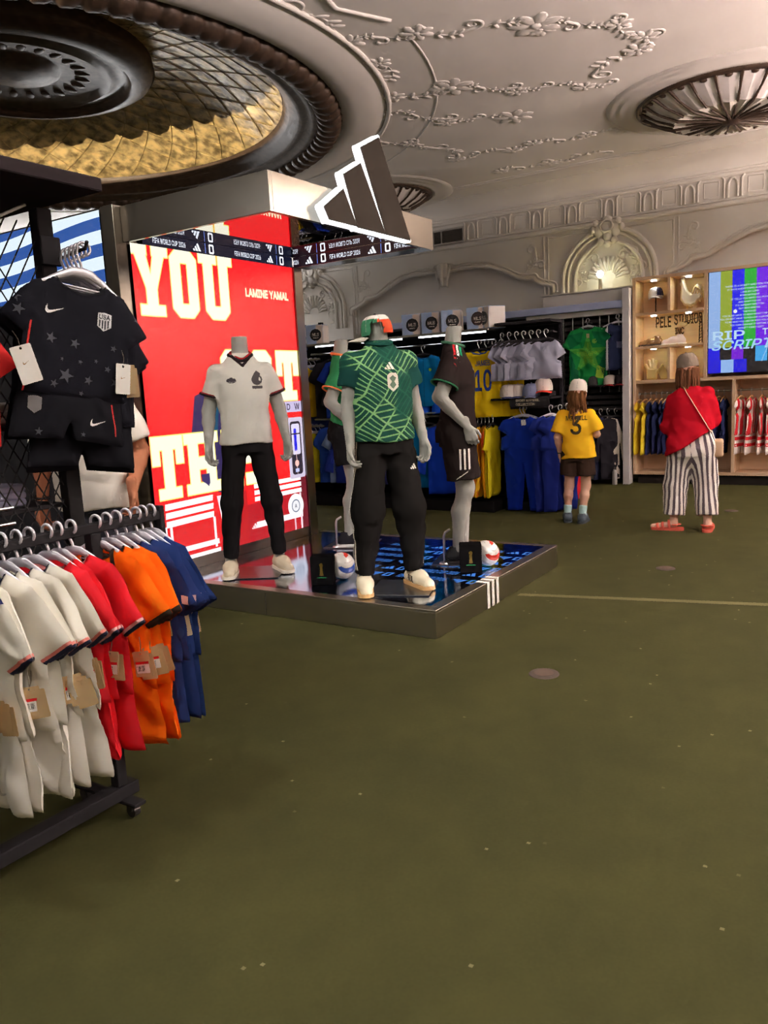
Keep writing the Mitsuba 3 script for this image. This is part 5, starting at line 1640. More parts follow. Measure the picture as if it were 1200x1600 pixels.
for i, (pr, y, lab, grp) in enumerate(kits):
    q = np.random.default_rng(100 + i)
    M = rail_M(y, q.normal(0, .004), q.normal(.10, .05), q.normal(0, .015))
    pr.stamp('kids_kit', M, lab, 'football kit', grp)
    hang_clear.stamp('clothes_hanger', M, 'clear plastic hanger of the ' + lab.replace('kids football kit', 'kit').replace('kids kit', 'kit'), 'hanger', 'clear hangers on the near rail')

# ================================================================ mesh gondola behind the near rail
GX = -2.62
gd = thing('mesh_gondola', 'black mesh backed shop gondola behind the near clothes rail', 'display rack')
for y in (.70, 1.88):
    add('post', box((GX - .025, y - .03, 0), (GX + .025, y + .03, 2.10), .003), 'matte', (20, 20, 21), parent=gd)
wires = []
for z0_ in np.arange(.2, 3.6, .085):
    for sgn in (-1, 1):
        a_, b_ = (.73, z0_ if sgn > 0 else z0_ - 1.9), (1.85, z0_ - 1.9 if sgn > 0 else z0_)
        g = sg.LineString([a_, b_]).intersection(rect(.73, .62, 1.85, 2.05))
        if not g.is_empty and g.length > .05:
            (ya, za), (yb2, zb2) = g.coords[0], g.coords[-1]
            wires.append(tube([(GX + .004 * sgn, ya, za), (GX + .004 * sgn, yb2, zb2)], .0028, 4))
key = add('wire_mesh', cat(wires), 'matte', (34, 34, 36), parent=gd, kind='stuff', label='black diamond wire mesh')
for z in (.45, 1.02, 1.32):
    sf = add('shelf', box((GX - .42, .72, z), (GX - .03, 1.86, z + .018), .003), 'matte', (26, 26, 28), parent=gd)
for z in (1.0, 1.055):
    add('shelf_rail', cyl((GX + .03, .72, z), (GX + .03, 1.62, z), .006, n=8), 'metal', (190, 190, 186), parent=gd)
add('roof_board', box((-3.3, .3, 2.12), (-2.33, 1.93, 2.165), .004), 'matte', (26, 23, 25), parent=gd, label='black roof board')
tb = add('light_bar', box((-2.66, .9, 2.06), (-2.58, 1.55, 2.085), .003), 'matte', (210, 210, 210), parent=gd)
q = np.array([[-2.65, .92, 2.058], [-2.59, .92, 2.058], [-2.59, 1.53, 2.058], [-2.65, 1.53, 2.058]])
add('tube', trimesh.Trimesh(q, [[0, 2, 1], [0, 3, 2]], process=False), 'matte', (255, 255, 255), parent=tb, emit=lin((244, 246, 255)) * 5)
k = thing('power_cable', 'thin white cable that droops under the black roof board', 'cable')
a = np.linspace(0, 1, 24)
add('cable', tube(np.c_[-2.5 + .06 * np.sin(a * 5), 1.0 + .78 * a, 2.10 - .13 * np.sin(PI * a) - .01], .0055, 6), 'matte', (190, 188, 184), smooth=True, parent=k)
fold_cols = [((196, 52, 52), 'red'), ((206, 200, 196), 'white'), ((176, 178, 206), 'lilac'), ((66, 24, 30), 'maroon'), ((30, 36, 62), 'navy'), ((214, 204, 196), 'cream')]
for i, (c, nm_) in enumerate(fold_cols):
    y = 1.30 + .19 * (i % 3)
    z = 1.04 if i < 3 else 1.34
    for j in range(3):
        m = nets(lambda p: np.linalg.norm(np.maximum(np.abs(p) - [.10, .065, .004], 0), axis=1) - .011 - .002 * meshkit.fbm(p * 30 + i * 3 + j, 2), (-.13, -.1, -.03), (.13, .1, .03), .010)
        k = thing('folded_shirt', f'{nm_} folded shirt {["at the bottom", "in the middle", "on top"][j]} of its pile behind the wire mesh', 'shirt', 'folded shirts behind the mesh')
        roots.discard(k)
        add(k, mv(m, Mx((GX - .20, y, z + .013 + .026 * j), z=.03 * j)), 'cloth', c, True)
        labels[k] = labels.pop(k)

# ---- black USA kits on a face-out arm above
O = np.array([-2.40, 1.862, 1.925])
arm = thing('faceout_arm', 'black face-out hook arm that carries the black kits', 'display hook')
nrm = np.array([.966, -.259, 0])
tang = np.array([.259, .966, 0])
add('arm', tube([O - nrm * .20 + [0, 0, .0], O + nrm * .05, O + nrm * .07 + [0, 0, .02]], .006, 8), 'matte', BLK, parent=arm)
add('bracket', box((GX + .025, 1.84, 1.90), (GX + .045, 1.92, 2.0), .003), 'matte', BLK, parent=arm)
UH = hanger_proto(.24, 'clear_plastic', None, .075)
DK = (13, 14, 18)
for i in range(7):
    pr = Proto()
    pf = Puff(shirt_poly(.335, .375, .075, .13, .15, .03, .04), .013, .05, .008, 20, 50 + i, s=.011)
    D = Mx((0, -.10, 0))
    pr.add('shirt', mv(pf.mesh(), D), 'cloth', DK, True)
    fr = lambda g, c, nm_='print', lab=None: pr.add('shirt__' + nm_, mv(pf.mesh(g, .0014, 'front', s=.005), D), 'cloth', c, True, lab)
    pr.add('shirt__collar', mv(pf.mesh(sg.LineString([(-.078, .004), (-.06, -.026), (0, -.043), (.06, -.026), (.078, .004)]).buffer(.007), .0016, s=.006), D), 'cloth', (15, 16, 18), True)
    if i >= 5:
        for (x, y, r) in ((-.10, -.36, .022), (.06, -.35, .016), (-.03, -.30, .014)):
            fr(star(x, y, r, .3), (52, 55, 62), 'star')
    if i == 0:
        fr(sa.translate(swoosh(.058), -.112, -.125), (214, 214, 212), 'swoosh', 'white swoosh badge')
        c0, c1 = crest(.046)
        fr(sa.translate(c0, .055, -.15), (190, 192, 194), 'crest', 'grey shield crest')
        pr.add('shirt__crest__crest_mark', mv(pf.mesh(sa.translate(c1, .055, -.15), .0022, 'front', s=.005), D), 'cloth', (44, 46, 52), True)
        for (x, y, r) in ((-.09, -.20, .020), (-.012, -.205, .018), (-.035, -.31, .026), (.04, -.315, .016), (-.07, -.34, .014), (.115, -.20, .012), (.10, -.27, .012), (.01, -.26, .008), (-.20, -.09, .020), (.19, -.09, .014), (-.05, -.26, .007), (.06, -.25, .008), (.02, -.36, .010), (.13, -.31, .018), (-.19, -.13, .02)):
            fr(star(x, y, r, .3), (60, 63, 70), 'star')
        fr(sg.LineString([(-.152, -.16), (-.158, -.25), (-.162, -.39)]).buffer(.0028), (206, 56, 52), 'piping', 'red side piping')
        fr(sa.translate(text('USA', .010, .05), -.02, -.030), (150, 46, 48), 'neck_print')
    sh = Puff(shorts_poly(.335, .165, .04), .015, .05, .009, 22, 60 + i, s=.011)
    S = Mx((0, -.10 - .375 + .02, -.014))
    pr.add('shorts', mv(sh.mesh(), S), 'cloth', (12, 13, 16), True)
    if i == 0:
        pr.add('shorts__swoosh', mv(sh.mesh(sa.translate(swoosh(.05), .06, -.105), .0014, 'front', s=.005), S), 'cloth', (214, 214, 212), True, 'white swoosh badge')
        pr.add('shorts__crest', mv(sh.mesh(sa.translate(crest(.042)[0], -.14, -.085), .0014, 'front', s=.005), S), 'cloth', (96, 98, 100), True)
        pr.add('shorts__piping', mv(sh.mesh(sg.LineString([(.130, -.03), (.150, -.13)]).buffer(.0026), .0014, 'front', s=.005), S), 'cloth', (190, 52, 50), True)
        for (x, y, r) in ((-.10, -.14, .014), (.04, -.135, .010)):
            pr.add('shorts__star', mv(sh.mesh(star(x, y, r), .0014, 'front', s=.005), S), 'cloth', (62, 66, 74), True)
        tag_parts(pr, .145, -.345, .03, .06, (206, 202, 194), False, .050, .10)
    if i == 1:
        tag_parts(pr, -.205, -.345, .085, .42, (204, 200, 192), False, .066, .115)
    if i == 2:
        tag_parts(pr, .185, -.34, .02, .1, KRAFT, False, .05, .10, yaw=-.3, n=2)
    o = O + nrm * (.035 - .036 * i) if i < 5 else O + nrm * (-.045 - .04 * (i - 5)) + tang * .035 - np.array([0, 0, .095 + .02 * (i - 5)])
    M = frame(o, tang, (0, 0, 1)) @ Mx(z=-.18 + .012 * i, y=.06 * (i % 2), s=1.07)
    lab = ['front black kids kit with star prints and a shield crest, on the hook arm', 'second black kids kit directly behind the front one on the hook arm', 'third black kids kit on the hook arm', 'fourth black kids kit on the hook arm', 'fifth black kids kit on the hook arm', 'black kids kit hung lower behind the front ones, its hem showing below', 'rearmost black kids kit of the lower hook arm'][i]
    pr.stamp('kids_kit', M, lab, 'football kit', 'black kits on the hook arm')
    UH.stamp('clothes_hanger', M, f'clear plastic hanger of the {["front", "second", "third", "fourth", "fifth", "lower", "rearmost lower"][i]} black kit on the hook arm', 'hanger', 'clear hangers on the hook arm')
arm = thing('faceout_arm', 'lower black hook arm hidden behind the black kits', 'display hook')
lo_ = O + tang * .035 - np.array([0, 0, .095])
add('arm', tube([lo_ - nrm * .21, lo_ - nrm * .02], .006, 8), 'matte', BLK, parent=arm)
# red and white striped kits at the far left edge, under the black ones
for i in range(3):
    pr = Proto()
    pf = Puff(shirt_poly(.33, .40, .07, .12, .14, .03), .014, .05, .009, 24, 70 + i)
    pr.add('shirt', mv(pf.mesh(), Mx((0, -.085, 0))), 'cloth', (206, 46, 48), True)
    for j in range(6):
        pr.add('shirt__stripe', mv(pf.mesh(rect(-.16 + .055 * j, -.5, -.135 + .055 * j, .1), .0014, s=.010), Mx((0, -.085, 0))), 'cloth', (226, 214, 204), True)
    M = frame((-2.53 - .03 * i, 1.425 - .012 * i, 1.775), (.6, .8, 0), (0, 0, 1)) @ Mx(z=-.1)
    pr.stamp('striped_shirt', M, f'red and white striped kids shirt at the left edge, {["front", "middle", "rear"][i]} one', 'shirt', 'red and white shirts at the left edge')
    UH.stamp('clothes_hanger', M, f'clear plastic hanger of the {["front", "middle", "rear"][i]} red and white shirt', 'hanger', 'clear hangers of the striped shirts')
arm = thing('faceout_arm', 'black face-out hook arm at the left edge that carries the red and white shirts', 'display hook')
add('arm', tube([(-2.61, 1.395, 1.775), (-2.51, 1.435, 1.775), (-2.49, 1.442, 1.795)], .006, 8), 'matte', BLK, parent=arm)
# ================================================================ fixtures along the back
GY = 8.25
BK = (20, 20, 23)


def hung(pr, name, label, x, y, z, yaw=0.0, roll=0.0, cat_='shirt', group=None, hp=None, s=1.0):
    """Set a garment on a rail at x, y, z; it faces the shop (-y) turned by yaw about the vertical; returns its key."""
    M = frame((x, y, z), (1, 0, 0), (0, 0, 1)) @ Mx(y=yaw, z=roll, s=s, order='yz')
    k = pr.stamp(name, M, label, cat_, group)
    if hp is not None:
        hp.stamp('clothes_hanger', M, 'hanger of the ' + label, 'hanger', 'hangers along the back fixtures')
    return k


BLKH = hanger_proto(.38, 'steel', (24, 24, 26), .075)
CLRH = hanger_proto(.38, 'clear_plastic', None, .075)
WODH = hanger_proto(.34, 'wood_hanger', (186, 142, 98), .075)


def tee(col, seed, bw=.50, L=.72, sl=.22, prints=(), amp=.012, collar=None, T=.016, s=.022, hook=.085, long_sleeve=False, back=False):
    pr = Proto()
    pf = Puff(shirt_poly(bw, L, .085, .52 if long_sleeve else sl, .19, .035, ang=1.25 if long_sleeve else 1.0), T, .06, amp, 20, seed, s=s)
    D = Mx((0, -hook, 0))
    pr.add('shirt' if not prints else 'shirt', mv(pf.mesh(), D), 'cloth', col, True)
    if collar is not None:
        pr.add('shirt__collar', mv(pf.mesh(sg.LineString([(-.09, .004), (-.06, -.024), (0, -.034), (.06, -.024), (.09, .004)]).buffer(.014), .002, s=.012), D), 'cloth', collar, True)
    for nm_, g, c in prints:
        pr.add('shirt__' + nm_, mv(pf.mesh(g, .0025, None if nm_ in ('stripe', 'sleeve_stripe') else 'front', s=.014), D), 'cloth', c, True)
    return pr


# ---- long black gondola
gon = thing('gondola', 'long black shop gondola with two tiers of rails behind the stage', 'display rack')
GX0, GX1 = -6.62, -3.64
add('back_panel', box((GX0, GY + .02, .12), (GX1, GY + .05, 2.02)), 'matte', (13, 13, 15), parent=gon)
add('base', box((GX0, GY - .40, 0), (GX1, GY + .05, .12), .004), 'matte', (12, 12, 13), parent=gon)
PX = [GX0, -6.13, -5.45, -4.68, GX1]
for x in PX:
    add('post', box((x - .022, GY - .03, .0), (x + .022, GY + .03, 2.06 if x > -6 else 2.26), .003), 'matte', BK, parent=gon)
ts = add('top_shelf', box((-6.14, GY - .36, 1.955), (GX1 - .02, GY + .05, 1.98), .003), 'metal', (170, 170, 168), parent=gon, label='silver top shelf')
for i in range(3):
    x0, x1 = PX[1 + i] + .06, PX[2 + i] - .06
    lb = add('light_strip', box((x0 + .1, GY - .355, 1.935), (x1, GY - .335, 1.953)), 'matte', (255, 255, 255), parent=ts, emit=lin((240, 246, 255)) * 4.0)
    add('upper_rail', cyl((PX[1 + i], GY - .24, 1.86), (PX[2 + i], GY - .24, 1.86), .012, n=10), 'metal', (200, 200, 200), parent=gon)
    add('lower_rail', cyl((PX[1 + i], GY - .24, 1.06), (PX[2 + i], GY - .24, 1.06), .012, n=10), 'metal', (200, 200, 200), parent=gon)
    for j in range(2):
        x = PX[1 + i] + .15 + .4 * j
        add('rail_arm', box((x - .01, GY - .25, 1.845), (x + .01, GY + .02, 1.86)), 'metal', (190, 190, 190), parent=gon)
        add('rail_arm', box((x - .01, GY - .25, 1.045), (x + .01, GY + .02, 1.06)), 'metal', (190, 190, 190), parent=gon)
add('middle_shelf', box((-4.66, GY - .30, 1.09), (-4.30, GY + .02, 1.105), .002), 'metal', (160, 162, 166), parent=gon)
# boxed mini balls on the top shelf
bp = Proto()
hx = .095
bp.add('box', box((-hx, -hx, 0), (hx, hx, .20), .004), 'matte', (178, 204, 246))
bp.add('box_side', box((hx, -hx + .002, .004), (hx + .002, hx - .002, .196)), 'matte', (236, 226, 222), label='white side')
bp.add('box_face', box((0.02, -hx - .002, .004), (hx - .002, -hx, .196)), 'matte', (240, 226, 222), label='pale pink half of the front')
bp.add('window', mv(extr(disc(0, 0, .062, 20), .003), frame((.015, -hx - .002, .095), (1, 0, 0), (0, 0, 1))), 'gloss', (24, 24, 28))
bp.add('window__lettering', mv(flat(sa.translate(text('MLS', .03, .075), -.038, -.012).union(rect(-.03, -.035, .03, -.028))), frame((.015, -hx - .0058, .095), (1, 0, 0), (0, 0, 1))), 'matte', (220, 214, 214))
bxs = [(-6.04, .3, 'leftmost boxed ball on the gondola top, above the yellow shirts'), (-4.66, .2, 'boxed ball left of the black jersey mannequin, on the gondola top'), (-4.40, .1, 'boxed ball behind the neck of the black jersey mannequin'), (-4.17, .35, 'boxed ball just right of the black jersey mannequin, on the gondola top'), (-3.84, .15, 'boxed ball next to the right end of the gondola top'), (-3.70, -.5, 'boxed ball at the very right end of the gondola top')]
for x, r, lab in bxs:
    bp.stamp('ball_box', Mx((x, GY - .20, 1.981), z=r, s=1.15), lab, 'boxed ball', 'boxed balls on the gondola')
# left tower of the gondola: yellow shirts on two rails
for z in (2.20, 2.05, 1.92):
    add('display_bar', box((GX0 + .03, GY - .26, z), (-6.19, GY - .22, z + .03)), 'matte', (52, 66, 98), parent=gon)
    add('display_bar', cyl((GX0 + .03, GY - .28, z - .05), (-6.19, GY - .28, z - .05), .008, n=8), 'metal', (210, 212, 214), parent=gon)
YL = (204, 196, 34)
for i in range(4):
    pr = tee(YL if i % 2 == 0 else (214, 176, 30), 100 + i, .46, .62, .2, collar=(40, 60, 150), prints=[('cuff', rect(-.4, -.24, -.2, -.19), (70, 80, 60))])
    hung(pr, 'yellow_shirt', f'yellow green jersey, {ORD[i]} of the upper rail at the left gondola tower', -6.26 + .062 * i, GY - .26 + .01 * i, 1.80, .75, 0, 'shirt', 'yellow jerseys in the gondola tower', CLRH)
    pr = tee((196, 184, 36) if i else (200, 170, 30), 110 + i, .44, .62, .2)
    hung(pr, 'yellow_shirt', f'yellow jersey, {ORD[i]} of the lower rail at the left gondola tower', -6.24 + .062 * i, GY - .26 + .01 * i, .98, .75, 0, 'shirt', 'yellow jerseys low in the gondola tower', CLRH)
pr = tee((34, 44, 92), 118, .46, .5, .2)
hung(pr, 'navy_shirt', 'navy shirt between the two yellow rows of the gondola tower', -6.20, GY - .22, 1.26, .6, 0, 'shirt', None, CLRH)
add('tower_rail', cyl((GX0 + .02, GY - .26, 1.80), (-5.98, GY - .26, 1.80), .012, n=8), 'metal', (200, 200, 200), parent=gon)
add('tower_rail', cyl((GX0 + .02, GY - .26, .98), (-5.98, GY - .26, .98), .012, n=8), 'metal', (200, 200, 200), parent=gon)
# bay behind the green mannequins: blue and black pieces
for i, (x, z, c, nm_) in enumerate([(-5.8, 1.86, (26, 26, 30), 'black'), (-5.64, 1.86, (34, 60, 160), 'royal blue'), (-5.55, 1.86, (26, 26, 30), 'black'), (-5.8, 1.06, (46, 84, 190), 'royal blue'), (-5.64, 1.06, (150, 178, 224), 'light blue'), (-5.55, 1.06, (30, 44, 120), 'dark blue'),
                                    (-5.25, 1.86, (30, 30, 34), 'black'), (-5.08, 1.86, (228, 226, 220), 'white'), (-4.90, 1.86, (28, 28, 32), 'black'), (-5.25, 1.06, (30, 52, 150), 'blue'), (-5.05, 1.06, (28, 46, 130), 'dark blue'), (-4.86, 1.06, (24, 28, 60), 'navy')]):
    pr = tee(c, 130 + i, .5, .70, .22, long_sleeve=(i % 3 == 2))
    hung(pr, 'shirt', f'{nm_} shirt on the {"upper" if z > 1.5 else "lower"} gondola rail behind the stage, {["first", "second", "third"][i % 3]} of the {"left" if i < 6 else "middle"} bay', x, GY - .24, z, .25 + .08 * (i % 3), 0, 'shirt', 'shirts in the gondola bays behind the stage', BLKH)
# teal jackets, caps
TEAL = (20, 112, 176)
for i, (z, x, L) in enumerate(((1.84, -4.52, .58), (1.06, -4.52, .74))):
    pr = tee(TEAL, 150 + i, .42, L, .2, collar=(24, 74, 120), long_sleeve=True, prints=[('sleeve_stripe', P((.20, -.02), (.225, -.02), (.33, -.5), (.30, -.5)), (150, 200, 90)), ('badge', disc(.08, -.17, .018), (170, 205, 90)), ('placket', rect(-.004, -.6, .004, -.03), (18, 86, 140))], s=.018)
    hung(pr, 'teal_jacket', f'teal blue zip jacket on the {["upper", "lower"][i]} rail left of the black jersey mannequin', x, GY - .26, z, .15, 0, 'jacket', None, BLKH)
pr = tee((26, 60, 180), 156, .42, .80, .2, long_sleeve=True)
hung(pr, 'blue_jacket', 'royal blue jacket behind the black jersey mannequin, right of the teal ones', -4.28, GY - .25, 1.06, .5, 0, 'jacket', None, BLKH)
for i, x in enumerate((-4.60, -4.40)):
    put_cap('baseball_cap', f'royal blue cap on the silver shelf between the teal jackets, {["left", "right"][i]} one', Mx((x, GY - .17, 1.126), z=PI + .5), (28, 84, 206), (26, 78, 196), 'blue caps between the teal jackets', panel=(36, 92, 210), r=.088)
# yellow number ten jerseys
YJ = (232, 196, 30)
for i in range(4):
    pts = [('number', sa.translate(text('10', .215, .185), -.06, -.43), (44, 62, 150)), ('name_lettering', sa.translate(text('JAMES', .055, .165), -.05, -.165), (60, 74, 140))] if i == 0 else [('shoulder_stripe', rect(.04 + .05 * j, -.06, .065 + .05 * j, .02), (226, 92, 44)) for j in range(4)]
    pts.append(('cuff', P((.30, -.16), (.36, -.2), (.32, -.31), (.24, -.25)).intersection(rect(.28, -.4, .4, 0)), (40, 50, 100)))
    pr = tee(YJ, 160 + i, .46, .72, .22, collar=(40, 66, 150), prints=pts, s=.018)
    hung(pr, 'yellow_shirt', ['yellow football jersey with a blue number 10 facing the shop', 'yellow jersey with orange shoulder stripes directly behind the number 10', 'second yellow jersey with orange shoulder stripes behind the number 10', 'rearmost yellow jersey with orange shoulders behind the number 10'][i], -3.79 + .065 * i, GY - .32 + .045 * i, 1.84, .22 + .05 * i, 0, 'shirt', None if i == 0 else 'yellow jerseys behind the number 10', BLKH)
for i in range(9):
    c = [(238, 168, 36), (230, 148, 38), (236, 186, 46)][i % 3]
    pts = [('stripe', rect(-.2 + .12 * j, -.8, -.15 + .12 * j, .05), (202, 44, 36)) for j in range(4)] if i < 5 else ([('sleeve_stripe', P((.2, 0), (.25, -.02), (.33, -.3), (.27, -.3)), (226, 84, 40))] if i < 7 else [])
    pr = tee(c if i < 7 else (206, 186, 34), 170 + i, .44, .78, .24, prints=pts, s=.022, T=.02)
    hung(pr, 'yellow_shirt', f'yellow jersey with red stripes, {ORD[i]} on the lower rail under the number 10' if i < 5 else f'plain yellow jersey, {ORD[i]} on the lower rail under the number 10', -4.03 + .045 * i, GY - .30, 1.04, -1.22 - .12 * (i % 3), 0, 'shirt', 'yellow and red jerseys on the lower rail', BLKH)

# ---- black end rack right of the gondola: grey shorts, caps, blue tracksuits
er = thing('end_rack', 'black end rack with grey shirts, caps and blue tracksuits', 'display rack')
EX0, EX1 = -3.60, -3.00
add('back_frame', box((EX0 + .01, GY + .0, .1), (EX1, GY + .03, 1.98)), 'matte', (12, 12, 14), parent=er)
add('base', box((EX0 + .01, GY - .20, 0), (EX1, GY + .03, .10)), 'matte', (12, 12, 13), parent=er)
for x in (EX0 + .02, EX1):
    add('post', box((x - .015, GY - .02, 0), (x + .015, GY + .03, 2.02), .003), 'matte', BK, parent=er)
add('top_board', box((EX0, GY - .34, 1.99), (EX1 + .02, GY + .03, 2.02), .003), 'matte', (26, 26, 28), parent=er)
for z in (1.90, 1.12):
    add('rail', cyl((EX0 + .02, GY - .20, z), (EX1, GY - .20, z), .011, n=8), 'matte', (44, 44, 46), parent=er)
    for x in (EX0 + .06, EX1 - .04):
        add('rail_arm', box((x - .008, GY - .21, z - .008), (x + .008, GY, z + .008)), 'matte', (44, 44, 46), parent=er)
sh_ = add('cap_shelf', mv(box((EX0 - .06, -.34, -.012), (EX1 + .02, 0, .012), .003), Mx((0, GY - .02, 1.22))), 'matte', (22, 22, 24), parent=er)
sb = add('sign_strip', box((EX0 + .16, GY - .365, 1.135), (EX1 + .0, GY - .355, 1.235), .002), 'matte', (26, 26, 28), parent=er, label='black sign strip with small white lettering')
for z, t in ((1.19, 'SPORT APPAREL'), (1.15, 'COLLECTION')):
    add('lettering', mv(flat(text(t, .024)), frame((EX0 + .23, GY - .3665, z), (1, 0, 0), (0, 0, 1))), 'matte', (214, 204, 184), parent=sb)
for i in range(7):
    pr = tee([(146, 150, 172), (130, 134, 154), (158, 162, 184)][i % 3], 190 + i, .30, .40, .12, amp=.018, s=.02, T=.02)
    hung(pr, 'grey_shirt', f'bluish grey shirt, {ORD[i]} from the left on the end rack', EX0 + .05 + .082 * i, GY - .26, 1.90, 1.05 - .13 * i, 0, 'shirt', 'grey shirts on the end rack', BLKH)
for i, (x, c, b_, nm_) in enumerate([(-3.50, (226, 214, 206), (60, 66, 100), 'white cap at the left on the end rack shelf'), (-3.41, (222, 206, 196), (60, 66, 100), 'cream cap in the middle of the end rack shelf'), (-3.24, (120, 128, 160), (110, 118, 150), 'grey blue cap on the end rack shelf'), (-3.12, (226, 210, 204), (222, 70, 62), 'white cap with a red peak on the end rack shelf')]):
    put_cap('baseball_cap', nm_, Mx((x, GY - .24 + (.04 if i % 2 else 0), 1.262 + (.05 if i == 3 else 0)), z=PI + .3), c, b_, None, r=.104)
add('cap_riser', box((-3.20, GY - .24, 1.234), (-3.04, GY - .06, 1.284), .003), 'matte', (24, 24, 26), parent=er)
BL = (22, 44, 138)
for i in range(4):
    pr = tee(BL if i < 2 else (24, 36, 100), 200 + i, .46, .36, .10, amp=.010, s=.02, collar=(28, 52, 150))
    tp = Puff(trouser_poly(.40, .74), .022, .06, .014, 22, 205 + i, s=.022)
    pr.add('trousers', mv(tp.mesh(), Mx((0, -.36, -.02))), 'cloth', (20, 40, 130) if i < 2 else (22, 32, 92), True, 'royal blue track trousers')
    tag_parts(pr, .02, -.12, .03, .1, (226, 226, 226), False, .05, .06)
    if i > 1:
        pr.add('shirt__sleeve_print', mv(Puff(shirt_poly(.46, .36, .085, .1, .19, .035), .016, .06, .01, 20, 200 + i).mesh(rect(.14, -.3, .17, -.05), .003, 'front'), Mx((0, -.085, 0))), 'cloth', (226, 226, 230), True)
    hung(pr, 'tracksuit', ['royal blue tracksuit facing the shop on the end rack', 'royal blue tracksuit right behind the front one', 'darker blue tracksuit at the right end of the end rack', 'rearmost dark blue tracksuit at the right end of the end rack'][i], EX0 + .27 + (.02 * i if i < 2 else .12 + .09 * i), GY - .30 + .03 * i, 1.12, .12 if i < 2 else .85, 0, 'tracksuit', None, CLRH)
pr = tee((196, 40, 52), 215, .40, .95, .2, long_sleeve=True, prints=[('stripe', rect(-.05, -1.1, .02, .1), (226, 220, 214))])
hung(pr, 'red_jacket', 'red and white long jacket at the right edge of the end rack, behind the child', -2.98, GY + .12, 1.12, 1.1, 0, 'jacket', None, BLKH)
add('side_arm', cyl((EX1, GY + .12, 1.12), (-2.90, GY + .12, 1.12), .010, n=8), 'matte', (44, 44, 46), parent=er)
add('side_arm', cyl((EX1 - .004, GY + .02, 1.12), (EX1 - .004, GY + .13, 1.12), .010, n=8), 'matte', (44, 44, 46), parent=er)

# ---- white portal with the black slatted bay
po = thing('portal_frame', 'white portal frame round the dark slatted bay', 'portal')
PW = (206, 204, 208)
add('post', box((-2.965, 10.40, 0), (-2.878, 10.56, 2.50), .003), 'matte', PW, parent=po, label='white end post')
add('lintel', box((-6.9, 10.42, 2.27), (-2.966, 10.90, 2.36), .003), 'matte', (172, 186, 226), parent=po, label='pale blue lintel')
add('upper_box', box((-4.1, 10.62, 2.361), (-2.90, 10.90, 2.52), .003), 'matte', (196, 192, 186), parent=po)
add('upper_box_top', box((-4.13, 10.59, 2.521), (-2.89, 10.92, 2.54), .003), 'matte', (200, 196, 190), parent=po)
add('inner_box', box((-4.3, 10.50, 2.20), (-2.966, 10.60, 2.268)), 'matte', (212, 210, 206), parent=po)
sl = thing('slat_bay', 'dark slatted display bay with bright vertical tracks, left of the white post', 'slat wall')
add('backing', box((-6.9, 10.72, .05), (-2.98, 10.75, 2.26)), 'matte', (9, 9, 10), parent=sl)
for i in range(17):
    z = .96 + .077 * i
    add('slat', box((-4.4, 10.67, z), (-2.98, 10.715, z + .05), .002), 'matte', (34, 33, 34), parent=sl)
for x in (-3.83, -3.70, -3.56, -3.33, -3.21, -3.08):
    add('track', box((x - .006, 10.655, 1.20), (x + .006, 10.668, 2.24)), 'metal', (216, 214, 210), parent=sl)
add('cap_shelf', box((-3.55, 10.42, 1.28), (-2.98, 10.66, 1.30), .002), 'matte', (20, 20, 22), parent=sl)
add('lower_rail', cyl((-3.9, 10.46, .98), (-2.98, 10.46, .98), .012, n=8), 'matte', (50, 50, 52), parent=sl)
for x in (-3.85, -3.03):
    add('rail_arm', box((x - .01, 10.45, .965), (x + .01, 10.72, .98)), 'matte', (40, 40, 42), parent=sl)
add('face_out', cyl((-3.44, 10.40, 2.12), (-3.44, 10.67, 2.12), .008, n=8), 'metal', (200, 200, 200), parent=sl)
add('face_out', cyl((-3.04, 10.40, 2.14), (-3.04, 10.67, 2.14), .008, n=8), 'metal', (200, 200, 200), parent=sl)
GR = (30, 122, 62)
pts = [('star', star(0, -.36, .27), (74, 158, 66)), ('star_core', star(0, -.37, .17), (126, 176, 60)), ('yoke', P((-.30, -.10), (-.06, -.06), (-.10, -.20), (-.24, -.28)), (22, 96, 58)), ('yoke', P((.30, -.10), (.06, -.06), (.10, -.20), (.24, -.28)), (22, 96, 58)), ('side', P((-.24, -.3), (-.17, -.5), (-.23, -.75)), (24, 92, 62)), ('side', P((.24, -.3), (.15, -.5), (.23, -.75)), (24, 92, 62)), ('badge', rect(-.018, -.15, .022, -.09), (196, 160, 140)), ('crest', disc(.09, -.19, .03), (110, 160, 70)), ('panel', P((.12, -.5), (.22, -.55), (.2, -.68), (.1, -.66)), (150, 190, 70)), ('panel', P((-.2, -.52), (-.13, -.56), (-.14, -.7), (-.2, -.7)), (28, 90, 60))]
pr = tee(GR, 230, .50, .78, .22, prints=pts, collar=(22, 84, 56), s=.016, amp=.016)
hung(pr, 'green_shirt', 'bright green goalkeeper jersey with a yellow green star on the slatted wall', -3.44, 10.50, 2.15, 0, 0, 'shirt', None, CLRH)
pr = tee((22, 28, 48), 231, .30, .60, .06, prints=[('crest', rect(-.02, -.32, .05, -.24), (86, 92, 116)), ('edge', rect(-.16, -.8, -.125, .05), (196, 196, 200))], s=.018)
hung(pr, 'navy_shirt', 'navy shirt with a white side edge on the slatted wall by the white post', -3.04, 10.48, 2.17, .35, 0, 'shirt', None, CLRH)
for x, c, b_, nm_, pn_ in ((-3.38, (18, 18, 20), (16, 16, 18), 'black cap on the shelf of the slatted bay', (40, 40, 42)), (-3.16, (190, 180, 170), (120, 30, 34), 'white cap with a dark red peak on the slatted bay shelf', (204, 194, 184)), (-3.02, (24, 22, 24), (90, 24, 28), 'dark cap at the right end of the slatted bay shelf', None)):
    put_cap('baseball_cap', nm_, Mx((x, 10.53, 1.322), z=PI + .15), c, b_, None, panel=pn_, r=.095)
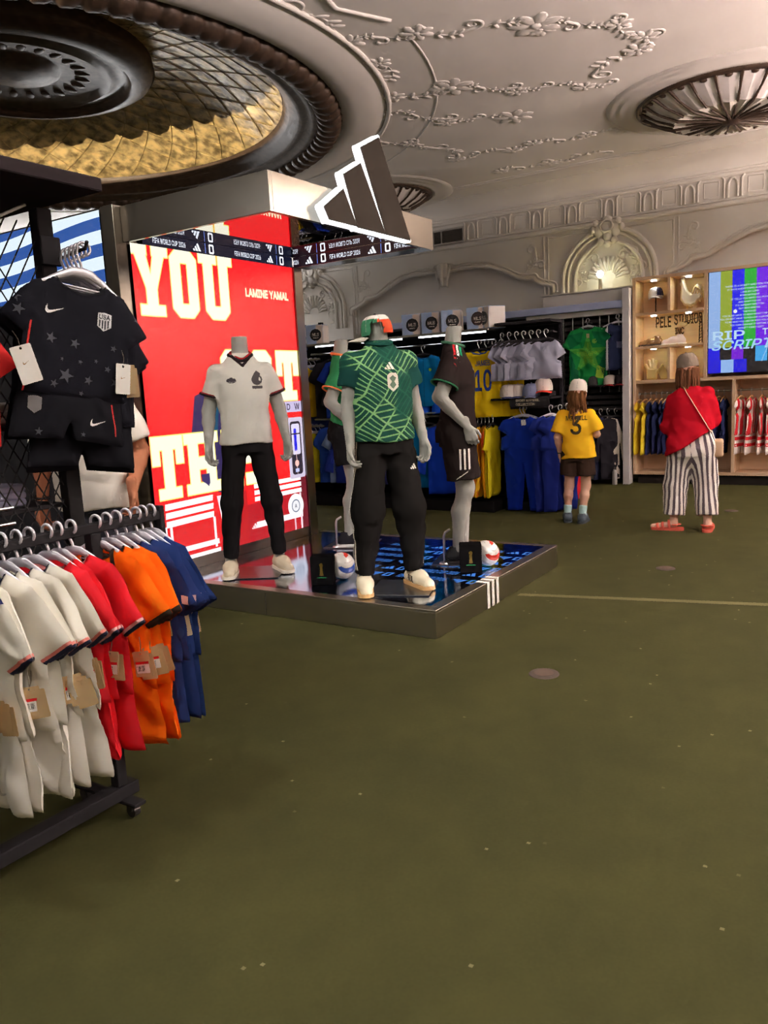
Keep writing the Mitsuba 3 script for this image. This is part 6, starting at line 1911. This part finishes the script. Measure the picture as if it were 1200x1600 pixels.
for i, (x, c, nm_) in enumerate([(-3.78, (24, 24, 28), 'black'), (-3.62, (26, 28, 40), 'navy'), (-3.46, (22, 22, 24), 'black'), (-3.25, (206, 198, 186), 'white'), (-3.17, (24, 28, 44), 'navy'), (-3.07, (20, 20, 24), 'black')]):
    pr = tee(c, 240 + i, .46, .82, .2, long_sleeve=True, amp=.016)
    hung(pr, 'jacket', f'{nm_} jacket, {ORD[i]} from the left on the low rail of the slatted bay', x, 10.46 if nm_ != 'white' else 10.40, .97, .9 if nm_ != 'white' else .25, 0, 'jacket', 'jackets low in the slatted bay', BLKH)
k = thing('water_bottle', 'small pale bottle on the floor by the white post', 'bottle')
add('body', mv(lathe([(0, 0), (.032, .002), (.034, .16), (.02, .19), (.014, .20), (0, .20)], 20), Mx((-3.06, 10.36, 0))), 'gloss', (196, 196, 196), True, parent=k)
add('lid', mv(lathe([(.015, .20), (.016, .23), (0, .232)], 16), Mx((-3.06, 10.36, 0))), 'matte', (60, 60, 60), parent=k)

# ================================================================ lit wooden wall unit
UX0, UX1, UY, UD = -2.86, .60, 10.50, .40
un = thing('display_cabinet', 'pale wooden wall unit with lit niches and clothes rails', 'wall unit')
bd = lambda lo, hi, nm_='board', **k: add(nm_, box(lo, hi, .003), 'wood', parent=un, **k)
t = .04
bd((UX0, UY, .12), (UX0 + t, UY + UD, 2.62), 'side_board')
bd((UX1 - t, UY, .12), (UX1, UY + UD, 2.62), 'side_board')
bd((-2.0, UY, 1.30), (-1.96, UY + UD, 2.58), 'divider')
bd((-2.43, UY, 2.18), (-2.395, UY + UD, 2.58), 'divider')
bd((-2.43, UY, 1.335), (-2.395, UY + UD, 1.73), 'divider')
bd((-1.67, UY, .16), (-1.63, UY + UD, 1.29), 'divider')
bd((-.50, UY, .16), (-.46, UY + UD, 1.29), 'divider')
bd((UX0 + t, UY, 2.581), (UX1 - t, UY + UD, 2.62), 'top_board')
bd((UX0 + t, UY, 2.145), (-2.001, UY + UD, 2.179), 'shelf_board')
bd((UX0 + t, UY, 1.731), (-2.001, UY + UD, 1.762), 'shelf_board')
bd((UX0 + t, UY, 1.291), (UX1 - t, UY + UD, 1.334), 'shelf_board')
bd((UX0 + t, UY, .12), (UX1 - t, UY + UD, .159), 'bottom_board')
bd((UX0 + t, UY + UD - .02, .16), (UX1 - t, UY + UD, 2.58), 'back_board')
add('plinth', box((UX0 + .05, UY + .06, 0), (UX1, UY + UD, .119)), 'matte', (20, 19, 18), parent=un)
for x0, x1 in ((UX0 + t, -1.67), (-1.63, -.50), (-.46, UX1 - t)):
    add('rail', cyl((x0, UY + .14, 1.16), (x1, UY + .14, 1.16), .012, n=10), 'metal', (150, 140, 126), parent=un)
niches = [(-2.62, 2.58, .8), (-2.20, 2.58, 1.35), (-2.62, 2.145, 1.35), (-2.20, 2.145, 1.35), (-2.62, 1.731, 1.35), (-2.20, 1.731, 1.35)]
for x, z, g in niches:
    d_ = add('downlight', box((x - .036, UY + .07, z - .006), (x + .036, UY + .13, z - .001), .002), 'matte', (220, 220, 220), parent=un)
    add('lens', box((x - .03, UY + .075, z - .018), (x + .03, UY + .125, z - .0065)), 'matte', (255, 255, 255), parent=d_, emit=lin((255, 220, 158)) * NICHE_GAIN * 3 * g)
# cap on a stand
k = thing('cap_stand', 'thin black stand that holds the cap in the top left niche', 'stand')
add('stem', [cyl((-2.62, UY + .2, 2.185), (-2.62, UY + .2, 2.37), .006, n=8), mv(lathe([(0, .006), (.05, .005), (.05, 0)], 20), Mx((-2.62, UY + .2, 2.18)))], 'matte', (20, 20, 20), parent=k)
put_cap('baseball_cap', 'white and navy cap on a stand in the top left niche', Mx((-2.62, UY + .2, 2.385), z=PI + .15), (226, 226, 230), (214, 216, 226), None, panel=None, r=.10)
put_cap_key = [q for q in labels if labels[q].get('label', '').startswith('white and navy cap')][0]
m_ = lathe([(.10 * math.cos(a_) ** .72, .106 * math.sin(a_) + .012 * math.sin(2 * a_)) for a_ in np.linspace(0, 1.05, 8)], 40)
m_.apply_scale([.94, 1.13, 1.0])
m_ = trimesh.Trimesh(m_.vertices, m_.faces[(m_.triangles_center[:, 0] < .045) & (m_.triangles_center[:, 1] < .2)], process=False)
m_ = trimesh.Trimesh(m_.vertices, m_.faces[m_.triangles_center[:, 0] < -.02 + .0 * m_.triangles_center[:, 1]], process=False)
add('side_panel', mv(m_, Mx((-2.62, UY + .2, 2.385), z=PI + .15)), 'cloth', (26, 30, 54), True, parent=put_cap_key, label='navy side panel')
# rooster figure
k = thing('rooster_figure', 'pale gold rooster figure in the top right niche', 'figurine')
ro = P((-.095, .30), (-.06, .345), (-.045, .335), (-.03, .28), (.0, .20), (.05, .16), (.07, .24), (.12, .285), (.17, .25), (.175, .16), (.15, .06), (.13, .09), (.10, .04), (.03, .015), (-.04, .04), (-.085, .11), (-.08, .19), (-.075, .27)).buffer(.006)
m_ = Puff(ro, .03, .035, .0, 10, 1, s=.012).mesh()
add('body', mv(m_, frame((-2.23, UY + .20, 2.205), (1, 0, 0), (0, 0, 1))), 'gloss', (246, 234, 200), True, parent=k)
add('comb', mv(extr(P((-.085, .335), (-.075, .375), (-.06, .35), (-.05, .38), (-.035, .345), (-.05, .33)), .012), frame((-2.23, UY + .206, 2.205), (1, 0, 0), (0, 0, 1))), 'gloss', (240, 226, 190), parent=k)
for i in range(4):
    add('tail_feather', tube([(-2.23 + .06 + .03 * i, UY + .18, 2.205 + .16), (-2.23 + .10 + .03 * i, UY + .165, 2.205 + .25 - .02 * i), (-2.23 + .155 + .02 * i, UY + .17, 2.205 + .16 - .03 * i)], [.012, .014, .006], 8), 'gloss', (226, 200, 140), True, parent=k)
for x in (-2.24, -2.19):
    add('leg', tube([(x, UY + .2, 2.18), (x + .01, UY + .2, 2.24)], .007, 8), 'gloss', (200, 164, 96), parent=k)
add('foot_base', mv(lathe([(0, .008), (.07, .007), (.075, 0)], 24), Mx((-2.215, UY + .2, 2.18))), 'gloss', (206, 176, 116), parent=k)
# lettering, shoes, scaffold lamp in the middle niche
k = thing('lettering_sign', 'dark capital letters on the back of the middle niche', 'sign')
for t_, x, z, h, w in (('PELE', -2.66, 2.00, .13, .19), ('STUDIOS', -2.43, 2.02, .13, .34), ('INC', -2.42, 1.90, .08, .11)):
    add('word', mv(extr(text(t_, h, w), .006), frame((x, UY + UD - .021, z), (1, 0, 0), (0, 0, 1))), 'matte', (46, 36, 26), parent=k)
for i, (x, c, so, nm_) in enumerate([(-2.68, (120, 96, 70), (40, 34, 30), 'silver and black football boot in the middle niche'), (-2.40, (220, 200, 204), (230, 220, 216), 'pale pink trainer in the middle niche')]):
    k = thing('display_shoe', nm_, 'shoe')
    M = Mx((x + .06, UY + .17, 1.762), z=PI / 2 + .15)
    for part, m, cc, sm in shoe(.30, .10, c, so, lace=(200, 190, 180), high=.125):
        add(part, mv(m, M), 'gloss' if i == 0 else 'matte', cc, sm, parent=k)
k = thing('spotlight_stand', 'thin black lighting stand with a small lamp at the right of the middle niche', 'stand')
xs = -2.08
lt = [cyl((xs - .018, UY + .24, 1.765), (xs - .012, UY + .24, 2.10), .006, n=6), cyl((xs + .018, UY + .24, 1.765), (xs + .012, UY + .24, 2.10), .006, n=6)]
for i in range(9):
    z = 1.78 + .036 * i
    lt.append(cyl((xs - .017, UY + .24, z), (xs + .016, UY + .24, z + .034), .003, n=5))
add('lattice_mast', cat(lt), 'matte', (34, 26, 20), parent=k)
add('boom', cyl((xs, UY + .24, 2.085), (xs - .22, UY + .22, 2.03), .005, n=6), 'matte', (40, 32, 24), parent=k)
add('lamp_head', mv(box((-.045, -.02, -.02), (.045, .02, .02), .005), Mx((xs - .21, UY + .22, 2.015), y=.3)), 'metal', (210, 190, 150), parent=k)
add('foot', box((xs - .05, UY + .20, 1.762), (xs + .05, UY + .28, 1.768)), 'matte', (34, 26, 20), parent=k)
# glass fingers trophy in the lower left niche, small ball and a cup on the right
k = thing('glove_trophy', 'pale glass trophy shaped like goalkeeper gloves in the lower left niche', 'trophy')
for i, (dx, h, tl) in enumerate(((-.10, .20, -.15), (-.06, .25, -.06), (-.02, .26, .02), (.02, .24, .1))):
    add('finger', tube([(-2.64 + dx * .6, UY + .2, 1.46), (-2.64 + dx + tl * .05, UY + .2, 1.335 + h), (-2.64 + dx + tl * .06, UY + .2, 1.345 + h)], [.022, .02, .012], 10), 'gloss', (226, 200, 138), True, parent=k)
add('thumb', tube([(-2.60, UY + .2, 1.42), (-2.545, UY + .19, 1.50), (-2.53, UY + .19, 1.53)], [.022, .02, .012], 10), 'gloss', (226, 200, 138), True, parent=k)
add('palm', mv(box((-.075, -.03, 0), (.065, .03, .15), .02), Mx((-2.66, UY + .2, 1.335))), 'gloss', (216, 190, 130), parent=k)
k = thing('gold_star_plaque', 'small slanted gold plaque beside the glove trophy', 'plaque')
add('plate', mv(box((-.05, -.006, 0), (.05, .006, .16), .003), Mx((-2.50, UY + .2, 1.336), y=-.35)), 'gloss', (236, 206, 140), parent=k)
add('foot', box((-2.55, UY + .17, 1.335), (-2.45, UY + .23, 1.343)), 'gloss', (190, 150, 90), parent=k)
k = thing('small_cup', 'small gold cup in the lower right niche, partly behind the cap', 'cup')
add('bowl', mv(lathe([(0, 0), (.05, 0), (.045, .015), (.012, .03), (.012, .09), (.05, .13), (.06, .20), (.054, .20), (.04, .13), (0, .11)], 28), Mx((-2.18, UY + .2, 1.335))), 'gloss', (226, 190, 110), True, parent=k)
for sx in (-1, 1):
    add('handle', tube([(-2.18 + sx * .05, UY + .2, 1.47), (-2.18 + sx * .09, UY + .2, 1.50), (-2.18 + sx * .058, UY + .2, 1.53)], .006, 6), 'gloss', (226, 190, 110), True, parent=k)

# television with colour bars
tv = thing('television', 'large screen with colour bars and white lettering set in the wooden unit', 'television')
TX0, TZ0, TW, TH = -1.95, 1.378, 2.15, 1.20
add('case', box((TX0 - .012, UY + .03, TZ0 - .012), (TX0 + TW + .012, UY + .07, TZ0 + TH + .012), .004), 'matte', (18, 18, 20), parent=tv)
cols = [(150, 186, 240), (150, 170, 46), (16, 16, 236), (28, 178, 50), (112, 12, 236), (128, 26, 18), (146, 66, 24), (130, 30, 20), (150, 70, 30)]
L = [(rect(0, 0, TW, TH), (120, 40, 20))]
w_ = .132
for i, c in enumerate(cols):
    L.append((rect(w_ * i, .30, w_ * (i + 1), TH), c))
for i in range(9, 17):
    L.append((rect(w_ * i, .30, w_ * (i + 1), TH), cols[(i * 2) % 5]))
bot = [(16, 16, 230), (10, 10, 14), (120, 20, 220), (10, 10, 14), (60, 170, 240), (10, 10, 14), (8, 8, 12), (150, 190, 240), (10, 10, 14)]
for i, c in enumerate(bot):
    L.append((rect(w_ * i, .12, w_ * (i + 1), .30), c))
bot2 = [(14, 14, 220), (150, 190, 246), (14, 14, 220), (10, 10, 14), (10, 10, 14), (8, 8, 12), (30, 30, 40), (12, 12, 16)]
for i, c in enumerate(bot2):
    L.append((rect(w_ * 1.1 * i, 0, w_ * 1.1 * (i + 1), .155 if c[2] > 100 else .12), c))
TXT = (206, 226, 255)
rows = ['THERE IS A SCRIPT WRITTEN FOR YOU', 'IT SAYS EVERYTHING ALREADY SET', 'LINE BY LINE', 'BORN IN SCENE', 'IT TELLS YOU WHO YOU PLAY', 'AND WHAT YOU DO', 'ITS ALREADY WRITTEN', 'BUT WHO WRITES', 'THE RULES', 'YOU ALSO HAVE TO READ WHAT THEY DICTATE', 'YOU DO NOT HAVE TO FOLLOW A SPONSOR SCRIPT', 'TO BE WHO YOU ARE OR WHO YOU BECOME', 'YOU CAN CHANGE IT BEFORE END', 'SCRIPT FIRST EDIT']
for i, r in enumerate(rows):
    w = .0165 * len(r)
    y = 1.005 - .038 * i
    cx = .455 + .02 * (i > 8)
    L.append((sa.translate(text(r, .019, w), max(cx - w / 2, .03), y), TXT))
L.append((sa.translate(text('RIP', .10, .36), .05, .395), (190, 226, 255)))
L.append((sa.translate(text('THE', .07, .2), .60, .425), (200, 230, 255)))
L.append((sa.translate(sa.skew(text('SCRIPT', .105, .66), xs=18), .05, .275), (170, 220, 255)))
L.append((sg.LineString([(.60, .12), (.72, .45), (.86, .62)]).buffer(.004), (170, 210, 255)))
L.append((sg.LineString([(.78, .0), (.80, .4), (.93, .6)]).buffer(.003), (170, 200, 250)))
L.append((disc(.30, .72, .022), (240, 246, 255)))
L = [(g.intersection(rect(0, 0, TW, TH)), c) for g, c in L]
panel_screen('picture', L, frame((TX0, UY + .029, TZ0), (1, 0, 0), (0, 0, 1)), TV_GAIN, parent=tv, label='lit colour bars picture')

# garments hung in the unit, seen edge on
TAGC = (206, 160, 130)
def edge_kit(c, seed, trims=(), shorts=None):
    pr = tee(c, seed, .30, .46, .075, prints=list(trims), s=.022, amp=.012, T=.02)
    sh = Puff(shorts_poly(.28, .30), .022, .05, .012, 24, seed + 3, s=.022)
    pr.add('shorts', mv(sh.mesh(), Mx((0, -.085 - .46 + .06, -.012))), 'cloth', shorts or c, True)
    for g, cc in ([(rect(-.2, -.20, .2, -.16), (206, 50, 60)), (rect(-.2, -.12, .2, -.08), (206, 50, 60))] if seed >= 300 else []):
        pr.add('shorts__stripe', mv(sh.mesh(g, .002), Mx((0, -.085 - .46 + .06, -.012))), 'cloth', cc, True)
    tag_parts(pr, .12, -.52, .03, .1, TAGC, False, .06, .09, yaw=.8)
    return pr


for i in range(2):
    pr = edge_kit((224, 190, 52), 260 + i, [('cuff', rect(-.34, -.24, -.22, -.14), (56, 80, 64))], (220, 190, 50))
    hung(pr, 'kids_kit', f'yellow kit at the left end of the wooden unit rail, {["nearest the post", "second from the post"][i]}', -2.80 + .075 * i, UY + .10, 1.16, 1.42, 0, 'football kit', None, WODH)
for i in range(14):
    x = -2.66 + .068 * i
    if x > -1.70:
        break
    pr = edge_kit((24, 30, 56), 270 + i, [('sleeve_edge', rect(.2, -.24, .34, -.21), (30, 90, 70))], (22, 26, 50))
    hung(pr, 'kids_kit', f'navy kit on the left rail of the wooden unit, {ORD[i] if i < 12 else ["thirteenth", "fourteenth"][i - 12]} navy from the left', x, UY + .14, 1.16, 1.40 + .06 * (i % 3), 0, 'football kit', 'navy kits in the wooden unit', WODH)
for i in range(8):
    st = [('stripe', P((-.35 + .09 * j, -.6), (-.31 + .09 * j, -.6), (-.25 + .09 * j, .1), (-.29 + .09 * j, .1)), (206, 50, 60)) for j in range(8)]
    pr = edge_kit((224, 214, 208), 300 + i, st, (222, 212, 206))
    hung(pr, 'kids_kit', f"red and white striped kit on the unit's middle rail, {ORD[i]} from the left", -1.58 + .115 * i, UY + .14, 1.16, 1.25 + .10 * (i % 3), 0, 'football kit', 'striped kits in the wooden unit', WODH)
# ================================================================ small things on the stage
def ball(key, r, M, cols, parent=None):
    """A football: white shell and swirling coloured panels that stand a hair proud."""
    s = trimesh.creation.icosphere(5, r)
    d = s.triangles_center / r
    lon, lat = np.arctan2(d[:, 1], d[:, 0]), d[:, 2]
    add('shell', mv(s, M), 'gloss', (232, 228, 222), True, parent=key)
    for j, c in enumerate(cols):
        ph = j * 2 * PI / len(cols)
        f = np.abs(((lon - ph + 1.6 * lat + PI) % (2 * PI)) - PI)
        sel = (f < .48 * (1.05 - .6 * np.abs(lat))) & (np.abs(lat) < .86)
        m = trimesh.Trimesh(s.vertices * 1.004, s.faces[sel], process=False)
        add('panel', mv(m, M), 'gloss', c, True, parent=key)
        m = tube([s.vertices[0] * 0 + r * 1.002 * np.array([math.cos(a) * math.sqrt(1 - z * z), math.sin(a) * math.sqrt(1 - z * z), z]) for z in np.linspace(-.9, .9, 24) for a in [ph - 1.6 * z + 1.0]], .0012, 4)
        add('seam', mv(m, M), 'matte', (150, 146, 140), parent=key)


for (bx, by, rot), (sx, sy), labs, cols in (((-3.09, 4.02, .45), (-3.045, 4.165), ('black ball box with its lid open left of the green mannequin', 'white football with blue and red swirls beside the black box at the left'), [(34, 66, 150), (214, 56, 44), (40, 112, 150)]),
                                           ((-2.345, 4.665, .5), (-2.305, 4.825), ('black ball box before the leg of the black jersey mannequin', 'white and red football beside the black box at the right'), [(214, 48, 40), (216, 60, 50), (60, 140, 90)])):
    k = thing('ball_carton', labs[0], 'box')
    M = Mx((bx, by, ZT), z=rot)
    add('carton', mv(box((-.072, -.055, .001), (.072, .055, .19), .003), M), 'matte', (9, 9, 10), parent=k)
    add('gold_emblem', mv(extr(shapely.union_all([disc(0, .03, .012), P((-.008, .02), (.008, .02), (.011, -.03), (-.011, -.03)), rect(-.013, -.04, .013, -.03)]), .0012), M @ frame((0, -.0555, .105), (1, 0, 0), (0, 0, 1))), 'metal', (206, 176, 104), parent=k)
    add('print_strip', mv(extr(rect(-.03, 0, .03, .006), .001), M @ frame((0, -.0555, .05), (1, 0, 0), (0, 0, 1))), 'matte', (40, 110, 70), parent=k)
    k2 = thing('football', labs[1], 'ball')
    ball(k2, .090, Mx((sx, sy, ZT + .0905), z=.4, x=.9), cols)
    for q in [q for q in list(scene) if q in ('shell', 'panel', 'seam') or q.startswith(('shell_', 'panel_0', 'seam_0'))]:
        scene[unique(f'{k2}__' + q.split('_')[0])] = scene.pop(q)
        labels.pop(q, None)

# cap pulled over the neck of the green mannequin, its back opening towards the shop
CM = Mx((-2.598, 4.05, ZT + .008 + 1.56), z=facing(-.80, -.25), x=-.10)
k = None
for n, m, c, s in cap_parts((226, 222, 214), (216, 210, 198), CM, r=.086, button=(40, 40, 42)):
    if n == '':
        k = unique('baseball_cap')
        q = m.triangles_center - CM[:3, 3]
        cam = np.array([.55, -.84, 0])
        rt = np.array([.84, .55, 0])
        fr_, sd, up_ = q @ cam, q @ rt, q[:, 2]
        hole_ = (fr_ > .03) & (np.abs(sd + .0) < .040 - .2 * np.clip(up_ - .02, 0, 1)) & (up_ < .052)
        top = up_ > .068
        for nm_, sel, cc in (('', ~hole_ & top, (222, 216, 208)), ('left_panel', ~hole_ & ~top & (sd < 0), (56, 112, 84)), ('right_panel', ~hole_ & ~top & (sd >= 0), (206, 74, 50))):
            mm = trimesh.Trimesh(m.vertices, m.faces[sel], process=False)
            mm.remove_unreferenced_vertices()
            kk = k if nm_ == '' else f'{k}__{nm_}'
            scene[kk] = shape(mm, 'cloth', cc, True)
        tag(k, 'green, white and red cap pulled over the neck of the green mannequin', 'cap')
    else:
        add(n, m, 'cloth', c, s, parent=k)

# lit floor lettering under the stage's mirror top
BLU = (70, 150, 255)
FL = []
for j, v in enumerate((.62, .80, .98, 1.16, 1.34, 1.52)):
    for i, u in enumerate((-.03, .60)):
        FL.append((sa.translate(text('FIFA WORLD CUP 2026', .075, .36), u, v), BLU))
        FL.append((sa.translate(three_bars(.10, .085) if j % 2 else sa.scale(three_bars(.10, .085), 1, -1, origin=(0, .04)), u + .40, v - .005), BLU))
        FL.append((sa.translate(slab_O(0, .06, .095, 0, .018, .008), u + .52, v - .01), BLU))
FL = [(g.intersection(rect(.0, .4, 1.18, 1.78)), c) for g, c in FL]
FL = [(g, c) for g, c in FL if not g.is_empty and g.area > 1e-7]
panel_screen('lit_floor_lettering', FL, frame((-3.35, 3.735, ZT + .0006), (1, 0, 0), (0, 1, 0)), .7, parent=stage, label='blue lit lettering in the stage floor', kind='stuff')

# names kept within the length that a label may have
seen_ = {}
for k_, d_ in labels.items():
    t_ = d_.get('label')
    if t_ and d_.get('category') == 'hanger':
        w_ = [q for q in t_.replace(' of the ', ' of ').split() if q not in ('the', 'a')]
        d_['label'] = ' '.join(w_[:16])
